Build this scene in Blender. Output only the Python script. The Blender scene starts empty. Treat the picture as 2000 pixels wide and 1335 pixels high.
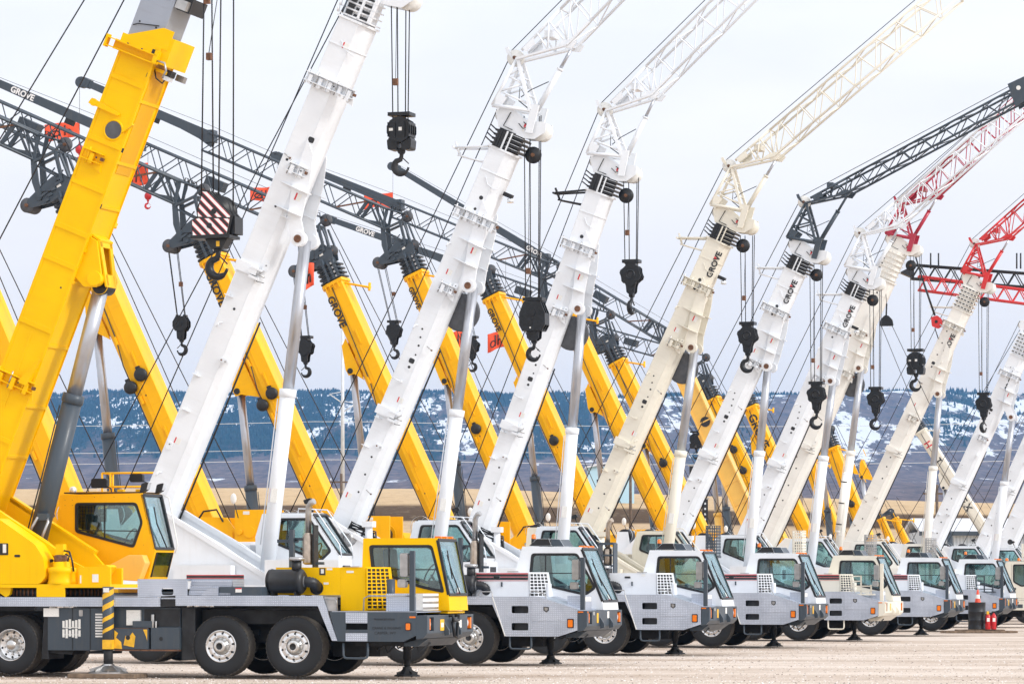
import bpy, bmesh, math, random
from mathutils import Vector, Matrix
from mathutils.geometry import tessellate_polygon
from mathutils import noise as mnoise
random.seed(7)
R = math.radians
SC = bpy.context.scene
COL = SC.collection

# ------------------------------------------------------------------ camera
cam_d = bpy.data.cameras.new('camera')
cam = bpy.data.objects.new('camera', cam_d)
COL.objects.link(cam)
cam.location = (0, 0, 1.76)
cam.rotation_euler = (R(90), 0, 0)
cam_d.sensor_width = 36
cam_d.lens = 7260 / 2000 * 36
cam_d.shift_y = 0.2312
cam_d.clip_start = 1
cam_d.clip_end = 30000
SC.camera = cam

# ------------------------------------------------------------------ sky, sun, exposure
SUN_EL, SUN_AZ = R(30), R(118)          # azimuth from +Y (view direction) towards +X (right)
world = bpy.data.worlds.new('World')
SC.world = world
world.use_nodes = True
wn, wl = world.node_tree.nodes, world.node_tree.links
wn.clear()
w_out = wn.new('ShaderNodeOutputWorld')
w_bg = wn.new('ShaderNodeBackground')
w_bg.inputs['Strength'].default_value = 0.1
sky = wn.new('ShaderNodeTexSky')
sky.sky_type = 'NISHITA'
sky.sun_disc = False
sky.sun_elevation = SUN_EL
sky.sun_rotation = SUN_AZ
tc = wn.new('ShaderNodeTexCoord')
mp = wn.new('ShaderNodeMapping')
mp.inputs['Scale'].default_value = (5, 5, 16)
nz = wn.new('ShaderNodeTexNoise')
nz.inputs['Scale'].default_value = 1.6
nz.inputs['Detail'].default_value = 5
nz.inputs['Roughness'].default_value = 0.5
rp = wn.new('ShaderNodeValToRGB')
rp.color_ramp.elements[0].position = 0.38
rp.color_ramp.elements[0].color = (0.89, 0.895, 0.935, 1)
rp.color_ramp.elements[1].position = 0.62
rp.color_ramp.elements[1].color = (0.985, 0.98, 1.005, 1)
sep = wn.new('ShaderNodeSeparateXYZ')
mr = wn.new('ShaderNodeMapRange')
mr.inputs['From Min'].default_value = 0.03
mr.inputs['From Max'].default_value = 0.15
hz = wn.new('ShaderNodeMix'); hz.data_type = 'RGBA'
hz.inputs['A'].default_value = (0.92, 0.85, 0.82, 1)
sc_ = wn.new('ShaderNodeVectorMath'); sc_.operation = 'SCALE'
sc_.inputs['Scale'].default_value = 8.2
mx = wn.new('ShaderNodeMix'); mx.data_type = 'RGBA'
mx.inputs['Factor'].default_value = 0.975
wl.new(tc.outputs['Generated'], mp.inputs['Vector'])
wl.new(mp.outputs['Vector'], nz.inputs['Vector'])
wl.new(nz.outputs['Fac'], rp.inputs['Fac'])
wl.new(tc.outputs['Generated'], sep.inputs[0])
wl.new(sep.outputs['Z'], mr.inputs['Value'])
wl.new(mr.outputs['Result'], hz.inputs['Factor'])
wl.new(rp.outputs['Color'], hz.inputs['B'])
wl.new(hz.outputs['Result'], sc_.inputs[0])
wl.new(sky.outputs['Color'], mx.inputs['A'])
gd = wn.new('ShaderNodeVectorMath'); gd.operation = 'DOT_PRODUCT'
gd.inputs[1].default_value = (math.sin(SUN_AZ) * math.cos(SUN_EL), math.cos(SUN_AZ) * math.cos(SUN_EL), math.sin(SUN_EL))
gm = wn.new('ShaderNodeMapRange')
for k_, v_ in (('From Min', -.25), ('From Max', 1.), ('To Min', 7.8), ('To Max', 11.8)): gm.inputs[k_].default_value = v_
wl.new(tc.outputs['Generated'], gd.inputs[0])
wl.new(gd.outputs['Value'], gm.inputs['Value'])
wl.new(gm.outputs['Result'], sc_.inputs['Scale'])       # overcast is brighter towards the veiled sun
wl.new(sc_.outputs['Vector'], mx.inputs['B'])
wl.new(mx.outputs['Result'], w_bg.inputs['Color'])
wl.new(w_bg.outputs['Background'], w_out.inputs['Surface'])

sun_d = bpy.data.lights.new('sun', 'SUN')
sun_d.energy = 1.5
sun_d.angle = R(12)
sun_d.color = (1.0, 0.96, 0.91)
sun = bpy.data.objects.new('sun', sun_d)
COL.objects.link(sun)
sdir = Vector((math.sin(SUN_AZ) * math.cos(SUN_EL), math.cos(SUN_AZ) * math.cos(SUN_EL), math.sin(SUN_EL)))
sun.rotation_euler = sdir.to_track_quat('Z', 'Y').to_euler()

SC.view_settings.view_transform = 'Standard'
SC.view_settings.look = 'None'
SC.view_settings.exposure = 0.62
SC.view_settings.gamma = 1
SC.cycles.use_denoising = True
SC.cycles.max_bounces = 8
SC.cycles.transparent_max_bounces = 12
SC.cycles.volume_bounces = 0

# ------------------------------------------------------------------ materials
MATS = {}
def newmat(name):
    m = bpy.data.materials.new(name)
    m.use_nodes = True
    MATS[name] = m
    return m, m.node_tree.nodes, m.node_tree.links, m.node_tree.nodes['Principled BSDF']

def coords(n, l, scale=(1, 1, 1)):
    t = n.new('ShaderNodeTexCoord')
    p = n.new('ShaderNodeMapping')
    p.inputs['Scale'].default_value = scale
    l.new(t.outputs['Object'], p.inputs['Vector'])
    return p.outputs['Vector']

def noise(n, l, vec, scale, detail=4, rough=.55):
    t = n.new('ShaderNodeTexNoise')
    t.inputs['Scale'].default_value = scale
    t.inputs['Detail'].default_value = detail
    t.inputs['Roughness'].default_value = rough
    l.new(vec, t.inputs['Vector'])
    return t.outputs['Fac']

def ramp(n, l, fac, stops):
    r = n.new('ShaderNodeValToRGB')
    els = r.color_ramp.elements
    while len(els) < len(stops): els.new(0.5)
    for e, (p, c) in zip(els, stops):
        e.position = p
        e.color = (*c, 1)
    l.new(fac, r.inputs['Fac'])
    return r.outputs['Color']

def mixc(n, l, fac, a, b):
    m = n.new('ShaderNodeMix'); m.data_type = 'RGBA'
    if isinstance(fac, float): m.inputs['Factor'].default_value = fac
    else: l.new(fac, m.inputs['Factor'])
    for k, v in (('A', a), ('B', b)):
        if isinstance(v, tuple): m.inputs[k].default_value = (*v, 1)
        else: l.new(v, m.inputs[k])
    return m.outputs['Result']

def mapr(n, l, v, a, b, c=0., d=1.):
    m = n.new('ShaderNodeMapRange')
    for k, x in (('From Min', a), ('From Max', b), ('To Min', c), ('To Max', d)): m.inputs[k].default_value = x
    l.new(v, m.inputs['Value'])
    return m.outputs['Result']

def bump(n, l, h, strength, dist, bs):
    b = n.new('ShaderNodeBump')
    b.inputs['Strength'].default_value = strength
    b.inputs['Distance'].default_value = dist
    l.new(h, b.inputs['Height'])
    l.new(b.outputs['Normal'], bs.inputs['Normal'])

def paint(name, col, dirt=(.30, .25, .19), rough=.38, wear=.30, coat=.25, spec=.5):
    m, n, l, bs = newmat(name)
    v = coords(n, l)
    vs = coords(n, l, (5, 5, .5))
    big = noise(n, l, v, 1.3, 5)
    strk = noise(n, l, vs, 2.2, 5, .6)
    fine = noise(n, l, v, 26, 3)
    c1 = mixc(n, l, mapr(n, l, big, .35, .7), tuple(x * .93 for x in col), tuple(min(1, x * 1.03) for x in col))
    f = n.new('ShaderNodeMath'); f.operation = 'MULTIPLY'
    l.new(mapr(n, l, strk, .52, .85), f.inputs[0])
    f.inputs[1].default_value = wear
    c2 = mixc(n, l, f.outputs[0], c1, dirt)
    f2 = n.new('ShaderNodeMath'); f2.operation = 'MULTIPLY'
    l.new(mapr(n, l, fine, .66, .74), f2.inputs[0]); f2.inputs[1].default_value = wear * .6
    l.new(mixc(n, l, f2.outputs[0], c2, dirt), bs.inputs['Base Color'])
    l.new(mapr(n, l, big, .3, .7, rough - .07, rough + .12), bs.inputs['Roughness'])
    bs.inputs['Coat Weight'].default_value = coat
    bs.inputs['Coat Roughness'].default_value = .15
    bs.inputs['Specular IOR Level'].default_value = spec
    bump(n, l, big, .08, .02, bs)
    return m

def plain(name, col, rough=.5, metal=0., var=.25, scale=8., emit=0):
    m, n, l, bs = newmat(name)
    v = coords(n, l)
    f = noise(n, l, v, scale, 4)
    l.new(mixc(n, l, mapr(n, l, f, .3, .7), tuple(x * (1 - var) for x in col), tuple(min(1, x * (1 + var)) for x in col)), bs.inputs['Base Color'])
    bs.inputs['Roughness'].default_value = rough
    bs.inputs['Metallic'].default_value = metal
    return m

paint('yellow', (.92, .535, .0005), (.52, .27, .01), .42, .16, .0, .16)
paint('gold_yellow', (.93, .475, .002), (.50, .25, .02), .40, .20, .0, .25)
paint('deep_yellow', (.80, .40, .004), (.40, .22, .03), .45, .25, .0, .2)
paint('faded_yellow', (.84, .50, .10), (.45, .28, .1), .45, .2, .05)
paint('white', (.785, .82, .86), (.52, .49, .45), .38, .18)
paint('cream', (.77, .735, .63), (.46, .40, .31), .40, .26)
paint('ivory', (.80, .785, .735), (.48, .43, .35), .40, .22)
paint('grey', (.052, .070, .090), (.13, .115, .10), .45, .32, .1, .35)
paint('red', (.62, .02, .022), (.25, .05, .04), .4, .25)
paint('crimson', (.40, .012, .04), (.2, .05, .05), .4, .25)
paint('slate_section', (.30, .335, .40), (.2, .17, .15), .42, .3)
plain('black', (.010, .011, .013), .45, 0, .4)
plain('hook_black', (.010, .012, .015), .38, .2, .5, 14)
plain('undercarriage', (.017, .018, .020), .7, 0, .5, 5)
plain('rope', (.032, .032, .036), .5, .5, .2)
plain('chrome', (.46, .475, .51), .30, .75, .06, 3)
plain('steel', (.42, .42, .42), .35, .9, .2, 6)
plain('exhaust', (.45, .38, .31), .33, .9, .25, 9)
plain('rim_metal', (.72, .73, .74), .25, 1., .06, 6)
plain('hub_metal', (.62, .62, .61), .28, 1., .12, 12)
plain('orange_lens', (.80, .19, .01), .25, 0, .1)
plain('lamp_glass', (.72, .75, .78), .08, .4, .1)
plain('sticker', (.78, .78, .75), .5, 0, .08, 40)
plain('red_mark', (.60, .03, .04), .5, 0, .1)
plain('mark_black', (.018, .019, .022), .5, 0, .1)
plain('mark_white', (.80, .80, .80), .5, 0, .05)
plain('stripe_yellow', (.80, .45, .02), .5, 0, .2)
plain('rust', (.16, .075, .04), .7, .2, .5, 12)
plain('timber', (.20, .145, .10), .85, 0, .45, 7)
plain('seat', (.03, .032, .036), .8, 0, .3)
plain('paper', (.55, .62, .62), .7, 0, .1)
plain('flag_orange', (.78, .085, .03), .75, 0, .12, 5)
plain('disc_grey', (.085, .09, .10), .5, .1, .2)
plain('roof_metal', (.66, .68, .72), .45, .1, .1, .6)
plain('pale_steel', (.62, .66, .70), .5, .2, .1, 2)
plain('pole_wood', (.12, .085, .06), .85, 0, .3, 6)
plain('extinguisher', (.52, .015, .02), .3, 0, .15)
plain('cone_red', (.78, .08, .03), .5, 0, .12)

def mk_plate():
    m, n, l, bs = newmat('diamond_plate')
    v = coords(n, l)
    t = n.new('ShaderNodeTexChecker')
    a = n.new('ShaderNodeMapping')
    a.inputs['Rotation'].default_value = (R(45), R(45), R(45))
    l.new(v, a.inputs['Vector'])
    vor = n.new('ShaderNodeTexVoronoi')
    vor.inputs['Scale'].default_value = 25
    vor.inputs['Randomness'].default_value = 0.12
    l.new(v, vor.inputs['Vector'])
    n.remove(t)
    h = mapr(n, l, vor.outputs['Distance'], .18, .40, 1, 0)
    big = noise(n, l, v, 1.7, 4)
    c = mixc(n, l, mapr(n, l, big, .35, .7), (.38, .425, .51), (.50, .55, .64))
    l.new(mixc(n, l, h, c, (.61, .66, .755)), bs.inputs['Base Color'])
    bs.inputs['Metallic'].default_value = .45
    l.new(mapr(n, l, big, .3, .7, .34, .5), bs.inputs['Roughness'])
    bump(n, l, h, .6, .006, bs)
mk_plate()

def mk_tyre():
    m, n, l, bs = newmat('tyre_rubber')
    v = coords(n, l)
    f = noise(n, l, v, 5, 5)
    g = noise(n, l, v, 38, 3)
    geo = n.new('ShaderNodeSeparateXYZ')
    l.new(v, geo.inputs[0])
    # road dust sits on the tread and shoulder (a coating with its own radius)
    ln = n.new('ShaderNodeVectorMath'); ln.operation = 'LENGTH'
    flat = n.new('ShaderNodeVectorMath'); flat.operation = 'MULTIPLY'
    flat.inputs[1].default_value = (1, 0, 1)
    l.new(v, flat.inputs[0]); l.new(flat.outputs['Vector'], ln.inputs[0])
    d = n.new('ShaderNodeMath'); d.operation = 'MULTIPLY'
    l.new(mapr(n, l, ln.outputs['Value'], .525, .55, .0, .7), d.inputs[0])
    l.new(mapr(n, l, f, .3, .65, .25, 1), d.inputs[1])
    l.new(mixc(n, l, d.outputs[0], (.008, .0095, .012), (.15, .13, .105)), bs.inputs['Base Color'])
    bs.inputs['Roughness'].default_value = .62
    bump(n, l, g, .25, .01, bs)
mk_tyre()

def mk_glass(name, tint, fac):
    m, n, l, bs = newmat(name)
    n.remove(bs)
    out = [x for x in n if x.type == 'OUTPUT_MATERIAL'][0]
    tr = n.new('ShaderNodeBsdfTransparent'); tr.inputs['Color'].default_value = (*tint, 1)
    gl = n.new('ShaderNodeBsdfGlossy'); gl.inputs['Roughness'].default_value = .03
    gl.inputs['Color'].default_value = (.85, .95, .98, 1)
    lw = n.new('ShaderNodeLayerWeight'); lw.inputs['Blend'].default_value = .35
    nz_ = noise(n, l, coords(n, l), 2.5, 3)
    mth = n.new('ShaderNodeMath'); mth.operation = 'MULTIPLY_ADD'
    l.new(lw.outputs['Fresnel'], mth.inputs[0]); mth.inputs[1].default_value = .6
    l.new(mapr(n, l, nz_, .35, .65, fac * .7, fac * 1.3), mth.inputs[2])
    ms = n.new('ShaderNodeMixShader')
    l.new(mth.outputs[0], ms.inputs[0]); l.new(tr.outputs[0], ms.inputs[1]); l.new(gl.outputs[0], ms.inputs[2])
    l.new(ms.outputs[0], out.inputs['Surface'])
mk_glass('window_glass', (.70, .83, .83), .07)
mk_glass('windshield_glass', (.72, .88, .90), .20)

def mk_ground():
    m, n, l, bs = newmat('gravel')
    v = coords(n, l)
    vs = coords(n, l, (.30, 1.3, 1))
    big = noise(n, l, vs, .22, 5, .6)
    mid = noise(n, l, v, 2.3, 5, .65)
    fine = noise(n, l, v, 22, 4, .7)
    c = ramp(n, l, big, [(.34, (.36, .265, .19)), (.47, (.53, .43, .345)), (.60, (.70, .61, .53))])
    c = mixc(n, l, mapr(n, l, mid, .40, .72, 0, .6), c, (.72, .63, .56))
    c = mixc(n, l, mapr(n, l, fine, .55, .75, 0, .75), c, (.76, .70, .66))
    c = mixc(n, l, mapr(n, l, fine, .44, .30, 0, .6), c, (.26, .19, .145))
    l.new(c, bs.inputs['Base Color'])
    bs.inputs['Roughness'].default_value = .95
    bs.inputs['Specular IOR Level'].default_value = .15
    ad = n.new('ShaderNodeMath'); ad.operation = 'MULTIPLY_ADD'
    l.new(mid, ad.inputs[0]); ad.inputs[1].default_value = 1.5; l.new(fine, ad.inputs[2])
    bump(n, l, ad.outputs[0], .8, .05, bs)
    m2, n, l, bs = newmat('stones')
    oi = n.new('ShaderNodeNewGeometry')
    l.new(ramp(n, l, oi.outputs['Random Per Island'], [(0, (.20, .15, .12)), (.3, (.46, .38, .32)), (.6, (.70, .64, .60)), (1, (.86, .84, .82))]), bs.inputs['Base Color'])
    bs.inputs['Roughness'].default_value = .9
mk_ground()

def mk_field():
    m, n, l, bs = newmat('dry_grass')
    v = coords(n, l)
    vs = coords(n, l, (.25, 1, 1))
    sp = n.new('ShaderNodeSeparateXYZ'); l.new(v, sp.inputs[0])
    w = noise(n, l, vs, .03, 4)
    f = noise(n, l, coords(n, l, (.5, .16, 1)), 1.4, 6, .7)
    wy = n.new('ShaderNodeMath'); wy.operation = 'MULTIPLY_ADD'
    l.new(w, wy.inputs[0]); wy.inputs[1].default_value = 30.; l.new(sp.outputs['Y'], wy.inputs[2])
    c = ramp(n, l, mapr(n, l, wy.outputs[0], 220, 560), [(0, (.40, .29, .18)), (.42, (.52, .39, .25)), (.49, (.46, .34, .22)), (.505, (.085, .06, .042)), (.595, (.11, .078, .055)), (.61, (.50, .37, .23)), (1, (.62, .48, .32))])
    c = mixc(n, l, mapr(n, l, f, .50, .78, 0, .45), c, (.16, .11, .07))
    c = mixc(n, l, mapr(n, l, f, .46, .28, 0, .25), c, (.60, .48, .33))
    l.new(c, bs.inputs['Base Color'])
    bs.inputs['Roughness'].default_value = 1
    bs.inputs['Specular IOR Level'].default_value = 0
    bump(n, l, f, .5, .3, bs)
mk_field()

def mk_mountain():
    m, n, l, bs = newmat('snowy_slope')
    v = coords(n, l)
    at = n.new('ShaderNodeAttribute'); at.attribute_name = 'snow'
    af = n.new('ShaderNodeAttribute'); af.attribute_name = 'forest'
    f = noise(n, l, coords(n, l, (1, .13, 1)), .030, 7, .70)
    g = noise(n, l, coords(n, l, (1, .14, 1)), .075, 5, .7)
    rock = mixc(n, l, mapr(n, l, g, .35, .68), (.095, .075, .075), (.215, .165, .15))
    trees = mixc(n, l, mapr(n, l, g, .3, .7), (.010, .020, .022), (.035, .052, .045))
    fo = n.new('ShaderNodeMath'); fo.operation = 'ADD'; l.new(af.outputs['Fac'], fo.inputs[0]); l.new(g, fo.inputs[1])
    base = mixc(n, l, mapr(n, l, fo.outputs[0], .92, 1.08), rock, trees)
    ad = n.new('ShaderNodeMath'); ad.operation = 'ADD'; l.new(at.outputs['Fac'], ad.inputs[0]); l.new(mapr(n, l, f, .25, .75, -.05, 1.05), ad.inputs[1])
    c = mixc(n, l, mapr(n, l, ad.outputs[0], 1.0, 1.07), base, (.72, .745, .79))
    l.new(c, bs.inputs['Base Color'])
    bs.inputs['Roughness'].default_value = 1
    bs.inputs['Specular IOR Level'].default_value = 0
    plain('conifer', (.020, .032, .03), .95, 0, .5, .05)
mk_mountain()

def mk_shed():
    m, n, l, bs = newmat('corrugated_wall')
    v = coords(n, l)
    w = n.new('ShaderNodeTexWave'); w.inputs['Scale'].default_value = 1.1
    w.bands_direction = 'X'
    l.new(v, w.inputs['Vector'])
    l.new(mixc(n, l, w.outputs['Fac'], (.44, .50, .56), (.60, .66, .72)), bs.inputs['Base Color'])
    bs.inputs['Roughness'].default_value = .5
    bump(n, l, w.outputs['Fac'], .5, .04, bs)
    m, n, l, bs = newmat('blue_wall')
    v = coords(n, l)
    f = noise(n, l, v, .3, 3)
    l.new(mixc(n, l, f, (.36, .58, .72), (.50, .70, .80)), bs.inputs['Base Color'])
mk_shed()

# ------------------------------------------------------------------ mesh kit
class MB:
    def __init__(s, mat='black'):
        s.v, s.f, s.mi, s.sm, s.mats = [], [], [], [], []
        s.use(mat)
    def use(s, mat):
        if mat not in s.mats: s.mats.append(mat)
        s.c = s.mats.index(mat)
        return s
    def add(s, vs, fs, smooth=False):
        b = len(s.v)
        s.v += [tuple(v) for v in vs]
        for f in fs:
            s.f.append([b + i for i in f]); s.mi.append(s.c); s.sm.append(smooth)
        return s
    def box(s, x0, x1, y0, y1, z0, z1):
        return s.add([(x, y, z) for x in (x0, x1) for y in (y0, y1) for z in (z0, z1)],
                     [(0, 1, 3, 2), (4, 6, 7, 5), (0, 4, 5, 1), (2, 3, 7, 6), (0, 2, 6, 4), (1, 5, 7, 3)])
    def prism(s, pts, y0, y1, holes=(), plane='xz'):
        """polygon in a plane, extruded along the remaining axis, holes cut through"""
        loops = [list(pts)] + [list(h) for h in holes]
        P = (lambda a, b, c: (a, c, b)) if plane == 'xz' else ((lambda a, b, c: (c, a, b)) if plane == 'yz' else (lambda a, b, c: (a, b, c)))
        flat = [p for lp in loops for p in lp]
        n = len(flat)
        tri = tessellate_polygon([[Vector((p[0], p[1], 0)) for p in lp] for lp in loops])
        vs = [P(p[0], p[1], y0) for p in flat] + [P(p[0], p[1], y1) for p in flat]
        fs = []
        if len(loops) == 1:
            fs += [tuple(range(n - 1, -1, -1)), tuple(range(n, 2 * n))]
        else:
            fs += [tuple(t) for t in tri] + [tuple(n + i for i in reversed(t)) for t in tri]
        o = 0
        for lp in loops:
            k = len(lp)
            for i in range(k):
                a, b = o + i, o + (i + 1) % k
                fs.append((a, b, n + b, n + a))
            o += k
        return s.add(vs, fs)
    def tube(s, p, q, r, n=8, r2=None, caps=True):
        p, q = Vector(p), Vector(q)
        d = (q - p)
        if d.length < 1e-6: return s
        d.normalize()
        u = d.orthogonal().normalized(); w = d.cross(u)
        r2 = r if r2 is None else r2
        vs = []
        for c, rr in ((p, r), (q, r2)):
            for i in range(n):
                a = 2 * math.pi * i / n
                vs.append(c + u * (rr * math.cos(a)) + w * (rr * math.sin(a)))
        s.add(vs, [(i, (i + 1) % n, n + (i + 1) % n, n + i) for i in range(n)], True)
        if caps:
            s.add(vs[:n], [tuple(reversed(range(n)))]); s.add(vs[n:], [tuple(range(n))])
        return s
    def path(s, pts, r, n=8):
        pts = [Vector(p) for p in pts]
        rs = r if isinstance(r, (list, tuple)) else [r] * len(pts)
        d0 = (pts[1] - pts[0]).normalized()
        u = d0.orthogonal().normalized()
        vs, m = [], len(pts)
        for i, p in enumerate(pts):
            d = (pts[min(i + 1, m - 1)] - pts[max(i - 1, 0)]).normalized()
            u = (u - d * u.dot(d)).normalized(); w = d.cross(u)
            for k in range(n):
                a = 2 * math.pi * k / n
                vs.append(p + u * (rs[i] * math.cos(a)) + w * (rs[i] * math.sin(a)))
        fs = [(i * n + k, i * n + (k + 1) % n, (i + 1) * n + (k + 1) % n, (i + 1) * n + k) for i in range(m - 1) for k in range(n)]
        s.add(vs, fs, True)
        s.add(vs[:n], [tuple(reversed(range(n)))]); s.add(vs[-n:], [tuple(range(n))])
        return s
    def beam(s, p, q, w, h, up=(0, 1, 0)):
        """rectangular bar from p to q, w across 'up', h along 'up'"""
        p, q = Vector(p), Vector(q)
        d = (q - p).normalized(); up = Vector(up)
        up = (up - d * up.dot(d)).normalized(); sd = d.cross(up)
        vs = [c + sd * (a * w / 2) + up * (b * h / 2) for c in (p, q) for a in (-1, 1) for b in (-1, 1)]
        return s.add(vs, [(0, 1, 3, 2), (4, 6, 7, 5), (0, 4, 5, 1), (2, 3, 7, 6), (0, 2, 6, 4), (1, 5, 7, 3)])
    def lathe(s, prof, o, axis=(0, 1, 0), n=24, smooth=True):
        """profile of (along, radius) turned about axis through o"""
        o = Vector(o); d = Vector(axis).normalized()
        u = d.orthogonal().normalized(); w = d.cross(u)
        vs = []
        for t, r in prof:
            for i in range(n):
                a = 2 * math.pi * i / n
                vs.append(o + d * t + u * (r * math.cos(a)) + w * (r * math.sin(a)))
        fs = [(i * n + k, i * n + (k + 1) % n, (i + 1) * n + (k + 1) % n, (i + 1) * n + k) for i in range(len(prof) - 1) for k in range(n)]
        return s.add(vs, fs, smooth)
    def disc(s, c, r, t, axis=(0, 1, 0), n=16):
        d = Vector(axis).normalized() * t
        return s.tube(Vector(c), Vector(c) + d, r, n)
    def sphere(s, c, r, n=12, sq=(1, 1, 1)):
        vs, fs, m = [], [], n // 2
        for i in range(m + 1):
            a = math.pi * i / m
            for k in range(n):
                b = 2 * math.pi * k / n
                vs.append((c[0] + sq[0] * r * math.sin(a) * math.cos(b), c[1] + sq[1] * r * math.sin(a) * math.sin(b), c[2] + sq[2] * r * math.cos(a)))
        for i in range(m):
            for k in range(n):
                fs.append((i * n + k, (i + 1) * n + k, (i + 1) * n + (k + 1) % n, i * n + (k + 1) % n))
        return s.add(vs, fs, True)
    def mesh(s, name, bevel=0):
        me = bpy.data.meshes.new(name)
        me.from_pydata(s.v, [], s.f)
        for m in s.mats: me.materials.append(MATS[m])
        me.polygons.foreach_set('material_index', s.mi)
        me.polygons.foreach_set('use_smooth', s.sm)
        bm = bmesh.new(); bm.from_mesh(me)
        bmesh.ops.remove_doubles(bm, verts=bm.verts, dist=1e-5)
        bmesh.ops.recalc_face_normals(bm, faces=bm.faces)
        if bevel:
            es = [e for e in bm.edges if len(e.link_faces) == 2 and e.calc_face_angle(0) > R(28) and not (e.link_faces[0].smooth and e.link_faces[1].smooth)]
            try:
                bmesh.ops.bevel(bm, geom=es, offset=bevel, segments=2, profile=.6, affect='EDGES', clamp_overlap=True)
            except Exception: pass
        bm.to_mesh(me); bm.free()
        me.update()
        return me
    def build(s, name, parent=None, bevel=0, loc=None, rot=None, label=None):
        return link(name, s.mesh(name, bevel), parent, loc, rot, label)

def link(name, data, parent=None, loc=None, rot=None, label=None):
    o = bpy.data.objects.new(name, data)
    COL.objects.link(o)
    o.parent = parent
    if loc is not None: o.location = loc
    if rot is not None: o.rotation_euler = rot
    if label: o['label'] = label
    return o

CACHE = {}
def cached(key, name, parent, fn, bevel=0, loc=None, rot=None, label=None):
    """one mesh per key, shared by every copy of the part"""
    if key not in CACHE: CACHE[key] = fn().mesh(name, bevel)
    return link(name, CACHE[key], parent, loc, rot, label)

def thing(name, label, cat, loc=(0, 0, 0), rotz=0, group=None):
    o = link(name, None, None, loc, (0, 0, rotz))
    tag(o, label, cat, group)
    return o
def tag(o, label, cat, group=None, kind=None):
    o['label'] = label; o['category'] = cat
    if group: o['group'] = group
    if kind: o['kind'] = kind
    return o
def struct(o, kind='structure'):
    o['kind'] = kind
    return o

def lettering(text, size, parent, loc, rot, mat, ext=.004, bold=.032, spacing=1.0, name='lettering', align='LEFT', shear=0.):
    key = ('txt', text, size, mat, bold, align, spacing)
    if key not in CACHE:
        c = bpy.data.curves.new(name, 'FONT')
        c.body = text; c.size = size; c.extrude = ext; c.offset = bold * size
        c.align_x = align; c.space_character = spacing; c.shear = shear
        c.resolution_u = 3
        c.materials.append(MATS[mat])
        tmp = bpy.data.objects.new(name, c)
        me = bpy.data.meshes.new_from_object(tmp)
        me.materials.clear(); me.materials.append(MATS[mat])
        bpy.data.objects.remove(tmp); bpy.data.curves.remove(c)
        CACHE[key] = me
    return link(name, CACHE[key], parent, loc, rot)

def ring(pts, d):
    """polygon moved outwards by d (about its centroid, per-edge)"""
    n = len(pts); out = []
    ar = sum(pts[i][0] * pts[(i + 1) % n][1] - pts[(i + 1) % n][0] * pts[i][1] for i in range(n))
    sg = 1 if ar > 0 else -1
    for i in range(n):
        p, a, b = Vector(pts[i]), Vector(pts[i - 1]), Vector(pts[(i + 1) % n])
        e1, e2 = (p - a).normalized(), (b - p).normalized()
        n1, n2 = Vector((e1.y, -e1.x)) * sg, Vector((e2.y, -e2.x)) * sg
        bis = (n1 + n2)
        bis = bis.normalized() if bis.length > 1e-4 else n1
        k = d / max(.35, bis.dot(n1))
        out.append((p.x + bis.x * k, p.y + bis.y * k))
    return out
def rounded(pts, r, seg=3):
    n = len(pts); out = []
    for i in range(n):
        p, a, b = Vector(pts[i]), Vector(pts[i - 1]), Vector(pts[(i + 1) % n])
        u, w = (a - p), (b - p)
        k = min(r, u.length * .45, w.length * .45)
        s0, s1 = p + u.normalized() * k, p + w.normalized() * k
        for j in range(seg + 1):
            t = j / seg
            q = s0 * (1 - t) ** 2 + p * (2 * t * (1 - t)) + s1 * t ** 2
            out.append((q.x, q.y))
    return out

# ------------------------------------------------------------------ placing the rows
PHI = R(17)
FW = Vector((math.cos(PHI), -math.sin(PHI), 0))
LT = Vector((math.sin(PHI), math.cos(PHI), 0))
P0 = Vector(((574 - 1000) / 7260 * 66.6, 66.6, 0))
def front_origin(k): return P0 + Vector((2200 / 7260 * .15 * 66.6, .15 * 66.6, 0)) * k + LT * 1.25
def back_origin(j): return Vector((-7.33 + (j - 3) * 3.2, 118.49 + (j - 3) * 10.56, 0))

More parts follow.
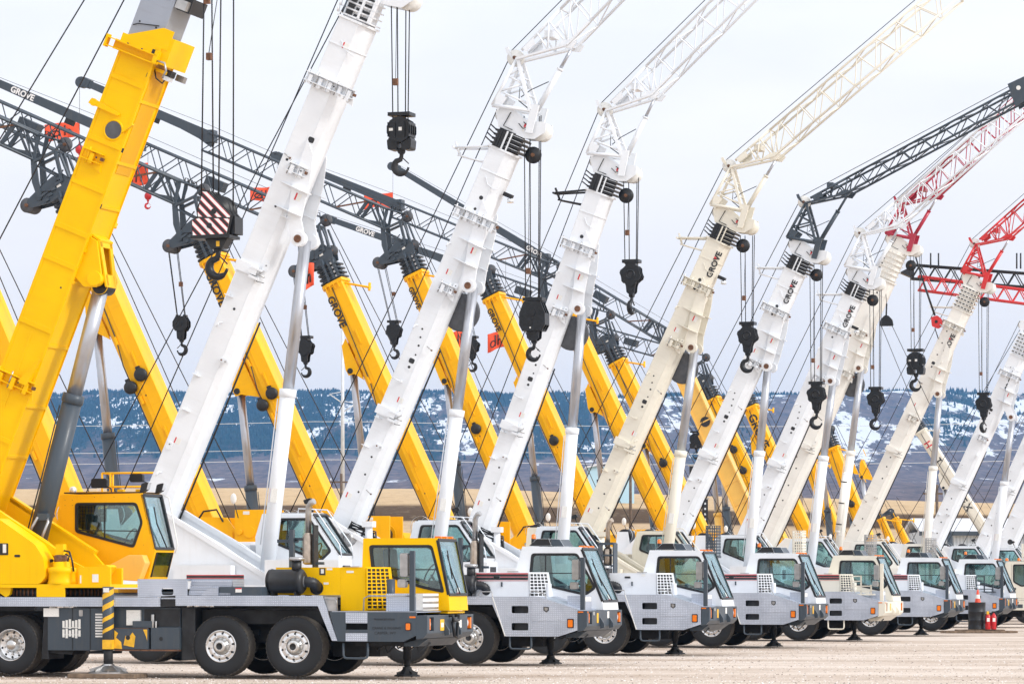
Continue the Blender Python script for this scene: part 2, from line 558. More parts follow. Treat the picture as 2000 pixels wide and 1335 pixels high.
# ------------------------------------------------------------------ wheels
def tyre_mb():
    mb = MB('tyre_rubber')
    half = [(-.165, .292), (-.178, .31), (-.186, .36), (-.192, .42), (-.188, .47), (-.176, .515), (-.160, .538), (-.145, .549)]
    tread = []
    for y in (-.095, -.035, .035, .095):
        tread += [(y - .012, .553), (y - .011, .536), (y + .011, .536), (y + .012, .553)]
    prof = half + tread + [(-y, r) for y, r in reversed(half)]
    mb.lathe(prof, (0, 0, 0), n=40)
    # shoulder lugs
    for i in range(44):
        a = 2 * math.pi * i / 44
        for sd in (-1, 1):
            c, s_ = math.cos(a), math.sin(a)
            p = Vector((c * .545, sd * .135, s_ * .545)); q = Vector((c * .537, sd * .176, s_ * .537))
            mb.beam(p, q, .036, .018, (c, 0, s_))
    return mb
def rim_mb(dish=False):
    mb = MB('rim_metal')
    if not dish:
        mb.lathe([(-.165, .297), (-.18, .290), (-.172, .272), (-.15, .262), (-.165, .235), (-.172, .19), (-.160, .155)], (0, 0, 0), n=32)
        mb.use('hub_metal')
        mb.lathe([(-.155, .155), (-.172, .128), (-.235, .118), (-.25, .10), (-.25, .062)], (0, 0, 0), n=24)
        mb.use('black').lathe([(-.25, .062), (-.238, .05), (-.238, 0)], (0, 0, 0), n=16)
        d, rh, rn, zz = -.166, .232, .178, -.17
    else:
        mb.lathe([(-.165, .297), (-.18, .290), (-.165, .275), (-.06, .262), (-.04, .24), (-.045, .20), (-.03, .15)], (0, 0, 0), n=32)
        mb.use('hub_metal')
        mb.lathe([(-.03, .15), (-.05, .115), (-.15, .10), (-.172, .075), (-.178, 0)], (0, 0, 0), n=24)
        d, rh, rn, zz = -.046, .222, .168, -.05
    for i in range(10):
        a = 2 * math.pi * (i + .5) / 10
        mb.use('black').disc((rh * math.cos(a), d + .002, rh * math.sin(a)), .021, -.006, n=10)
        mb.use('hub_metal').tube((rn * math.cos(a), zz + .01, rn * math.sin(a)), (rn * math.cos(a), zz - .028, rn * math.sin(a)), .017, 6)
    mb.use('rim_metal').lathe([(.165, .297), (.17, .28), (.1, .27), (.1, 0)], (0, 0, 0), n=24)
    return mb
def add_wheel(par, x, y, far=False, dish=False):
    w = cached('tyre', 'wheel', par, tyre_mb, 0, (x, y, .55), (0, random.random() * 6, R(180) if far else 0))
    cached('rimd' if dish else 'rim', 'rim', w, lambda: rim_mb(dish))
def add_wheels(par, fronts=(0, -1.41), rears=(-5.75, -7.15)):
    for x in fronts:
        add_wheel(par, x, -1.06); add_wheel(par, x, 1.06, True)
    for x in rears:
        for y in (-1.06, -.68): add_wheel(par, x, y, False, True)
        for y in (1.06, .68): add_wheel(par, x, y, True, True)

# ------------------------------------------------------------------ small carrier pieces
def jack_mb():
    mb = MB('undercarriage')
    mb.tube((0, 0, .12), (0, 0, .75), .055, 12).tube((0, 0, .30), (0, 0, .8), .075, 12)
    mb.lathe([(0, .25), (.02, .245), (.05, .17), (.13, .09), (.17, .085), (.19, 0)], (0, 0, 0), (0, 0, 1), 8, False)
    for i in range(4):
        a = math.pi / 4 + i * math.pi / 2
        mb.beam((0, 0, .09), (.2 * math.cos(a), .2 * math.sin(a), .03), .02, .09, (0, 0, 1))
    return mb
def chassis_mb():
    mb = MB('undercarriage')
    for y in (-.46, .36): mb.box(-9.2, 2.2, y, y + .1, .62, 1.16)
    mb.box(-9.2, 2.1, -.36, .36, .70, 1.0)
    mb.box(-1.9, .6, -.9, .9, .95, 1.2)
    for x in (0, -1.41, -5.75, -7.15):
        mb.tube((x, -1.0, .55), (x, 1.0, .55), .085, 10)
        mb.sphere((x, 0, .55), .24, 12)
        for y in (-.6, .6): mb.beam((x - .5, y, .78), (x + .5, y, .78), .08, .10, (0, 0, 1))
    mb.box(1.0, 2.2, -.8, .8, .56, .72)                 # belly pan, oil sump
    mb.box(.4, 1.3, -.30, .30, .36, .72)
    for i in range(6):                                  # hoses and brackets under the nose
        x = 1.1 + i * .2
        mb.path([(x, -.7, .66), (x + .1, -.75, .52 - .04 * (i % 3)), (x + .26, -.6, .62)], .016, 6)
    return mb
def bumper_mb(body, tow=True):
    mb = MB(body)
    prof = [(2.34, 1.115), (2.55, 1.115), (2.55, .80), (2.47, .71), (2.34, .69)]
    pock = [(-1.22, -.98), (.98, 1.22)]
    # beam built around two lamp pockets
    ys = [-1.35, -1.22, -.98, .98, 1.22, 1.35]
    for i in range(5):
        if (ys[i], ys[i + 1]) in pock:
            mb.prism([(2.34, 1.115), (2.55, 1.115), (2.55, 1.08), (2.34, 1.08)], ys[i], ys[i + 1])
            mb.prism([(2.34, .84), (2.55, .84), (2.55, .80), (2.47, .71), (2.34, .69)], ys[i], ys[i + 1])
            mb.use('black').box(2.40, 2.42, ys[i], ys[i + 1], .84, 1.08).use(body)
        else: mb.prism(prof, ys[i], ys[i + 1])
    mb.prism([(2.3, .70), (2.45, .70), (2.25, .56), (2.0, .56), (2.0, .62)], -1.0, 1.0)
    if tow:
        for y in (-.35, .35): mb.prism([(2.55, .98), (2.64, .84), (2.64, .76), (2.55, .74)], y - .025, y + .025)
    return mb
def lamp_mb():
    mb = MB('steel')
    mb.box(2.42, 2.49, -.085, .085, .865, 1.055)
    mb.use('lamp_glass')
    mb.lathe([(0, .075), (.02, .07), (.035, .04), (.04, 0)], (2.49, 0, .96), (1, 0, 0), 16)
    return mb
def mirror_mb(post, base_z=1.13):
    mb = MB(post)
    mb.box(-.045, .045, -.04, .04, base_z, 2.20)
    mb.use('steel')
    mb.prism(rounded([(-.21, 1.74), (-.06, 1.74), (-.06, 2.16), (-.21, 2.16)], .04), -.09, .03, plane='xz')
    mb.prism(rounded([(-.25, 1.55), (-.09, 1.55), (-.09, 1.70), (-.25, 1.70)], .04), -.10, .02)
    mb.use('black')
    for z in (1.66, 2.14, 1.78): mb.tube((-.15, -.02, z), (0, 0, z), .014, 6)
    return mb
def window_parts(cab, key, outer, y, t, glass='window_glass', div=()):
    """rubber frame, then the pane with its dividing bars"""
    def fr():
        mb = MB('black')
        o = rounded(ring(outer, .028), .07); i = rounded(ring(outer, -.022), .06)
        return mb.prism(o, y - .008, y + t + .008, [i])
    f = cached(key + 'f', 'window', cab, fr)
    def gl():
        mb = MB(glass).prism(rounded(ring(outer, -.02), .06), y + t * .4, y + t * .4 + .006)
        mb.use('black')
        for p, q in div: mb.beam((p[0], y + t * .5, p[1]), (q[0], y + t * .5, q[1]), .02, .03, (0, 1, 0))
        return mb
    cached(key + 'g', 'pane', f, gl)
def seat_mb(x, y, z):
    mb = MB('seat')
    mb.prism(rounded([(x - .25, z + .42), (x + .22, z + .45), (x + .24, z + .34), (x - .25, z + .30)], .05), y - .24, y + .24)
    mb.prism(rounded([(x - .34, z + 1.08), (x - .22, z + 1.1), (x - .14, z + .42), (x - .28, z + .40)], .05), y - .23, y + .23)
    mb.box(x - .12, x + .12, y - .15, y + .15, z, z + .35)
    mb.use('black').path([(x + .75, y, z + .25), (x + .52, y, z + .62)], .025)
    mb.path([(x + .50 + .09 * math.sin(a), y + .2 * math.cos(a), z + .64 + .17 * math.sin(a)) for a in [i * math.pi / 8 for i in range(17)]], .014, 6)
    return mb

# ------------------------------------------------------------------ carrier of the white and cream truck cranes
CABW = [(.59, 1.36), (.59, 1.91), (.75, 2.44), (2.02, 2.42), (2.49, 1.28), (2.51, 1.12), (.8, 1.12)]
WINW = [(.97, 2.27), (1.93, 2.27), (2.32, 1.58), (2.12, 1.44), (1.40, 1.60), (.93, 1.87)]
def cab_shell(paintm, prof, win, y0, y1, ws, backz):
    """a driver's cab: two cut-out sides, roof, back, nose, posts of the windscreen"""
    mb = MB(paintm)
    for y in (y0, y1 - .05): mb.prism(prof, y, y + .05, [rounded(ring(win, -.003), .06)])
    (xa, za), (xb, zb) = prof[2], prof[3]
    mb.prism([(xa, za), (xb, zb), (xb - .02, zb - .07), (xa + .02, za - .07)], y0 + .05, y1 - .05)          # roof
    mb.prism([(xa, za), (xa + .04, za - .02), (prof[1][0] + .04, prof[1][1]), (prof[0][0] + .04, prof[0][1]), prof[0], prof[1]], y0 + .05, y1 - .05)
    mb.box(prof[0][0] + .04, prof[5][0] - .05, y0 + .05, y1 - .05, 1.14, 1.18)
    (wx0, wz0), (wx1, wz1) = ws
    mb.prism([(prof[4][0], prof[4][1]), (prof[5][0], prof[5][1]), (prof[5][0] - .05, prof[5][1]), (wx1 - .06, wz1)], y0 + .05, y1 - .05)
    return mb
def add_cab_front(cab, key, prof, y0, y1, marks=True):
    A, B = Vector(prof[3]), Vector(prof[4])
    d = (B - A); nrm = Vector((-d.y, d.x)).normalized()
    if nrm.x < 0: nrm = -nrm
    def ws():
        mb = MB('black')
        a, b = A + d * .035, A + d * .985
        def q(p, y, o): return (p.x + nrm.x * o, y, p.y + nrm.y * o)
        ys = (y0 + .02, y1 - .02)
        for yy in ys: mb.beam(q(a, yy, .0), q(b, yy, .0), .05, .05, (0, 1, 0))
        for p in (a, b): mb.beam(q(p, ys[0], .0), q(p, ys[1], .0), .05, .05, (nrm.x, 0, nrm.y))
        # wiper
        mb.path([q(A + d * .98, (y0 + y1) / 2, .05), q(A + d * .62, y0 + .32, .055), q(A + d * .30, y0 + .24, .05)], .014, 6)
        mb.path([q(A + d * .72, y0 + .26, .05), q(A + d * .22, y0 + .30, .05)], .012, 6)
        return mb
    f = cached(key + 'w', 'windshield', cab, ws)
    def gl():
        a, b = A + d * .03, A + d * .985
        vs = [(p.x + nrm.x * o, y, p.y + nrm.y * o) for o in (-.004, .004) for p in (a, b) for y in (y0 + .03, y1 - .03)]
        mb = MB('windshield_glass').add(vs, [(0, 1, 3, 2), (4, 6, 7, 5), (0, 4, 5, 1), (2, 3, 7, 6), (0, 2, 6, 4), (1, 5, 7, 3)])
        mb.use('paper')
        p = A + d * .86
        mb.beam((p.x + .012, y0 + .62, p.y), (p.x + .012 + d.x * .08, y0 + .62, p.y + d.y * .08), .16, .004, (nrm.x, 0, nrm.y))
        mb.use('red_mark')
        p = A + d * .95
        mb.beam((p.x + .012, y0 + .60, p.y), (p.x + .012 + d.x * .03, y0 + .60, p.y + d.y * .03), .22, .004, (nrm.x, 0, nrm.y))
        return mb
    cached(key + 'wg', 'pane', f, gl)
    if marks:
        def mk():
            mb = MB('orange_lens')
            for yy in (.2, .5, .8): mb.box(A.x - .10, A.x + .015, y0 + (y1 - y0) * yy - .05, y0 + (y1 - y0) * yy + .05, A.y - .03, A.y + .035)
            return mb
        cached(key + 'm', 'marker_lights', cab, mk, .008)

def fender_w():
    mb = MB('diamond_plate')
    side = [(-.07, 1.40), (1.52, 1.40), (2.36, 1.14), (2.36, .72), (1.93, .585), (.82, .585), (.53, 1.235), (-.07, 1.235)]
    st = [[(.94, 1.06), (1.30, 1.06), (1.30, 1.21), (.94, 1.21)], [(.94, .71), (1.30, .71), (1.30, .86), (.94, .86)]]
    for y, sg in ((-1.35, 1), (1.32, 1)):
        mb.prism(side, y, y + .03, [rounded(h, .03) for h in st])
        mb.box(-9.3, -.075, y, y + .03, 1.24, 1.40)
    for h in st:                                        # step wells
        x0, x1, z0, z1 = h[0][0], h[1][0], h[0][1], h[2][1]
        mb.use('steel').box(x0 - .01, x1 + .01, -1.32, -1.10, z0 - .012, z0)
        mb.use('disc_grey').box(x0 - .01, x1 + .01, -1.10, -1.09, z0, z1 + .01)
    mb.use('diamond_plate')
    mb.prism([(-9.3, 1.40), (1.52, 1.40), (2.35, 1.14), (2.35, 1.11), (1.5, 1.37), (-9.3, 1.37)], -1.32, 1.32)
    # white hinge strip up the wheel opening
    mb.use('sticker').beam((.535, -1.356, 1.395), (.805, -1.356, .59), .018, .012, (0, 1, 0))
    mb.use('undercarriage').prism([(.56, 1.2), (.84, .60), (.90, .60), (.62, 1.2)], -1.30, -.5)
    return mb
def locker_w():
    mb = MB('diamond_plate')
    mb.prism([(1.39, 1.305), (1.98, 1.145), (2.02, .915), (1.39, .90)], -1.358, -1.35)
    mb.use('black').prism([(1.63, 1.20), (1.74, 1.19), (1.74, 1.12), (1.69, 1.08), (1.63, 1.12)], -1.366, -1.358)
    mb.use('steel').prism([(1.65, 1.185), (1.72, 1.175), (1.72, 1.13), (1.69, 1.10), (1.65, 1.13)], -1.37, -1.366)
    return mb
def loop_mb(m='grey', x0=.89, x1=1.35, zt=.6, zb=.33, y=-1.30):
    return MB(m).path([(x0, y, zt), (x0, y, zb + .06), (x0 + .02, y, zb + .015), (x0 + .06, y, zb), (x1 - .06, y, zb), (x1 - .02, y, zb + .015), (x1, y, zb + .06), (x1, y, zt)], .022, 8)
def hood_w(paintm, stripe):
    mb = MB(paintm)
    plan = [(-.08, -.52), (1.06, -.52), (1.44, -.10), (1.44, .0), (.70, .98), (-.08, .98)]
    n = len(plan)
    top = [(x if x < 1.2 else 1.34, y) for x, y in plan]
    mb.add([(x, y, 1.37) for x, y in plan] + [(x, y, 1.90) for x, y in top],
           [tuple(range(n)), tuple(range(n, 2 * n))] + [(i, (i + 1) % n, n + (i + 1) % n, n + i) for i in range(n)])
    mb.box(-.62, -.08, -.35, .9, 1.37, 1.72)
    mb.use('black').disc((.14, -.52, 1.52), .10, -.012, n=16)      # intake opening
    mb.tube((.30, -.525, 1.80), (.44, -.525, 1.80), .022, 8)
    mb.use('grey').box(.46, .50, -.545, -.52, 1.60, 1.70)
    mb.use('steel').box(.60, .84, -.535, -.52, 1.905, 1.925)
    mb.use('sticker').box(.02, .10, -.524, -.52, 1.62, 1.68).box(.70, .80, -.524, -.52, 1.82, 1.88)
    if stripe:
        mb.use('mark_black').box(-.08, 1.05, -.526, -.52, 1.74, 1.885)
        mb.use('red_mark').box(-.08, 1.05, -.528, -.52, 1.86, 1.885).box(-.08, 1.05, -.528, -.52, 1.795, 1.81)
        mb.box(-.08, 1.05, -.528, -.52, 1.72, 1.732)
    mb.use(paintm).tube((1.5, -.55, 1.36), (1.5, -.55, 1.66), .06, 10)
    mb.use('steel').path([(.22, -1.30, 1.40), (.24, -1.30, 1.50), (.50, -1.30, 1.50), (.52, -1.30, 1.40)], .012, 6)
    mb.path([(1.30, -1.25, 1.42), (1.34, -1.25, 1.52), (1.60, -1.25, 1.47), (1.66, -1.25, 1.36)], .012, 6)
    return mb
def grille_w(paintm):
    """vented panel on the hood's cut-off corner"""
    mb = MB('black')
    a0, a1 = Vector((1.075, -.505, 1.40)), Vector((1.415, -.13, 1.40))
    b0, b1 = Vector((1.072, -.508, 1.87)), Vector((1.32, -.115, 1.87))
    o = Vector((.66, -.62, .12)).normalized() * .012
    mb.add([a0 + o, a1 + o, b1 + o, b0 + o, a0, a1, b1, b0], [(0, 1, 2, 3), (7, 6, 5, 4), (0, 4, 5, 1), (1, 5, 6, 2), (2, 6, 7, 3), (3, 7, 4, 0)])
    mb.use(paintm)
    L = lambda u, w: (a0 + (a1 - a0) * u) * (1 - w) + (b0 + (b1 - b0) * u) * w + o * 1.6
    for i in range(8): mb.beam(L(0, i / 7), L(1, i / 7), .016, .014, (o.x, o.y, o.z))
    for i in range(6): mb.beam(L(i / 5, 0), L(i / 5, 1), .016, .014, (o.x, o.y, o.z))
    return mb
def air_cleaner_mb(x0=-.55, x1=-.05, y=-.62, z=1.66, r=.19, hx=.16):
    mb = MB('black')
    mb.lathe([(0, 0), (0, r * .8), (.03, r), (.06, r), (.065, r + .008), (.09, r + .008), (.095, r), (x1 - x0 - .1, r), (x1 - x0 - .09, r + .01), (x1 - x0 - .05, r + .01), (x1 - x0, r * .75), (x1 - x0, 0)], (x0, y, z), (1, 0, 0), 24)
    xc = x0 + (x1 - x0) * .78
    mb.tube((xc, y, z + r * .7), (xc, y, z + r + .16), .09, 16)
    mb.use('steel').lathe([(0, .09), (.01, .14), (.05, .145), (.07, .12), (.075, 0)], (xc, y, z + r + .15), (0, 0, 1), 20)
    mb.use('black')
    for q in (x0 + .12, x1 - .14): mb.box(q - .02, q + .02, y - .12, y + .12, 1.38, z - r * .7)
    return mb
def hose_mb(x1, y, z, ex, ey, ez, r=.085):
    mb = MB('black')
    pts, rs = [], []
    for i in range(15):
        t = i / 14
        p = Vector((x1, y, z)) * (1 - t) ** 2 + Vector((x1 + .22, y, z)) * 2 * t * (1 - t) + Vector((ex, ey, ez)) * t * t
        pts.append(p); rs.append(r + (.007 if i % 2 else -.004))
    mb.path(pts, rs, 14)
    mb.use('steel').lathe([(0, r + .012), (.025, r + .012)], (x1, y, z), (1, 0, 0), 16)
    return mb
def stack_mb(kind):
    mb = MB('exhaust')
    x, y = -.19, -.25
    if kind == 'pipe':
        mb.tube((x, y, 1.40), (x, y, 1.9), .06, 12)
        mb.lathe([(0, .06), (.03, .105), (.04, .105), (.50, .105), (.55, .08), (.58, .058)], (x, y, 1.98), (0, 0, 1), 20)
        mb.use('steel').path([(x, y, 2.52), (x, y, 2.95), (x + .01, y - .01, 3.03), (x + .06, y - .03, 3.10), (x + .13, y - .05, 3.13)], .055, 14)
        mb.use('undercarriage').box(x + .12, x + .15, y - .12, y + .12, 1.9, 2.7)
        mb.use('grey').box(x - .34, x - .26, y - .1, y, 1.4, 2.62).box(x - .34, x + .15, y - .02, y + .04, 2.42, 2.47).box(x - .6, x - .2, y - .02, y + .03, 2.38, 2.44)
        mb.box(x - .02, x + .3, y - .02, y + .03, 1.98, 2.03)
    elif kind == 'cage':
        mb.lathe([(0, .06), (.03, .10), (.45, .10), (.5, .06)], (x, y, 2.0), (0, 0, 1), 20)
        mb.path([(x, y, 2.45), (x, y, 2.95), (x + .02, y, 3.06), (x + .06, y - .01, 3.12), (x + .12, y - .03, 3.15)], .055, 14)
        mb.use('grey')
        for q in (-.18, .18):
            mb.box(x + q - .015, x + q + .015, y - .16, y + .16, 1.38, 2.60)
        for z in (1.75, 2.05, 2.3, 2.56): mb.box(x - .17, x + .17, y - .16, y - .13, z, z + .04)
        mb.box(x - .17, x + .17, y - .16, y + .16, 2.6, 2.62)
    else:
        mb.tube((x, y, 1.40), (x, y, 2.75), .075, 16)
    return mb
def guard_mb(m, z0=2.36, z1=3.16):
    """perforated heat shield round the stack: a sheet with rows of slots"""
    mb = MB(m)
    x, y = -.19, -.25
    faces = [((x - .17, y - .16), (x + .13, y - .16)), ((x + .13, y - .16), (x + .20, y + .02)), ((x - .17, y + .16), (x - .17, y - .16))]
    for fi, (p, q) in enumerate(faces):
        p, q = Vector((p[0], p[1], 0)), Vector((q[0], q[1], 0))
        w = (q - p).length
        hs = []
        nc = max(2, int(w / .055)); nr = int((z1 - z0) / .075)
        for i in range(nc):
            for j in range(nr):
                u = (i + .5) / nc * w; v = z0 + (j + .5) / nr * (z1 - z0)
                hs.append([(u - .015, v - .024), (u + .015, v - .024), (u + .015, v + .024), (u - .015, v + .024)])
        t = MB(m).prism([(0, z0), (w, z0), (w, z1), (0, z1)], 0, .006, hs)
        d = (q - p).normalized(); nn = Vector((d.y, -d.x, 0))
        mb.add([p + d * a[0] - nn * a[1] + Vector((0, 0, a[2])) for a in t.v], t.f)
    mb.box(x - .19, x + .17, y - .18, y + .18, z0 - .05, z0)
    for q in (-.16, .14): mb.box(x + q - .02, x + q + .02, y - .14, y - .10, 1.38, z0)
    return mb

def white_carrier(par, pm, bumper_m, stripe, stack, guard=None, fence=False, post=None, ac=True):
    post = post or bumper_m
    cached('chassis', 'chassis', par, chassis_mb)
    add_wheels(par)
    fd = cached('fenderw', 'fender', par, fender_w)
    cached('lockerw', 'locker_door', fd, locker_w)
    cached(('loop', post), 'step_loop', fd, lambda: loop_mb(post))
    cached('sidemark', 'marker_light', fd, lambda: MB('black').prism(rounded([(2.13, .76), (2.27, .76), (2.27, .95), (2.13, .95)], .02), -1.362, -1.35).use('orange_lens').prism(rounded([(2.15, .78), (2.25, .78), (2.25, .93), (2.15, .93)], .02), -1.375, -1.362))
    bp = cached(('bumper', bumper_m), 'bumper', par, lambda: bumper_mb(bumper_m), .006)
    for y in (-1.1, 1.1):
        cached('headlamp', 'headlight', bp, lamp_mb, 0, (0, y, 0))
        cached('turnlamp', 'turn_signal', bp, lambda: MB('orange_lens').box(2.43, 2.55, -.035, .035, .86, 1.06), .006, (0, y * 1.085, 0))
    cached('sidelamp', 'side_reflector', bp, lambda: MB('orange_lens').box(2.36, 2.47, -1.358, -1.35, 1.075, 1.10).box(2.552, 2.558, -1.33, -1.27, 1.07, 1.10))
    cached('stick', 'warning_sticker', bp, lambda: MB('stripe_yellow').box(2.552, 2.556, -.62, -.50, .86, 1.06).use('sticker').box(2.552, 2.556, .18, .32, .95, 1.09).box(2.552, 2.556, -.86, -.82, 1.02, 1.09))
    cab = cached(('cab', pm), 'driver_cab', par, lambda: cab_shell(pm, CABW, WINW, .05, 1.22, ((2.02, 2.42), (2.49, 1.28)), 0).use('black').prism([(.84, 2.45), (1.34, 2.45), (1.28, 2.60), (1.02, 2.60)], .2, 1.0).use('grey').prism([(1.34, 2.44), (1.60, 2.44), (1.5, 2.59), (1.30, 2.60)], .25, .95), .010)
    window_parts(cab, 'cw', WINW, .05, .05, div=[((1.25, 2.27), (1.25, 1.68)), ((.92, 1.88), (2.14, 1.88))])
    window_parts(cab, 'cw2', WINW, 1.17, .05)
    add_cab_front(cab, 'cfw', CABW, .05, 1.22)
    cached('cabseat', 'seat', cab, lambda: seat_mb(1.35, .62, 1.18).use('seat').prism([(1.95, 1.16), (2.40, 1.16), (2.22, 1.62), (2.08, 1.66)], .12, 1.15).use('paper').box(1.18, 1.40, 1.1, 1.11, 1.5, 1.66), .01)
    cached('beacon', 'beacon', cab, lambda: MB('orange_lens').lathe([(0, .05), (.08, .045), (.10, .02), (.10, 0)], (.92, .3, 2.6), (0, 0, 1), 12).use('black').tube((.92, .3, 2.5), (.92, .3, 2.6), .05, 10))
    hd = cached(('hood', pm, stripe), 'engine_hood', par, lambda: hood_w(pm, stripe), .012)
    cached(('grille', pm), 'grille', hd, lambda: grille_w(pm))
    if ac:
        a = cached('ac', 'air_cleaner', par, lambda: air_cleaner_mb())
        cached('ach', 'intake_hose', a, lambda: hose_mb(-.05, -.62, 1.63, .14, -.52, 1.52))
    st = cached(('stack', stack), 'exhaust_stack', par, lambda: stack_mb(stack))
    if guard: cached(('guard', guard), 'heat_guard', st, lambda: guard_mb(guard))
    cached(('mirror', post), 'mirror', par, lambda: mirror_mb(post), .004, (2.44, -1.28, 0))
    cached('fjack', 'front_jack', par, jack_mb, 0, (1.38, 0, 0))
    # boxes standing on the deck beside the cab
    cached(('deckbox', pm), 'deck_box', par, lambda: MB('diamond_plate').box(2.02, 2.35, -.95, -.30, 1.13, 1.42).use('sticker').box(2.353, 2.357, -.9, -.35, 1.30, 1.40), .006)
    if fence:
        def fe():
            mb = MB(post)
            for x in (1.55, 1.83, 2.12): mb.box(x - .02, x + .02, -1.24, -1.20, 1.30, 1.86 if x < 2 else 1.6)
            for z in (1.42, 1.56, 1.70, 1.84): mb.box(1.53, 2.14 if z < 1.6 else 1.85, -1.24, -1.21, z - .015, z + .015)
            mb.box(1.5, 2.2, -1.3, -1.0, 1.30, 1.34)
            return mb
        cached(('fence', post), 'step_guard', par, fe)

# ------------------------------------------------------------------ booms (built along X: t along the boom, n out of its back, y across)
def sect(d, w, c=.16):
    h, k = d / 2, w / 2
    return [(h, -k + .03), (h, k - .03), (h - .03, k), (-h + c * 1.5, k), (-h + c * .55, k - c * .45), (-h + .02, k - c * 1.3), (-h, 0), (-h + .02, -k + c * 1.3), (-h + c * .55, -k + c * .45), (-h + c * 1.5, -k), (h - .03, -k)]
def extrude_sect(mb, sec, t0, t1, s0=1., s1=1.):
    n = len(sec)
    vs = [(t0, y * s0, a * s0) for a, y in sec] + [(t1, y * s1, a * s1) for a, y in sec]
    return mb.add(vs, [tuple(range(n)), tuple(range(n, 2 * n))] + [(i, (i + 1) % n, n + (i + 1) % n, n + i) for i in range(n)])
def near_dot(mb, t, n, r, y, sg=-1, m='mark_black'):
    mb.use(m).disc((t, y - sg * .002, n), r, sg * .006, n=12)
def latch_mb(m, w, n0, n1, sg=-1, seed=0):
    """cross-boom bracket for the stowed jib: two ribbed plates, pins and blocks, on side sg"""
    rr = random.Random(seed)
    mb = MB(m); y = sg * w / 2
    ya, yb = sorted((y, y + sg * .13))
    for t in (-.10, .08): mb.box(t, t + .018, ya, yb, n0, n1)
    mb.box(-.10, .098, *sorted((y, y + sg * .02)), n0 + .03, n1 - .03)
    k = int((n1 - n0) / .22)
    for i in range(k):
        c = n0 + (i + .5) * (n1 - n0) / k
        mb.box(-.13 - .05 * rr.random(), .05, *sorted((y, y + sg * (.07 + .08 * rr.random()))), c - .05, c + .03)
        mb.use('steel' if i % 2 else m).tube((-.17, y + sg * .09, c + .07), (.15, y + sg * .09, c + .07), .016, 6).use(m)
    mb.prism([(-.24, n0 - .04), (-.10, n0), (-.10, n0 + .2), (-.2, n0 + .12)], *sorted((y, y + sg * .03)))
    mb.use('black').disc((0, y + sg * .13, (n0 + n1) / 2 - .12), .018, sg * .01, n=8)
    mb.use('rust').box(-.03, .03, *sorted((y + sg * .02, y + sg * .11)), n0 - .03, n0 + .02)
    return mb
def strap_mb(m, w, d, sg=-1):
    mb = MB(m); y = sg * w / 2
    mb.box(-.10, .12, *sorted((y, y + sg * .06)), -.05, d * .5 + .04)
    mb.box(-.06, .06, *sorted((y, y + sg * .14)), -.16, .04)
    mb.box(-.14, -.08, *sorted((y, y + sg * .16)), -.22, -.02)
    mb.box(.06, .10, *sorted((y, y + sg * .15)), -.24, 0)
    mb.use('steel').tube((-.02, y + sg * .12, -.36), (-.02, y + sg * .12, -.08), .018, 6)
    mb.tube((.1, y + sg * .1, -.30), (-.12, y + sg * .1, -.12), .014, 6)
    mb.use('black').path([(-.1, y + sg * .02, -.1), (-.17, y + sg * .03, -.2), (-.14, y + sg * .03, -d * .5)], .008, 5)
    return mb
def boom_mesh(m, L, d, w, t0=-.9, c=.16):
    mb = MB(m)
    extrude_sect(mb, sect(d, w, c), t0, L)
    # end flange and a weld line along each side
    extrude_sect(mb, sect(d + .10, w + .06, c), L - .05, L)
    extrude_sect(mb, sect(d + .03, w + .025, c), L - .62, L - .60)
    for sg in (-1, 1): mb.box(t0 + .3, L - .7, *sorted((sg * w / 2, sg * (w / 2 + .004))), -d * .5 + c * 1.45, -d * .5 + c * 1.55)
    return mb
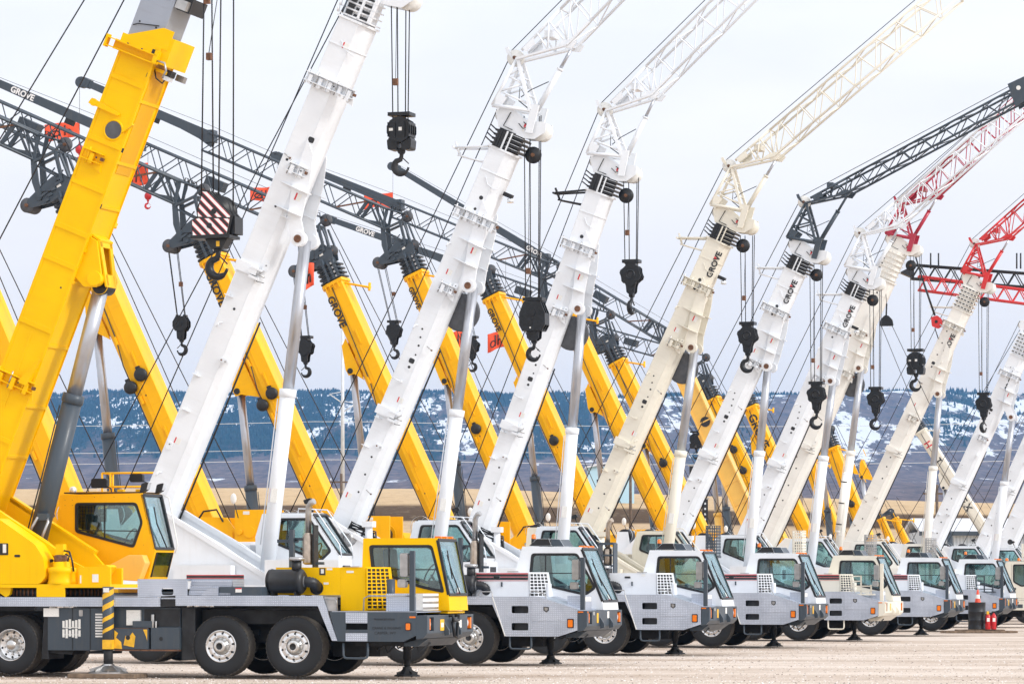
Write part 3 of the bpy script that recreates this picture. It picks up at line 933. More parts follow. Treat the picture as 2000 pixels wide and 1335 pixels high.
def collars_mb(kind, m, L, d, w):
    mb = MB('black')
    if kind == 'black':
        extrude_sect(mb, sect(d * .86, w * .86), L, L + .46)
        for i in range(4):
            t = L + .03 + i * .105
            mb.use('black').box(t, t + .055, -w * .49, w * .49, -d * .56, d * .52)
            mb.use(m).box(t + .056, t + .068, -w * .47, w * .47, -d * .50, -.02)
            mb.use('black')
            for q in (.30, .22, .10): mb.box(t - .03, t + .07, -w * .58, -w * .49, d * q, d * q + .07)
            mb.tube((t + .03, -w * .5, d * .5), (t + .09, -w * .52, d * .5 + .17), .018, 6)
        mb.use(m).box(L, L + .44, -w * .55, -w * .50, .02, .06).box(L, L + .44, -w * .55, -w * .5, -.1, -.07)
    elif kind == 'white':
        extrude_sect(mb, sect(d * .84, w * .84), L, L + .58)
        mb.use(m); extrude_sect(mb, sect(d * .88, w * .88), L, L + .54)
        for i in range(4):
            t = L + .03 + i * .14
            mb.use(m); extrude_sect(mb, sect(d * 1.12 - .03 * i, w * 1.06 - .02 * i), t, t + .03)
            mb.box(t, t + .14, -w * .53, -w * .44, -.08, -.03).box(t, t + .15, -w * .56, -w * .44, -d * .5, -d * .4)
            mb.use('black').box(t + .04, t + .13, -w * .54, -w * .42, d * .16, d * .34).box(t + .04, t + .09, -w * .46, -w * .43, -d * .45, d * .1)
            mb.use('grey').tube((t + .02, -w * .55, d * .42), (t + .16, -w * .55, d * .42), .02, 6)
            mb.use(m).tube((t, -w * .5, d * .58), (t + .12, -w * .5, d * .62), .03, 6)
    elif kind == 'ribbed':
        extrude_sect(mb.use(m), sect(d * .9, w * .9), L, L + 1.15)
        for i in range(6):
            t = L + .05 + i * .19
            mb.use(m); extrude_sect(mb, sect(d * 1.02, w), t, t + .03)
            for q in (-.3, -.1, .1, .3): mb.box(t, t + .10, -w * .52, -w * .46, d * q, d * q + .02)
            mb.use('black').box(t + .06, t + .10, -w * .5, -w * .44, d * .36, d * .50)
    else:                                               # perforated stack
        extrude_sect(mb.use(m), sect(d * .9, w * .9), L, L + .95)
        for i in range(6):
            t = L + .03 + i * .155
            mb.use(m); extrude_sect(mb, sect(d * 1.14, w * 1.04), t, t + .10)
            mb.use('black')
            for q in range(5): mb.prism(rounded([(t + .03, -d * .48 + q * d * .2), (t + .075, -d * .48 + q * d * .2), (t + .075, -d * .48 + q * d * .2 + .11), (t + .03, -d * .48 + q * d * .2 + .11)], .02), -w * .528, -w * .515)
            mb.use('rust').box(t + .02, t + .09, -w * .53, -w * .5, -d * .6, -d * .54)
    return mb
def sheave_mb(m, r, n=3, rim='rope'):
    mb = MB(m)
    for i in range(n):
        y = (i - (n - 1) / 2) * .085
        mb.lathe([(y - .032, 0), (y - .032, r * .55), (y - .02, r * .6), (y - .03, r), (y - .012, r), (y, r * .9), (y + .012, r), (y + .03, r), (y + .02, r * .6), (y + .032, r * .55), (y + .032, 0)], (0, 0, 0), n=24)
    mb.use('rust').tube((0, -.05 * n - .03, 0), (0, .05 * n + .03, 0), r * .22, 12)
    return mb
def nose_mb(m, t, d, reach):
    """boom nose: two cheek plates with a cross-tie, pinned to the last section"""
    mb = MB(m)
    pts = [(t - .02, -d * .55), (t - .02, d * .5), (t + .30, d * .5 + .22), (t + .48, d * .5 + .12), (t + .50, d * .2), (t + .40, -d * .3), (t + .52, -reach - .10), (t + .30, -reach - .16), (t + .06, -reach + .02)]
    for y in (-.27, .24): mb.prism(pts, y, y + .03)
    mb.box(t, t + .36, -.24, .24, -d * .4, d * .4)
    mb.use('black').path([(t + .42, -.29, d * .28), (t + .06, -.30, d * .34), (t + .05, -.30, -.02)], .012, 5)
    mb.path([(t + .25, -.3, -.1), (t + .18, -.32, -.25), (t + .28, -.3, -.38), (t + .33, -.3, -.2)], .012, 5)
    mb.disc((t + .18, -.27, -d * .5), .03, -.03, n=8)
    mb.use('red_mark').box(t + .22, t + .32, -.273, -.27, -d * .42, -d * .34)
    mb.use('sticker').box(t + .12, t + .22, -.273, -.27, -d * .42, -d * .34)
    return mb
def lug_mb(m, w, pt, pn):
    mb = MB(m)
    pts = [(pt + 2.0, -.05), (pt + 1.75, -.30), (pt + 1.2, -.46), (pt + .4, -.60), (pt + .05, pn - .14), (pt - .12, pn - .12), (pt - .17, pn + .02), (pt - .06, pn + .16), (pt + .30, -.30), (pt + 1.0, -.12)]
    for sg in (-1, 1):
        ya, yb = sorted((sg * w / 2, sg * (w / 2 + .05)))
        mb.prism(pts, ya, yb)
        for dt, a in ((.95, .18), (.45, .10)):
            mb.add(
                [(pt + dt + o, y, n) for o in (0, .022) for n, y in ((a, sg * w / 2), (-.35, sg * (w / 2 + .20)), (-.58, sg * (w / 2 + .12)), (-.58, sg * (w / 2 - .04)))],
                [(0, 1, 2, 3), (7, 6, 5, 4), (0, 4, 5, 1), (1, 5, 6, 2), (2, 6, 7, 3), (3, 7, 4, 0)])
        mb.tube((pt, sg * (w / 2 - .1), pn), (pt, sg * (w / 2 + .09), pn), .16, 20)
        mb.use('rust' if sg < 0 else m).tube((pt, sg * (w / 2 + .05), pn), (pt, sg * (w / 2 + .11), pn), .085, 16).use(m)
        mb.use('red_mark').box(pt + .72, pt + .88, *sorted((sg * (w / 2 + .052), sg * (w / 2 + .055))), -.32, -.28)
        mb.use('sticker').box(pt + .72, pt + .88, *sorted((sg * (w / 2 + .052), sg * (w / 2 + .055))), -.42, -.32).use(m)
    return mb
def details_mb(m, w, d, fr, sg=-1):
    """holes, pins and handles scattered along the near side"""
    mb = MB(m); y = sg * w / 2
    for t, n, r in fr['dots']: near_dot(mb, t, n, r, y, sg)
    if 'key' in fr:
        t, n = fr['key']
        mb.use(m).prism(rounded([(t - .22, n - .10), (t + .13, n - .10), (t + .13, n + .10), (t - .22, n + .10)], .09), *sorted((y, y + sg * .008)))
        mb.use('mark_black').prism(rounded([(t - .03, n - .07), (t + .09, n - .07), (t + .09, n + .07), (t - .03, n + .07)], .04), *sorted((y + sg * .008, y + sg * .012)))
        mb.disc((t - .13, y + sg * .008, n), .035, sg * .005, n=10)
    for t, n in fr.get('pins', ()):
        mb.use(m).prism(rounded([(t - .05, n - .10), (t + .05, n - .10), (t + .05, n + .10), (t - .05, n + .10)], .04), *sorted((y, y + sg * .03)))
        mb.use('rust').disc((t, y + sg * .03, n + .05), .018, sg * .02, n=8)
        mb.use('steel').disc((t, y + sg * .03, n - .05), .02, sg * .03, n=8)
    for t, n in fr.get('handles', ()):
        mb.use(m).tube((t, y + sg * .10, n + .12), (t, y + sg * .10, n - .10), .014, 6)
        mb.box(t - .02, t + .02, *sorted((y, y + sg * .11)), n - .12, n - .08)
    for t, n in fr.get('stick', ()):
        mb.use('red_mark').box(t - .04, t + .09, *sorted((y, y + sg * .004)), n + .05, n + .08)
        mb.use('sticker').box(t - .04, t + .09, *sorted((y, y + sg * .004)), n - .06, n + .05)
    rr = random.Random(int(d * 1000 + w * 77 + len(fr['dots']) * 13 + fr['dots'][0][0] * 31))
    for i in range(9):
        t, n = .6 + 8.2 * (i + rr.random() * .7) / 9, rr.choice((-.26, -.22, .18, .24, .27))
        k = rr.randrange(4)
        if k == 0: mb.use(m).tube((t, y, n), (t - .02, y + sg * .09, n + .04), .016, 6).tube((t - .02, y + sg * .09, n + .04), (t - .12, y + sg * .09, n + .05), .016, 6)
        elif k == 1: mb.use(m).prism(rounded([(t - .09, n - .06), (t + .09, n - .06), (t + .09, n + .06), (t - .09, n + .06)], .03), *sorted((y, y + sg * .025))).use('mark_black').disc((t + .03, y + sg * .025, n), .014, sg * .008, n=8)
        elif k == 2: mb.use(m).box(t, t + .012, *sorted((y, y + sg * .08)), n - .09, n + .09).box(t + .012, t + .06, *sorted((y, y + sg * .07)), n - .01, n + .01)
        else: mb.use('steel').tube((t, y + sg * .02, n - .07), (t + .05, y + sg * .05, n + .07), .012, 6).use('rust').disc((t, y, n - .07), .022, sg * .03, n=8)
    mb.use('black').path([(-.2, w * .44, -d * .5 + .03), (2.2, w * .44, -d * .5 + .025), (4.9, w * .44, -d * .5 + .03)], .022, 5)
    for t, n, a, b in fr.get('wire', ()): mb.use(m).path([(t, y + sg * .006, n), (t - .15, y + sg * .008, n - a * .4), (t - .2, y + sg * .006, n - a), (t - .2 + b, y + sg * .006, n - a - .1)], .009, 5)
    return mb
def red_vee(par, size, x, y, z, rot):
    """the red wedge filling the letter V"""
    def f():
        s = size
        return MB('red_mark').prism([(-.16 * s, .70 * s), (.16 * s, .70 * s), (0, .30 * s)], 0, .006, plane='xy')
    cached(('vee', size), 'red_wedge', par, f, 0, (x, y, z), rot)

def lattice(mb, U0, D0, dv, Lu, Ld, hw, nb, rc, rw, end=True):
    """four-chord lattice: upper chords from U0, lower chords from D0, both along dv"""
    U0, D0, dv = Vector(U0), Vector(D0), Vector(dv).normalized()
    P = lambda O, L, u, y: O + dv * (L * u) + Vector((0, y, 0))
    for y in (-hw, hw):
        mb.tube(P(U0, Lu, 0, y), P(U0, Lu, 1, y), rc, 8)
        mb.tube(P(D0, Ld, 0, y), P(D0, Ld, 1, y), rc, 8)
        for i in range(nb):
            a, b, c = i / nb, (i + .5) / nb, (i + 1) / nb
            mb.tube(P(D0, Ld, a, y), P(U0, Lu, b, y), rw, 6, caps=False)
            mb.tube(P(U0, Lu, b, y), P(D0, Ld, c, y), rw, 6, caps=False)
    for i in range(nb):
        a, c = i / nb, (i + 1) / nb
        s = 1 if i % 2 else -1
        mb.tube(P(U0, Lu, a, -hw * s), P(U0, Lu, c, hw * s), rw, 6, caps=False)
        mb.tube(P(D0, Ld, a, hw * s), P(D0, Ld, c, -hw * s), rw, 6, caps=False)
    for u in ((0, 1) if end else (0,)):
        for O, L in ((U0, Lu), (D0, Ld)): mb.tube(P(O, L, u, -hw), P(O, L, u, hw), rw * 1.3, 6)
    return mb

# ------------------------------------------------------------------ jib raised from the boom nose of the front row cranes
def front_jib(par, m, T, ang, jang, Lj, dark=False, far_len=None, offs=None):
    """T: tip of the base section in crane axes; offsets measured along / across the boom"""
    ca, sa = math.cos(R(ang)), math.sin(R(ang))
    W = lambda t, n, y=0: Vector((T[0] + t * ca - n * sa, y, T[1] + t * sa + n * ca))
    apex, elbow = W(2.12, .60), W(2.86, -.47)
    if offs: apex, elbow = W(*offs[0]), W(*offs[1])
    bl, br = W(.86, .66), W(1.10, -.26)
    dv = Vector((math.cos(R(jang)), 0, math.sin(R(jang))))
    mb = MB(m)
    for y in (-.36, .36):
        s = 1 if y > 0 else -1
        Y = lambda p, q=1.: p + Vector((0, y * q, 0))
        mb.tube(Y(bl), Y(apex, .55), .045, 8); mb.beam(Y(br), Y(apex, .55), .07, .10, (0, 1, 0))
        mb.tube(Y(bl), Y(br), .045, 8)
        for u, v in ((.30, .12), (.30, .50), (.62, .50), (.62, .80)):
            mb.tube(Y(bl.lerp(apex, u), 1 - .45 * u), Y(br.lerp(apex, v), 1 - .45 * v), .026, 6)
        mb.prism([(p.x, p.z) for p in (br, br + (apex - br) * .12, W(1.30, -.42), W(.62, -.52), W(.58, -.36))], y - .03, y + .03)
        mb.prism([(p.x, p.z) for p in (bl, bl + (apex - bl) * .26, W(1.15, .40), W(.80, .48))], y - .02, y + .02)
    for u in (.3, .62):
        mb.tube(bl.lerp(apex, u) + Vector((0, -.3, 0)), bl.lerp(apex, u) + Vector((0, .3, 0)), .026, 6)
        mb.tube(br.lerp(apex, u) + Vector((0, -.3, 0)), br.lerp(apex, u) + Vector((0, .3, 0)), .026, 6)
    mb.use('black').path([br + Vector((0, -.3, .0)), W(1.2, .1, -.34), W(1.5, .22, -.30), W(1.35, -.02, -.3)], .014, 5)
    tw = mb.build('jib_mast', par)
    mb = MB(m)
    up0 = apex + dv * .18 + Vector((0, 0, .04))
    for y in (-.34, .34):
        mb.beam(apex + Vector((0, y * .7, -.03)), elbow + Vector((0, y, .0)), .05, .15, (0, 1, 0))
        e = elbow + Vector((0, y, 0))
        mb.prism([(e.x - .28, e.z - .02), (e.x - .10, e.z + .10), (e.x + .10, e.z + .13), (e.x + .22, e.z + .06), (e.x + .10, e.z - .09)], y - .035, y + .035)
        f = e + dv * .75
        mb.beam(e, f, .05, .14, (0, 1, 0))
        q = up0 + dv * .42 + Vector((0, y, 0))
        mb.prism([((up0 + dv * .06).x, (up0 + dv * .06).z), (q.x, q.z), (q.x + .05, q.z - .16), ((up0 + dv * .08).x + .06, (up0 + dv * .08).z - .12)], y - .012, y + .012)
        # first, open bays
        mid = apex.lerp(elbow, .62)
        for a, b in ((.55, mid), (.95, mid), (.95, elbow), (1.35, elbow)):
            mb.tube(up0 + dv * a + Vector((0, y, 0)), b + Vector((0, y, 0)), .024, 6)
        mb.tube(up0 + Vector((0, y * .8, 0)), up0 + dv * 1.4 + Vector((0, y, 0)), .04, 8)
    mb.box(mid.x - .10, mid.x + .10, -.3, .3, mid.z + .30, mid.z + .46)
    du = (elbow - up0).dot(dv)
    lattice(mb, up0 + dv * 1.35, elbow, dv, Lj - 1.35, Lj - du, .36, int(Lj / .82), .036, .019)
    tip_u, tip_d = up0 + dv * Lj, elbow + dv * (Lj - du)
    for y in (-.30, .27): mb.prism([(p.x, p.z) for p in (tip_u, tip_d, tip_d + dv * .8, tip_u + dv * .9)], y, y + .03)
    j = mb.build('jib', par)
    if dark:                                            # the folded tip section carried on the lattice
        mb = MB(m)
        c = elbow + dv * (far_len or 5)
        pr = Vector((-dv.z, 0, dv.x))
        for y in (-.42, .39): mb.prism([(p.x, p.z) for p in (c - pr * .12, c + dv * 1.2 - pr * .05, c + dv * 1.3 + pr * .55, c + dv * .1 + pr * .62)], y, y + .03)
        mb.beam(c + dv * .4 + pr * .25, c + dv * 3.0 + pr * .3, .34, .7, (0, 1, 0))
        mb.use('sticker').disc((c + dv * .35 + pr * .35 + Vector((0, -.42, 0))), .07, -.02)
        mb.disc((c + dv * .95 + pr * .3 + Vector((0, -.42, 0))), .07, -.02)
        mb.build('jib_extension', j)
    s0, s1 = W(1.16, -.30), elbow - Vector((.02, 0, .08))
    sm = MB(m)
    sm.tube(s0, s0.lerp(s1, .70), .068, 12).tube(s0.lerp(s1, .67), s0.lerp(s1, .70), .08, 12)
    sm.use('black').path([W(1.3, .1, -.3), W(1.55, -.05, -.28), s0.lerp(s1, .45) + Vector((-.06, -.09, .03))], .012, 5)
    jc = sm.build('jib_cylinder', j)
    MB('chrome' if not dark else 'grey').tube(s0.lerp(s1, .69), s1, .040, 12).build('jib_rod', j)
    wl = apex + Vector((-.10, 0, .02))
    link_sheave(j, 'sheave', .20, 2, wl, 'sticker' if not dark else 'sticker')
    MB(m).prism([(wl.x - .02, wl.z - .05), (wl.x - .16, wl.z + .26), (wl.x - .24, wl.z + .24), (wl.x - .20, wl.z + .12)], -.11, -.07).build('sheave_arm', j)
    # rope over the jib head
    MB('rope').tube(wl + Vector((-.12, 0, .17)), up0 + dv * (Lj + .6) + Vector((-.1, 0, .16)), .011, 5).build('jib_rope', j)
    return apex, wl
def link_sheave(par, name, r, n, loc, m):
    return cached(('sheave', m, r, n), name, par, lambda: sheave_mb(m, r, n), 0, loc)

# ------------------------------------------------------------------ upper works
def shell(pm, prof, win, y0, y1, open_edges, t=.04, near_win=None):
    mb = MB(pm)
    inn = ring(prof, -t)
    for y in (y0, y1 - t): mb.prism(prof, y, y + t, [rounded(ring(win, -.003), .05)])
    n = len(prof)
    for i in range(n):
        if i in open_edges: continue
        j = (i + 1) % n
        mb.prism([prof[i], prof[j], inn[j], inn[i]], y0 + t, y1 - t)
    return mb
def glass_edge(par, key, prof, i, y0, y1, wiper=True):
    A, B = Vector(prof[i]), Vector(prof[(i + 1) % len(prof)])
    d = B - A; nr = Vector((-d.y, d.x)).normalized()
    c = Vector((sum(p[0] for p in prof) / len(prof), sum(p[1] for p in prof) / len(prof)))
    if nr.dot(A - c) < 0: nr = -nr
    q = lambda u, y, o: (A.x + d.x * u + nr.x * o, y, A.y + d.y * u + nr.y * o)
    def fr():
        mb = MB('black')
        for yy in (y0 + .03, y1 - .03): mb.beam(q(.02, yy, -.01), q(.98, yy, -.01), .05, .06, (0, 1, 0))
        for u in (.03, .97): mb.beam(q(u, y0 + .03, -.01), q(u, y1 - .03, -.01), .05, .05, (nr.x, 0, nr.y))
        if wiper: mb.path([q(.96, (y0 + y1) / 2, .05), q(.55, y0 + .25, .055), q(.25, y0 + .3, .05)], .014, 6)
        return mb
    f = cached((key, 'f', i), 'windshield', par, fr)
    cached((key, 'g', i), 'pane', f, lambda: MB('windshield_glass').add([q(u, y, o) for o in (-.02, -.012) for u in (.02, .98) for y in (y0 + .03, y1 - .03)],
           [(0, 1, 3, 2), (4, 6, 7, 5), (0, 4, 5, 1), (2, 3, 7, 6), (0, 2, 6, 4), (1, 5, 7, 3)]))
OPW = [(-5.42, 1.68), (-5.46, 2.66), (-5.30, 3.16), (-4.15, 3.16), (-3.52, 2.26), (-3.66, 1.68)]
OWW = [(-5.13, 3.04), (-4.22, 3.04), (-3.74, 2.36), (-3.98, 2.14), (-5.22, 2.62)]
def op_cab_white(par, pm):
    y0, y1 = .70, 1.55
    c = cached(('opcab', pm), 'operator_cab', par, lambda: shell(pm, OPW, OWW, y0, y1, (3,)).use('black').box(-5.25, -4.2, y0 + .1, y1 - .1, 3.162, 3.185), .008)
    window_parts(c, 'ow', OWW, y0, .04, div=[((-4.72, 3.04), (-4.72, 2.42))])
    window_parts(c, 'ow2', OWW, y1 - .04, .04)
    glass_edge(c, 'og', OPW, 3, y0, y1)
    cached('oseat', 'seat', c, lambda: seat_mb(-4.7, 1.1, 1.72).use('paper').box(-4.15, -3.85, 1.3, 1.32, 2.1, 2.4), .01)
    def rail():
        mb = MB(pm)
        for y in (y0 + .05, y1 - .05): mb.path([(-4.5, y, 3.17), (-4.48, y, 3.27), (-4.1, y, 3.25), (-3.55, y, 2.5), (-3.5, y, 2.22)], .016, 6)
        mb.tube((-4.48, y0 + .05, 3.27), (-4.48, y1 - .05, 3.27), .016, 6)
        mb.use('black').tube((-4.2, y0 + .2, 3.2), (-4.3, y0 + .18, 3.42), .02, 6)
        mb.prism(rounded([(-4.36, 3.36), (-4.2, 3.42), (-4.24, 3.50), (-4.40, 3.45)], .02), y0 + .1, y0 + .2)
        return mb
    cached(('orail', pm), 'roof_guard', c, rail)
def lift_cyl(par, m, top, mid, zb=1.9, r=.165, rr=.125, extra=False, rodm='chrome'):
    T, Mi = Vector((top[0], 0, top[1])), Vector((mid[0], 0, mid[1]))
    d = (Mi - T).normalized()
    B = T + d * ((T.z - zb) / -d.z)
    mb = MB(m).tube(Mi, B, r, 24)
    mb.lathe([(-.01, r * .75), (0, r + .02), (.16, r + .02), (.17, r)], Mi, d, 24)
    p = B - d * 1.5 + Vector((.02, -r + .01, 0))
    sticker = m != 'grey'
    if sticker: mb.use('sticker').beam(p, p - d * .30, .14, .03, (0, 1, 0))
    p = p + Vector((-.095, .03, 0))
    if sticker: mb.use('red_mark').beam(p, p - d * .30, .035, .03, (0, 1, 0))
    mb.use(m).path([Mi + d * .2 + Vector((-r - .03, -.05, 0)), Mi + d * 1.5 + Vector((-r - .03, -.05, 0)), B - d * .6 + Vector((-r - .04, -.05, 0))], .014, 6)
    if extra:
        q = Mi + d * .9 + Vector((-.05, -r - .13, 0)); e = Mi + d * 3.0 + Vector((-.05, -r - .13, 0))
        mb.tube(q, e, .10, 16); mb.sphere(q, .10, 12); mb.sphere(e, .10, 12)
        mb.use('black')
        for u in (.12, .5, .88): mb.lathe([(0, .11), (.04, .11)], q.lerp(e, u), d, 16)
    c = mb.build('lift_cylinder', par)
    MB(rodm).tube(T, Mi + d * .05, rr, 24).build('rod', c)
    return c
def super_w(par, pm, drums, stripe=False):
    def turn():
        mb = MB('black').lathe([(0, .82), (.02, .86), (.10, .86), (.13, .82)], (-5.2, 0, 1.41), (0, 0, 1), 40)
        mb.use(pm).box(-9.2, -3.0, -1.18, 1.18, 1.55, 1.63)
        return mb
    cached(('turn', pm), 'turntable', par, turn)
    def frame():
        mb = MB(pm)
        for y in (-.86, .40):
            mb.prism([(-8.4, 1.63), (-8.2, 2.6), (-7.5, 3.3), (-6.95, 3.22), (-5.64, 2.50), (-4.75, 1.92), (-4.4, 1.63)], y, y + .06)
            mb.beam((-7.0, y + .03, 3.20), (-4.6, y + .03, 1.80), .10, .13, (0, 1, 0))
        mb.box(-6.6, -5.3, -1.15, -.90, 1.63, 2.05)
        mb.box(-5.0, -4.1, -.5, .5, 1.63, 1.9)
        mb.tube((-7.45, -.95, 2.75), (-7.45, .55, 2.75), .10, 14)
        if stripe:
            mb.use('mark_black').box(-6.3, -5.0, -1.153, -1.15, 1.72, 1.84)
            mb.use('red_mark').box(-6.3, -5.0, -1.156, -1.15, 1.83, 1.85).box(-6.3, -5.0, -1.156, -1.15, 1.77, 1.785)
        return mb
    cached(('sframe', pm, stripe), 'slew_frame', par, frame, .008)
    cached(('sbody', pm), 'machine_housing', par, lambda: MB(pm).box(-4.55, -2.9, -1.12, -.30, 1.63, 2.16).use('black').box(-2.9, -2.895, -.9, -.4, 1.75, 2.05), .012)
    cached(('obox', pm), 'oil_tank', par, lambda: MB(pm).box(-6.5, -5.6, .75, 1.3, 1.63, 2.5), .02)
    cached(('cw', pm), 'counterweight', par, lambda: MB(pm).prism(rounded([(-9.6, -1.22), (-8.6, -1.22), (-8.6, 1.22), (-9.6, 1.22)], .15), 1.64, 2.65, plane='xy'), .01)
    def win():
        mb = MB('rope')
        for x, z in drums:
            mb.use('rope').tube((x - .05, -.3, z - .22), (x - .05, .3, z - .22), .21, 20)
            mb.use(pm)
            for y in (-.36, .32): mb.lathe([(0, .29), (.04, .29)], (x - .05, y, z - .22), (0, 1, 0), 20)
            mb.prism([(x - .35, 2.3), (x - .25, z - .1), (x + .1, z - .1), (x + .25, 2.3)], .37, .42)
            mb.prism([(x - .35, 2.3), (x - .25, z - .1), (x + .1, z - .1), (x + .25, 2.3)], -.42, -.37)
        return mb
    win().build('winch', par)

def clutter_mb(pm, x=-5.9):
    """hydraulic hoses, valves and a winch motor behind the boom foot"""
    rr = random.Random(3)
    mb = MB('black')
    for i in range(9):
        a = rr.random()
        mb.path([(x - .9 + a * .4, -.2 - .5 * rr.random(), 2.3 + .5 * rr.random()), (x - .6, -.5, 2.9 + .3 * rr.random()), (x - .2 + .2 * a, -.45, 2.7 + .3 * rr.random()), (x, -.3, 2.2)], .02, 6)
    mb.use('steel').lathe([(0, .2), (.12, .22), (.14, .12), (.25, .1)], (x - .55, -.75, 2.75), (0, -1, 0), 16)
    mb.use(pm).tube((x - .12, -.62, 2.2), (x - .12, -.62, 3.1), .09, 12).box(x - .25, x + .02, -.75, -.5, 3.0, 3.14)
    return mb

def front_upper(par, pm, S):
    """everything that turns on a white or cream truck crane"""
    fx, ang, L = S['foot'], S['ang'], S['L']
    d, w = S.get('d', .68), S.get('w', .72)
    ca, sa = math.cos(R(ang)), math.sin(R(ang))
    T = (fx + L * ca, 2.9 + L * sa)
    toB = lambda x, z: ((x - fx) * ca + (z - 2.9) * sa, -(x - fx) * sa + (z - 2.9) * ca)
    toW = lambda t, n, y=0: Vector((fx + t * ca - n * sa, y, 2.9 + t * sa + n * ca))
    super_w(par, pm, S['drums'], S.get('stripe', False))
    op_cab_white(par, pm)
    if S.get('clutter', True): clutter_mb(pm).build('hydraulics', par)
    bm = boom_mesh(pm, L, d, w).build('boom', par, .006, (fx, 0, 2.9), (0, -R(ang), 0))
    kind = S.get('collar', 'black')
    collars_mb(kind, pm, L, d, w).build('inner_sections', bm)
    ct = {'black': .46, 'white': .55, 'ribbed': 1.15, 'perf': .95}[kind]
    reach = S.get('reach', .62)
    nose_mb(pm, L + ct, d, reach).build('boom_nose', bm, .004)
    link_sheave(bm, 'sheave', .23, 4, (L + ct + .28, 0, -reach), 'sticker' if pm != 'cream' else 'cream')
    link_sheave(bm, 'sheave', .19, 2, (L + ct + .30, 0, d * .5 + .10), 'sticker')
    if kind != 'white': link_sheave(bm, 'sheave', .20, 1, (L + ct - .30, -.1, -reach - .06), 'black')
    cy = S['cyl']
    lift_cyl(par, pm, cy[0], cy[1], extra=S.get('extra', False))
    pt, pn = toB(*cy[0])
    lug_mb(pm, w, pt, min(pn, -.50)).build('lift_lug', bm, .006)
    for i, t in enumerate(S.get('latch', (8.18,))):
        latch_mb(pm, w, -.66 if S.get('wide') else -.52, .52, -1, i).build('jib_bracket', bm, 0, (t, 0, 0))
    for t in S.get('strap', (3.07,)): strap_mb(pm, w, d).build('strap_bracket', bm, 0, (t, 0, 0))
    latch_mb(pm, w, -.32, .12, -1, 9).build('hook_bracket', bm, 0, (S.get('mid', 6.38), 0, 0))
    details_mb(pm, w, d, S['det']).build('fittings', bm)
    if S.get('reel'):
        MB('disc_grey').lathe([(0, 0), (0, .42), (.02, .46), (.08, .46), (.10, .40), (.12, .38)], (0, .05, 0), (0, 1, 0), 32).use('black').disc((0, .05, -.2), .03, -.02).build('hose_reel', bm, 0, (pt - .68, 0, -.5))
    if S.get('arm', True):
        am = MB(S.get('armm', pm))
        for y in (-.3, .3): am.tube((L - .05, y, d * .5), (L - .42, y * .5, 1.22), .028, 6).tube((L - .45, y, d * .5), (L - .55, y * .5, 1.05), .022, 6)
        am.tube((L - .42, -.28, 1.2), (L - .42, .28, 1.2), .03, 6).tube((L - .55, -.1, 1.0), (L - .28, -.1, 1.24), .03, 6)
        am.build('rope_guide_arm', bm)
    if S.get('lamp'):
        MB('black').box(L - 1.0, L - .9, -.2, -.05, -d * .5 - .28, -d * .5 - .05).use('lamp_glass').disc((L - 1.0, -.12, -d * .5 - .25), .08, -.1, (1, 0, .4)).build('work_light', bm)
    if 'text' in S:
        t0, n0, sz = S['text']
        lettering('GROVE', sz, bm, (t0, -w / 2 - .003, n0), (R(90), 0, 0), 'mark_black')
        red_vee(bm, sz, t0 + sz * 2.42, -w / 2 - .004, n0, (R(90), 0, 0))
    # ropes
    ropes = MB('rope')
    s_up = toW(L + ct + .30 + .1, d * .5 + .25)
    wl = None
    if 'jib' in S:
        J = S['jib']
        apex, wl = front_jib(par, J['m'], T if ct < .6 else (T[0] + (ct - .46) * ca, T[1] + (ct - .46) * sa), ang, J['ang'], J['L'], J.get('dark', False), J.get('far'), J.get('offs'))
        s2 = wl + Vector((-.2, 0, .02))
        if 'end' in J: pass
    else: s2 = toW(L + ct + .75, d * .5 + .05)
    (x0, z0), (x1, z1) = S['drums']
    ropes.tube(s2 + Vector((0, .12, 0)), (x0, .12, z0), .013, 5)
    ropes.tube(s_up + Vector((0, -.12, 0)), (x1, -.12, z1), .013, 5)
    ropes.build('winch_ropes', par)
    h = S['hook']                                       # x, top of falls, top of block
    fr = MB('rope')
    for i, o in enumerate(S.get('falls', (-.21, -.09, .12, .21))):
        fr.tube((h[0] + o, -.12 + .08 * (i % 3), h[1] + .75), (h[0] + o * .8, -.12 + .08 * (i % 3), h[2] - .15), .013, 5)
    fr.tube((h[0] - .05, -.2, h[1] + (.5 if kind == 'white' else .1)), (h[0] - .08, -.2, h[2] + .75), .007, 5)
    fr.use('rust').box(h[0] - .13, h[0] - .03, -.25, -.15, h[2] + .60, h[2] + .74)
    fr.build('hoist_rope', par)
    return T

# ------------------------------------------------------------------ the big yellow crane in front
def diag_stripes(mb, poly, y, mats, pitch, t=.004, slope=1.0):
    """bands clipped to a convex polygon in the x-z plane"""
    xs = [p[0] - slope * p[1] for p in poly]
    lo = min(xs); i = 0
    def clip(pg, a, sgn):
        out = []
        for k in range(len(pg)):
            p, q = pg[k], pg[(k + 1) % len(pg)]
            fp, fq = sgn * (p[0] - slope * p[1] - a), sgn * (q[0] - slope * q[1] - a)
            if fp >= 0: out.append(p)
            if fp * fq < 0:
                u = fp / (fp - fq); out.append((p[0] + (q[0] - p[0]) * u, p[1] + (q[1] - p[1]) * u))
        return out
    a = lo
    while a < max(xs):
        m, wd = mats[i % len(mats)], pitch[i % len(pitch)]
        if m:
            pg = clip(clip(list(poly), a, 1), a + wd, -1)
            if len(pg) > 2: mb.use(m).prism(pg, *sorted((y, y - t)))
        a += wd; i += 1
    return mb
CABY = [(.80, 1.20), (.84, 1.99), (.86, 2.50), (2.27, 2.50), (2.49, 1.46), (2.51, 1.19), (.84, 1.19)]
WINY = [(1.00, 2.35), (2.16, 2.35), (2.38, 1.54), (1.98, 1.62), (1.05, 1.92)]
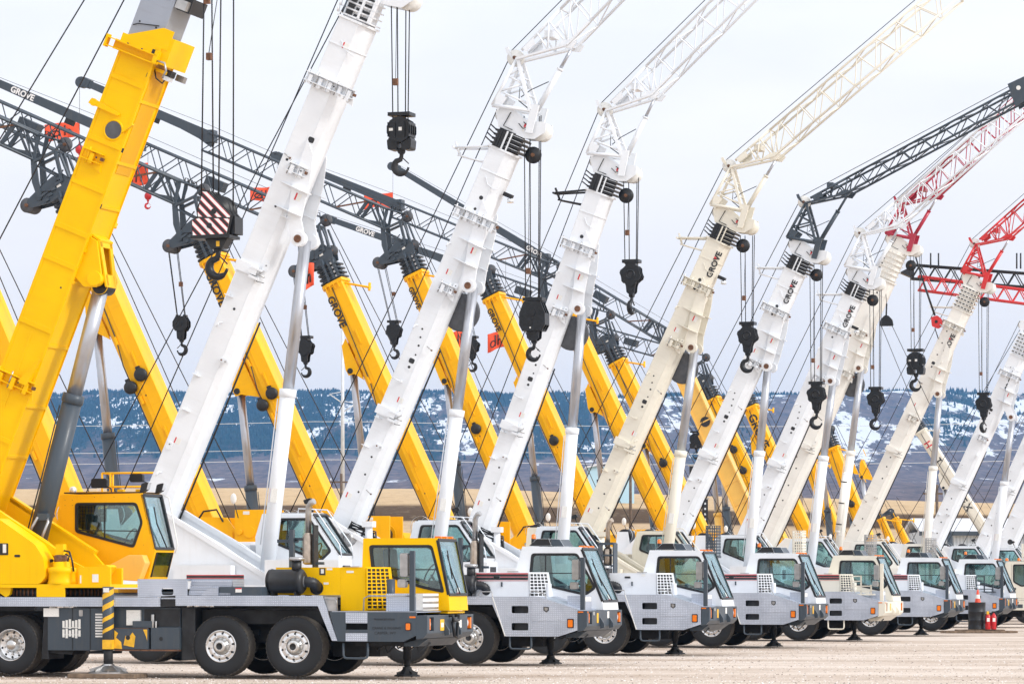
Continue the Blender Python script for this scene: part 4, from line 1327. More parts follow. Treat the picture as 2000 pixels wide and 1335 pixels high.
def yellow_carrier(par):
    cached('chassis', 'chassis', par, chassis_mb)
    add_wheels(par, rears=(-5.55, -6.95))
    def fend():
        mb = MB('grey')
        side = [(.71, 1.175), (2.34, 1.175), (2.34, .76), (2.10, .65), (.86, .65)]
        well = [(1.02, .86), (1.43, .86), (1.43, .97), (1.02, .97)]
        for y in (-1.35, 1.31): mb.prism(side, y, y + .04, [well] if y < 0 else [])
        mb.box(1.0, 1.45, -1.31, -1.1, .85, .86).use('undercarriage').box(1.0, 1.45, -1.1, -1.09, .86, .98)
        mb.use('diamond_plate').box(1.02, 1.43, -1.358, -1.35, .975, 1.165).box(1.02, 1.43, -1.358, -1.35, .655, .80)
        mb.box(.75, 2.34, -1.34, 1.34, 1.165, 1.185)
        mb.use('black').prism(rounded([(2.14, .845), (2.25, .845), (2.25, .99), (2.14, .99)], .02), -1.36, -1.35)
        mb.use('orange_lens').prism(rounded([(2.155, .86), (2.235, .86), (2.235, .975), (2.155, .975)], .02), -1.372, -1.36).box(2.22, 2.33, -1.356, -1.35, 1.07, 1.10)
        return mb
    fd = fend().build('fender', par)
    # removed lettering still shows as a ghost on the side panel
    lettering('CRANE & RIGGING', .062, fd, (1.52, -1.352, .87), (R(90), 0, 0), 'undercarriage', .001, .0, 1.02)
    lettering('CASPER, WY', .070, fd, (1.56, -1.352, .78), (R(90), 0, 0), 'undercarriage', .001, .0, 1.05)
    lettering('TRANSPORTATION', .045, fd, (1.55, -1.352, 1.03), (R(90), 0, 0), 'undercarriage', .001, .02, 1.0)
    cached(('loop', 'grey'), 'step_loop', fd, lambda: loop_mb('grey'), 0, (.07, 0, .02))
    def rail():
        mb = MB('diamond_plate')
        for y in (-1.35, 1.31):
            mb.prism([(-2.24, 1.46), (.57, 1.46), (.86, .66), (.76, .66), (.49, 1.28), (-2.24, 1.28)], y, y + .04)
            mb.box(-9.3, -2.55, y, y + .04, 1.26, 1.43)
        mb.box(-9.3, .55, -1.31, 1.31, 1.40, 1.425)
        # raised step boxes either side of the arched recess
        mb.prism([(-2.98, 1.432), (-2.98, 1.76), (-2.02, 1.76), (-2.02, 1.462), (-2.24, 1.462)] , -1.349, -1.315, [rounded([(-2.52, 1.47), (-2.28, 1.47), (-2.28, 1.60), (-2.52, 1.60)], .05)])
        mb.box(-2.98, -2.02, -1.315, -.5, 1.735, 1.758).box(-2.98, -2.95, -1.315, -.5, 1.43, 1.735)
        for i in range(6): mb.box(-2.0, -1.2, -1.30 + .02 * i, -1.28 + .02 * i, 1.47 + .045 * i, 1.51 + .045 * i)
        mb.box(-2.0, -1.2, -1.17, -.6, 1.46, 1.76)
        mb.prism([(-1.75, 1.465), (-1.42, 1.465), (-1.42, 1.60), (-1.60, 1.60)], -1.347, -1.32)
        mb.use('black').prism([(-2.545, 1.26), (-2.545, 1.5), (-2.25, 1.5), (-2.25, 1.26)], -1.30, -1.27)
        mb.use('grey').box(-1.42, -.62, -1.30, -.7, 1.462, 1.62)
        mb.use('sticker').box(-1.10, -.98, -1.304, -1.30, 1.52, 1.60).use('red_mark').box(-1.10, -.98, -1.306, -1.304, 1.58, 1.60)
        mb.use('steel').box(.55, .84, -1.29, -1.27, 1.19, 1.44).path([(.62, -1.3, 1.40), (.80, -1.3, 1.40), (.83, -1.3, 1.36), (.83, -1.3, 1.2)], .012, 6)
        return mb
    rail().build('deck_rail', par)
    def tank():
        mb = MB('grey')
        mb.prism([(-4.78, .46), (-3.70, .46), (-3.66, .60), (-3.66, 1.23), (-4.78, 1.23)], -1.28, -.5)
        mb.box(-3.62, -2.2, -1.22, -.4, .66, 1.24)
        for x in (-4.3, -3.95): mb.use('undercarriage').box(x, x + .025, -1.285, -1.28, .47, 1.23)
        mb.use('steel').prism(rounded([(-4.16, 1.08), (-4.08, 1.08), (-4.08, 1.2), (-4.16, 1.2)], .02), -1.29, -1.28)
        mb.use('sticker').box(-4.86, -4.55, -1.30, -1.285, 1.07, 1.23)
        for r in range(2):                              # worn stencilled panels
            for i in range(6):
                h = .14 + .03 * ((i * 7 + r) % 3)
                mb.box(-4.49 + i * .063, -4.44 + i * .063, -1.287, -1.28, .93 - r * .17 - h / 2 + .02, .93 - r * .17 + h / 2)
            mb.box(-4.49, -4.12, -1.286, -1.28, .865 - r * .13, .885 - r * .13)
        for i in range(9): mb.box(-3.84, -3.68, -1.287, -1.28, .70 + i * .05, .735 + i * .05)
        mb.use('undercarriage').prism([(-4.92, .30), (-4.78, .30), (-4.78, 1.2), (-4.86, 1.2)], -1.25, -.55).prism([(-4.9, .42), (-4.35, .38), (-4.3, .46), (-4.9, .46)], -1.2, -.6).box(-4.0, -3.6, -1.2, -.6, .40, .45)
        mb.box(-2.18, -1.92, -1.2, -.5, .30, 1.24)
        mb.use('sticker').box(-3.24, -2.96, -1.26, -1.22, .92, 1.20)
        mb.use('undercarriage').box(-2.9, -2.2, -1.23, -1.22, .90, 1.22)
        return mb
    tank().build('side_tank', par, .01)
    def outr():
        mb = MB('grey').box(-3.44, -2.78, -1.34, -1.0, .49, .86).box(-2.74, -2.19, -1.30, -.9, .49, .88)
        mb.box(-3.10, -2.72, -1.30, -1.24, .88, 1.0)
        mb.use('black').disc((-3.17, -1.34, .70), .045, -.008, n=12).disc((-2.54, -1.30, .68), .04, -.008, n=12)
        mb.use('stripe_yellow').prism([(-3.44, .50), (-3.28, .49), (-3.30, .62), (-3.40, .70), (-3.36, .78), (-3.44, .84)], -1.346, -1.34)
        mb.prism([(-3.26, .56), (-3.05, .52), (-3.02, .72), (-3.08, .80), (-3.16, .70), (-3.22, .74)], -1.346, -1.34).prism([(-2.88, .85), (-2.79, .85), (-2.79, .62), (-2.82, .72)], -1.346, -1.34)
        mb.use('rust').box(-3.44, -2.2, -1.33, -1.0, .455, .487).box(-3.44, -2.79, -1.33, -1.2, .862, .875)
        mb.use('steel').tube((-2.72, -1.26, .86), (-2.72, -1.26, 1.12), .035, 8).tube((-2.65, -1.28, .80), (-2.65, -1.28, 1.0), .02, 6)
        return mb
    ou = outr().build('outrigger_beam', par, .006)
    def post():
        mb = MB('grey').tube((-3.55, -1.36, .49), (-3.55, -1.36, 1.62), .105, 24)
        for z, w_ in ((1.34, .10), (1.13, .10), (.92, .08), (.72, .07)):
            mb.use('stripe_yellow')
            n = 12; vs = []
            for i in range(n + 1):
                a = math.pi + math.pi * i / n
                for dz in (0, w_): vs.append((-3.55 + .108 * math.cos(a), -1.36 + .108 * math.sin(a), z + dz + .16 * i / n))
            mb.add(vs, [(2 * i, 2 * i + 2, 2 * i + 3, 2 * i + 1) for i in range(n)], True)
        mb.use('stripe_yellow').box(-3.62, -3.44, -1.47, -1.3, .49, .66)
        mb.use('sticker').box(-3.60, -3.49, -1.472, -1.462, 1.52, 1.60)
        mb.use('undercarriage').tube((-3.55, -1.36, .15), (-3.55, -1.36, .5), .085, 20)
        mb.use('steel').lathe([(.05, .36), (.075, .36), (.10, .28), (.19, .12), (.22, .10), (.22, 0)], (-3.55, -1.36, 0), (0, 0, 1), 28, False)
        for i in range(8):
            a = math.pi / 8 + i * math.pi / 4
            mb.beam((-3.55 + .1 * math.cos(a), -1.36 + .1 * math.sin(a), .16), (-3.55 + .33 * math.cos(a), -1.36 + .33 * math.sin(a), .09), .02, .08, (0, 0, 1))
        return mb
    post().build('outrigger_leg', ou)
    bp = bumper_mb('grey').build('bumper', par, .006)
    for y in (-1.1, 1.1):
        cached('headlamp', 'headlight', bp, lamp_mb, 0, (0, y, 0))
        cached('turnlamp', 'turn_signal', bp, lambda: MB('orange_lens').box(2.43, 2.55, -.035, .035, .86, 1.06), .006, (0, y * 1.085, 0))
    MB('black').path([(2.55, -.1, 1.10), (2.62, -.1, 1.10), (2.63, -.1, 1.02), (2.62, .25, 1.02), (2.62, .25, 1.1), (2.55, .25, 1.1)], .028, 8).path([(2.60, -.05, 1.0), (2.62, 0, .74), (2.62, .14, .70), (2.62, .2, .98)], .03, 8).build('tow_loop', bp)
    MB('stripe_yellow').box(2.552, 2.556, -.62, -.40, .84, 1.04).use('sticker').box(2.552, 2.556, .42, .62, .88, 1.02).build('warning_sticker', bp)
    MB('sticker').box(2.556, 2.558, -.58, -.44, .90, .98).build('number_plate', bp)
    cab = cab_shell('yellow', CABY, WINY, .05, 1.15, ((2.27, 2.50), (2.49, 1.46)), 0).build('driver_cab', par, .012)
    window_parts(cab, 'cy', WINY, .05, .05, div=[((1.35, 2.35), (1.35, 1.85)), ((1.02, 1.93), (2.26, 1.93))])
    window_parts(cab, 'cy2', WINY, 1.10, .05)
    add_cab_front(cab, 'cyw', CABY, .05, 1.15)
    seat_mb(1.45, .62, 1.22).use('seat').prism([(2.0, 1.2), (2.42, 1.2), (2.26, 1.70), (2.10, 1.74)], .12, 1.08).use('red_mark').tube((1.12, .9, 1.9), (1.12, .9, 2.25), .05, 10).build('seat', cab, .01)
    def hood():
        mb = MB('yellow')
        plan = [(.63, -.52), (1.10, -.52), (1.50, -.08), (1.50, .02), (.82, .98), (.63, .98)]
        top = [(x if x < 1.2 else 1.40, y) for x, y in plan]; n = 6
        mb.add([(x, y, 1.19) for x, y in plan] + [(x, y, 1.975) for x, y in top], [tuple(range(n)), tuple(range(n, 2 * n))] + [(i, (i + 1) % n, n + (i + 1) % n, n + i) for i in range(n)])
        mb.box(-.62, .628, -.52, .98, 1.47, 1.97)
        mb.use('mark_black').box(.22, .34, -.524, -.52, 1.83, 1.96)
        mb.use('sticker').box(.25, .31, -.526, -.524, 1.86, 1.94).box(.36, .47, -.523, -.52, 1.92, 1.96).box(.30, .40, -.523, -.52, 1.66, 1.70).box(.74, .88, -.523, -.52, 1.87, 1.91)
        mb.use('steel').box(.72, .98, -.54, -.50, 1.977, 1.99)
        mb.use('black').disc((.17, -.52, 1.60), .13, -.012, n=20)
        return mb
    hd = hood().build('engine_hood', par, .015)
    def gr():
        mb = MB('yellow')
        a0, a1 = Vector((1.115, -.505, 1.22)), Vector((1.475, -.108, 1.22)); b0, b1 = Vector((1.112, -.508, 1.95)), Vector((1.39, -.125, 1.95))
        o = Vector((.74, -.67, .08)).normalized() * .012
        mb.use('black').add([a0 + o, a1 + o, b1 + o, b0 + o, a0, a1, b1, b0], [(0, 1, 2, 3), (7, 6, 5, 4), (0, 4, 5, 1), (1, 5, 6, 2), (2, 6, 7, 3), (3, 7, 4, 0)])
        mb.use('yellow')
        Lp = lambda u, w_: (a0 + (a1 - a0) * u) * (1 - w_) + (b0 + (b1 - b0) * u) * w_ + o * 1.7
        for i in range(12): mb.beam(Lp(0, i / 11), Lp(1, i / 11), .018, .030, (o.x, o.y, o.z))
        for i in range(6): mb.beam(Lp(i / 5, 0), Lp(i / 5, 1), .018, .034, (o.x, o.y, o.z))
        return mb
    gr().build('grille', hd)
    MB('grey').tube((1.62, -.62, 1.19), (1.62, -.62, 1.76), .075, 14).use('steel').path([(1.32, -1.25, 1.19), (1.33, -1.25, 1.42), (1.42, -1.25, 1.46), (2.3, -1.25, 1.46)], .014, 6).build('handrail', par)
    MB('diamond_plate').box(1.66, 2.22, -1.0, -.30, 1.19, 1.50).use('sticker').box(2.222, 2.35, -1.0, -.1, 1.20, 1.50).use('steel').box(2.352, 2.356, -1.0, -.12, 1.22, 1.26).box(2.352, 2.356, -1.0, -.12, 1.32, 1.36).box(2.352, 2.356, -1.0, -.12, 1.42, 1.46).build('deck_box', par, .008)
    a = air_cleaner_mb(-.66, .04, -.80, 1.72, .215).build('air_cleaner', par)
    hose_mb(.04, -.80, 1.71, .17, -.53, 1.60, .095).build('intake_hose', a)
    cached(('stack', 'pipe'), 'exhaust_stack', par, lambda: stack_mb('pipe'), 0, (.10, 0, .04))
    cached(('mirror', 'grey'), 'mirror', par, lambda: mirror_mb('grey'), .004, (2.25, -1.28, .06))
    cached('fjack', 'front_jack', par, jack_mb, 0, (1.72, 0, 0))

UPY = [(-5.60, 2.47), (-5.5, 3.35), (-3.83, 3.37), (-3.57, 2.30), (-3.72, 1.74), (-4.50, 1.74), (-4.63, 1.96)]
UWY = [(-5.17, 3.17), (-3.96, 3.17), (-3.84, 2.82), (-4.01, 2.37), (-5.17, 2.66)]
def yellow_upper(par):
    pm = 'yellow'
    t = MB('black').lathe([(0, .95), (.02, 1.0), (.16, 1.0), (.18, .95)], (-5.2, 0, 1.42), (0, 0, 1), 48)
    for i in range(72):
        a = 2 * math.pi * i / 72
        t.use('rust').tube((-5.2 + 1.01 * math.cos(a), 1.01 * math.sin(a), 1.45), (-5.2 + 1.01 * math.cos(a), 1.01 * math.sin(a), 1.57), .018, 5)
    t.build('slew_ring', par)
    def fr():
        mb = MB(pm).box(-9.0, -3.60, -1.16, 1.2, 1.60, 1.665)
        # near and far boom-foot plates
        mb.prism([(-8.3, 1.665), (-8.3, 3.5), (-7.3, 3.55), (-6.6, 3.35), (-5.10, 2.46), (-4.62, 2.10), (-4.30, 1.95), (-4.05, 1.95), (-3.98, 1.85), (-3.88, 1.80), (-3.70, 1.96), (-3.60, 1.96), (-3.60, 1.665)], -.62, -.55)
        mb.beam((-6.7, -.62, 3.36), (-4.62, -.62, 2.07), .13, .12, (0, 1, 0))
        mb.prism([(-8.3, 1.665), (-8.3, 3.6), (-7.3, 3.6), (-6.5, 3.42), (-4.6, 2.22), (-4.3, 1.9), (-4.3, 1.665)], .42, .50)
        mb.beam((-6.6, .5, 3.44), (-4.6, .5, 2.24), .10, .16, (0, 1, 0))
        mb.box(-4.25, -3.62, -1.10, -1.05, 1.665, 1.98)
        mb.prism([(-3.95, 1.96), (-3.86, 1.84), (-3.78, 1.84), (-3.68, 1.98), (-3.74, 2.02), (-3.9, 2.02)], -1.02, -.65)
        mb.box(-5.05, -4.5, -1.18, -1.12, 1.43, 1.60)
        mb.prism([(-5.9, 1.60), (-5.6, 1.60), (-5.62, 1.48), (-5.7, 1.42), (-5.82, 1.5)], -1.1, -1.0)
        mb.use('sticker').box(-3.98, -3.85, -1.106, -1.10, 1.70, 1.85).box(-4.22, -4.19, -1.11, -1.10, 1.68, 1.83)
        return mb
    fr().build('slew_frame', par, .008)
    h = MB(pm)
    h.prism(rounded([(-8.2, 1.67), (-8.2, 2.9), (-5.84, 2.88), (-5.1, 2.40), (-4.92, 2.14), (-4.88, 1.80), (-5.0, 1.67)], .05), -1.16, -.68)
    h.use('black').prism(rounded([(-6.0, 2.2), (-5.62, 2.2), (-5.62, 2.42), (-6.0, 2.42)], .02), -1.168, -1.16).prism(rounded([(-5.50, 2.16), (-5.38, 2.16), (-5.38, 2.21), (-5.50, 2.21)], .025), -1.168, -1.16)
    h.use('sticker').box(-5.73, -5.66, -1.172, -1.168, 2.24, 2.40)
    h.use(pm).box(-5.58, -5.57, -1.163, -1.16, 1.7, 2.25).box(-5.2, -5.19, -1.163, -1.16, 1.7, 2.2)
    h.build('machine_housing', par, .02)
    m = MB(pm).lathe([(0, .26), (.03, .27), (.06, .25), (.20, .25), (.22, .265), (.30, .265), (.32, .16), (.40, .15), (.42, .10)], (-4.66, -.92, 1.665), (0, 0, 1), 24)
    m.use('rust').lathe([(.41, .12), (.43, .13), (.53, .12), (.54, .08)], (-4.68, -.92, 1.665), (0, 0, 1), 14)
    m.use(pm).box(-4.75, -4.60, -1.0, -.85, 2.18, 2.40)
    m.use('black').path([(-4.58, -1.0, 2.28), (-4.46, -1.04, 2.26), (-4.40, -1.05, 2.1), (-4.38, -1.02, 1.9)], .018, 6).path([(-4.56, -.98, 2.22), (-4.48, -1.0, 2.18), (-4.50, -1.02, 2.08)], .016, 6).path([(-4.86, -.9, 2.1), (-5.0, -.8, 2.08), (-5.2, -.75, 2.1)], .03, 6)
    m.build('slew_motor', par)
    MB(pm).prism([(-9.6, -1.2), (-8.5, -1.2), (-8.5, 1.2), (-9.6, 1.2)], 1.67, 2.9, plane='xy').build('counterweight', par, .05)
    w = MB('rope')
    for x in (-9.0, -8.0):
        w.use('rope').tube((x, -.3, 3.35), (x, .3, 3.35), .25, 24)
        for y in (-.38, .34): w.use(pm).lathe([(0, .34), (.04, .34)], (x, y, 3.35), (0, 1, 0), 24)
        w.box(x - .2, x + .2, -.5, .5, 2.6, 3.1)
    w.build('winch', par)
    c = shell('gold_yellow', UPY, UWY, .90, 1.86, (2, 3)).use('black').box(-5.45, -3.9, .95, 1.8, 3.372, 3.40)
    c.use('gold_yellow').prism([(UPY[3][0] + .001, UPY[3][1]), (UPY[4][0], UPY[4][1]), (UPY[4][0] - .04, UPY[4][1]), (UPY[3][0] - .04, UPY[3][1])], .94, 1.82, [])
    c.box(-4.42, -4.30, 1.1, 1.2, 3.40, 3.45).box(-4.05, -3.93, 1.1, 1.2, 3.40, 3.45)
    c.use('mark_black')
    for x, z in [(-5.4, 3.25), (-5.25, 3.25), (-5.4, 3.15), (-5.25, 3.15), (-4.8, 3.3), (-4.4, 3.3), (-4.1, 3.29), (-5.45, 2.6), (-5.45, 2.7), (-3.75, 2.7), (-3.8, 2.4), (-3.72, 2.0)]: c.disc((x, .90, z), .009, -.004, n=6)
    c.path([(-5.6, .893, 2.46), (-4.63, .893, 1.965), (-4.5, .893, 1.74)], .010, 5)
    c = c.build('operator_cab', par, .02)
    window_parts(c, 'uy', UWY, .90, .04, div=[((-4.60, 3.17), (-4.60, 2.52)), ((-5.17, 2.68), (-3.90, 2.66))])
    window_parts(c, 'uy2', UWY, 1.82, .04)
    glass_edge(c, 'uyg', UPY, 2, .90, 1.86)
    MB('windshield_glass').prism([(-3.575, 2.26), (-3.71, 1.80), (-3.70, 1.80), (-3.565, 2.26)], 1.0, 1.78).use('black').beam((-3.58, 1.0, 2.26), (-3.70, 1.0, 1.80), .04, .03, (0, 1, 0)).beam((-3.58, 1.78, 2.26), (-3.70, 1.78, 1.80), .04, .03, (0, 1, 0)).build('foot_window', c)
    s = seat_mb(-4.75, 1.35, 1.9).use('black')
    for i in range(9): s.tube((-5.14 + i * .06, .99, 2.68), (-5.14 + i * .06, .99, 3.14), .005, 4)
    for i in range(7): s.tube((-5.14, .99, 2.72 + i * .065), (-4.62, .99, 2.72 + i * .065), .005, 4)
    s.use('paper').box(-5.1, -4.92, 1.75, 1.76, 2.85, 3.1).box(-4.35, -4.1, 1.75, 1.76, 2.4, 2.65).build('seat', c, .01)
    def flood():
        lg = MB('black').prism(rounded([(-3.90, 3.36), (-3.76, 3.43), (-3.72, 3.58), (-3.86, 3.55)], .03), -.07, .07)
        return lg.use('lamp_glass').beam((-3.755, 0, 3.44), (-3.715, 0, 3.57), .02, .12, (0, 1, 0))
    for y in (1.0, 1.75): cached('flood', 'flood_light', c, flood, 0, (0, y, 0))
    MB('black').prism(rounded([(-5.0, 3.48), (-4.68, 3.48), (-4.68, 3.66), (-5.0, 3.66)], .04), 1.2, 1.3).path([(-4.7, 1.25, 3.5), (-4.62, 1.25, 3.48), (-4.60, 1.25, 3.38)], .014, 6).build('mirror', c)
    MB('black').prism(rounded([(-4.42, 3.6), (-4.16, 3.6), (-4.16, 3.76), (-4.42, 3.76)], .04), 1.7, 1.8).path([(-4.2, 1.75, 3.62), (-4.1, 1.75, 3.6), (-4.12, 1.75, 3.38)], .014, 6).build('mirror', c)
    MB('lamp_glass').sphere((-5.28, 1.0, 3.44), .07, 12).build('round_mirror', c)
    st = MB('sticker')
    st.path([(-3.80, 1.84, 3.36), (-3.70, 1.9, 3.3), (-3.52, 1.9, 2.4), (-3.56, 1.86, 2.25)], .012, 6).build('grab_rail', c)
    MB('faded_yellow').prism([(-4.51, 1.76), (-3.80, 1.72), (-3.66, 2.06), (-3.72, 2.21), (-4.0, 2.21), (-4.50, 1.97)], .64, .89).build('cab_step_guard', c, .02)
    # boom
    L, d, wd, ang = 9.46, .70, .92, 67.7
    sec = [(d / 2, -wd / 2), (d / 2, wd / 2), (-d / 2, wd / 2), (-d / 2, -wd / 2)]
    b = MB(pm); extrude_sect(b, sec, -1.0, L)
    for t_ in (.4, 1.6, 2.6, 3.8, 5.06, 5.69, 6.56, 7.42, 8.62):
        for y in (-wd / 2, wd / 2): b.box(t_, t_ + .09, *sorted((y, y * 1.045)), -d / 2, d / 2)
        b.box(t_ - .25, t_ - .19, -wd / 2, wd / 2, -d / 2 - .025, -d / 2)
    for y in (-wd / 2, wd / 2):
        for n in (-d / 2, d / 2): b.box(-1.0, L, *sorted((y * .985, y * 1.025)), n - .025, n + .025)
        b.box(2.2, 3.7, *sorted((y, y * 1.02)), .02, .06)
    extrude_sect(b, [(d / 2 + .05, -wd / 2 - .05), (d / 2 + .05, wd / 2 + .05), (-d / 2 - .08, wd / 2 + .05), (-d / 2 - .08, -wd / 2 - .05)], L - .22, L)
    b.box(L - .30, L + .22, -wd / 2 - .03, wd / 2 + .03, -d / 2 - .26, -d / 2 - .02)
    b.prism([(L - .02, d / 2 - .02), (L + .35, -d / 2 + .02), (L + .35, -d / 2 - .2), (L - .02, -d / 2 - .2)], -wd / 2 - .045, -wd / 2 - .02)
    b.use('disc_grey').disc((7.73, -wd / 2 - .002, -.08), .165, -.012, n=32)  # uncut hole: darker grey disc paints the shade on the inner section
    b.use(pm).lathe([(0, .165), (.02, .17), (.02, .19), (0, .2)], (7.73, -wd / 2, -.08), (0, -1, 0), 32)
    b.use('mark_black').disc((4.67, -wd / 2, -.20), .022, -.005, n=10)
    for t_, n_ in ((8.85, -.36), (7.4, -.42), (6.3, -.40)): b.box(t_, t_ + .09, -wd / 2 - .006, -wd / 2, n_, n_ + .05)
    b.use('deep_yellow').box(7.0, 9.1, -wd * .35, wd * .35, -d / 2 - .012, -d / 2 - .001)
    bm = b.build('boom', par, .008, (-6.84, 0, 2.9), (0, -R(ang), 0))
    i = MB('slate_section')
    for k, (s, e) in enumerate(((L, L + 1.05), (L + 1.0, L + 1.5), (L + 1.45, L + 1.9))):
        q = .94 - .06 * k
        extrude_sect(i.use('slate_section'), [(a * q, y * q) for a, y in sec], s, e)
        i.box(e - .14, e - .04, -wd * q / 2 - .02, wd * q / 2 + .02, -d * q / 2 - .04, d * q / 2 + .03)
        i.use('black').box(e - .30, e - .02, -wd * .3, wd * .45, -d * q / 2 - .26, -d * q / 2)
        i.use('steel').box(e - .28, e - .1, -wd * .48, -wd * .3, -d * q / 2 - .24, -d * q / 2 - .02)
        i.use('mark_black').disc((s + .3, -wd * q / 2, .2), .02, -.004, n=8).disc((s + .3, -wd * q / 2, -.15), .02, -.004, n=8)
        i.path([(s + .2, -wd * q / 2 - .01, d * .42), (s + .25, -wd * q / 2 - .02, d * .3), (s + .35, -wd * q / 2 - .01, -.2)], .01, 5)
    i.build('inner_sections', bm)
    nose_mb('slate_section', L + 1.9, d, .75).build('boom_nose', bm)
    link_sheave(bm, 'sheave', .28, 5, (L + 2.2, 0, -.80), 'black')
    link_sheave(bm, 'sheave', .22, 2, (L + 2.2, 0, .45), 'black')
    lg = MB(pm)
    for sg in (-1, 1):
        ya, yb = sorted((sg * .30, sg * .36))
        lg.prism([(5.75, -.34), (4.95, -.34), (4.84, -.58), (4.92, -.80), (5.06, -.87), (5.2, -.80), (5.72, -.50)], ya, yb)
        lg.tube((5.06, sg * .2, -.72), (5.06, sg * .40, -.72), .14, 20)
    A, Bq = Vector((5.74, 0, -.50)), Vector((5.0, 0, -.93))
    E = lambda u, y: A.lerp(Bq, u) + Vector((0, y, 0))
    up = (Vector((-.43, 0, .74))).normalized()
    lg.beam(E(0, -.24), E(1, -.17), .13, .04, up).beam(E(0, .24), E(1, .17), .13, .04, up)
    lg.beam(E(.06, -.30), E(.06, .30), .16, .04, up).beam(E(.88, -.22), E(.88, .22), .24, .04, up)
    lg.prism([(5.80, -.34), (5.76, -.34), (5.72, -.54), (5.76, -.54)], -.30, .30)
    lg.use('black').tube((4.95, -.15, -.78), (4.95, .25, -.78), .16, 18)
    lg.build('lift_lug', bm, .008)
    br = MB(pm)
    for t_ in (9.13, 9.28): br.box(t_, t_ + .02, -wd / 2 - .16, -wd / 2, -.44, .64)
    br.box(9.12, 9.31, -wd / 2 - .03, -wd / 2, -.4, .5).box(9.1, 9.34, -wd / 2 - .17, -wd / 2 - .02, .60, .64).box(9.14, 9.38, -wd / 2 - .16, -wd / 2, -.46, -.38)
    br.use('steel').path([(9.2, -wd / 2 - .12, -.40), (9.22, -wd / 2 - .12, -.62), (9.1, -wd / 2 - .12, -.70), (8.95, -wd / 2 - .12, -.68)], .02, 6)
    br.use('black').disc((9.29, -wd / 2 - .12, .2), .02, .03, (1, 0, 0), 8).disc((9.29, -wd / 2 - .12, -.1), .02, .03, (1, 0, 0), 8).box(9.3, 9.38, -wd / 2 - .12, -wd / 2 - .06, -.4, -.3)
    br.build('jib_bracket', bm)
    latch_mb(pm, wd, -.10, .32, -1, 3).build('hook_bracket', bm, 0, (7.15, 0, 0))
    ar = MB(pm).prism(rounded([(8.0, -.1), (8.06, -.1), (8.14, .52), (8.02, .56)], .03), -wd / 2 - .07, -wd / 2 - .02).disc((8.07, -wd / 2 - .03, .46), .07, -.05)
    ar.prism([(7.75, -.30), (7.95, -.44), (7.97, -.42), (7.85, -.28)], -wd / 2 - .1, -wd / 2)
    ar.build('latch_arm', bm)
    latch_mb(pm, wd, -.42, .42, -1, 5).use(pm).prism([(.0, -.3), (.55, -.36), (.5, -.30), (0, -.1)], -wd / 2 - .14, -wd / 2).build('jib_bracket', bm, 0, (2.75, 0, 0))
    wl = MB('black').box(9.0, 9.12, -.2, .02, -d / 2 - .30, -d / 2 - .16).use(pm).box(9.02, 9.08, -.3, .1, -d / 2 - .22, -d / 2)
    wl.use('lamp_glass').box(8.92, 9.0, -.18, .0, -d / 2 - .29, -d / 2 - .17).use('steel').box(8.98, 9.1, .15, .3, -d / 2 - .42, -d / 2 - .26)
    wl.use('black').path([(9.05, -.3, -d / 2), (8.9, -.32, -d / 2 - .1), (8.85, -.2, -d / 2 - .2), (9.0, -.1, -d / 2 - .2)], .015, 5)
    wl.build('work_light', bm)
    cyl = lift_cyl(par, 'grey', (-4.26, 7.22), (-4.82, 5.19), 1.9, .185, .145)
    MB('steel').path([(-5.42, -.1, 2.95), (-5.45, -.25, 2.9), (-5.62, -.25, 2.62), (-5.72, -.2, 2.4)], .028, 8).path([(-5.28, -.2, 2.9), (-5.22, -.28, 2.82), (-5.36, -.28, 2.5), (-5.48, -.25, 2.35)], .028, 8).use('grey').box(-5.45, -5.25, -.26, -.15, 2.85, 2.98).build('hydraulic_hose', cyl)
    rp = MB('rope')
    ca, sa = math.cos(R(ang)), math.sin(R(ang))
    W = lambda t, n: Vector((-6.84 + t * ca - n * sa, 0, 2.9 + t * sa + n * ca))
    rp.tube(W(L + 2.3, .66) + Vector((0, .12, 0)), (-9.0, .12, 3.6), .014, 5)
    rp.tube(W(L + 2.6, 1.05) + Vector((0, -.12, 0)), (-10.6, -.12, 3.6), .014, 5)
    rp.build('winch_ropes', par)
    f = MB('rope')
    for x0, x1, y in ((-2.13, -2.20, -.2), (-2.08, -2.04, 0), (-1.84, -1.90, -.1), (-1.68, -1.69, .1)):
        f.tube((x0, y, 13.6), (x1, y, 8.6), .015, 6)
    f.use('rust').box(-2.09, -2.0, -.25, -.15, 11.27, 11.4).use('rope').tube((-2.05, -.2, 11.4), (-1.85, -.2, 12.6), .008, 5)
    f.use('rust').prism([(-2.14, 12.3), (-2.02, 12.3), (-2.04, 12.6), (-2.12, 12.6)], -.25, -.18)
    f.build('hoist_rope', par)

# ------------------------------------------------------------------ the yellow cranes of the back row (tail to tail with the front row, booms the other way)
def back_lower(par):
    def ch():
        mb = MB('undercarriage').box(-3.6, 3.9, -.6, .6, .7, 1.3)
        mb.use('grey').box(-3.7, 4.0, -1.35, 1.35, 1.25, 1.40).box(3.6, 4.1, -1.3, 1.3, .65, 1.3).box(-3.9, -3.5, -1.3, 1.3, .65, 1.3)
        mb.use('deep_yellow').prism([(-3.6, 1.4), (-3.6, 1.95), (-2.4, 1.95), (-2.2, 1.4)], -1.2, 1.2)
        return mb
    cached('bchassis', 'chassis', par, ch, .01)
    for x in (-2.1, 2.2):
        for y, far in ((1.05, True), (-1.05, False)):
            w = cached('tyre', 'wheel', par, tyre_mb, 0, (x, y, .82), (0, random.random() * 6, R(180) if far else 0))
            w.scale = (1.5, 1.5, 1.5)
            cached('rimd', 'rim', w, lambda: rim_mb(True))
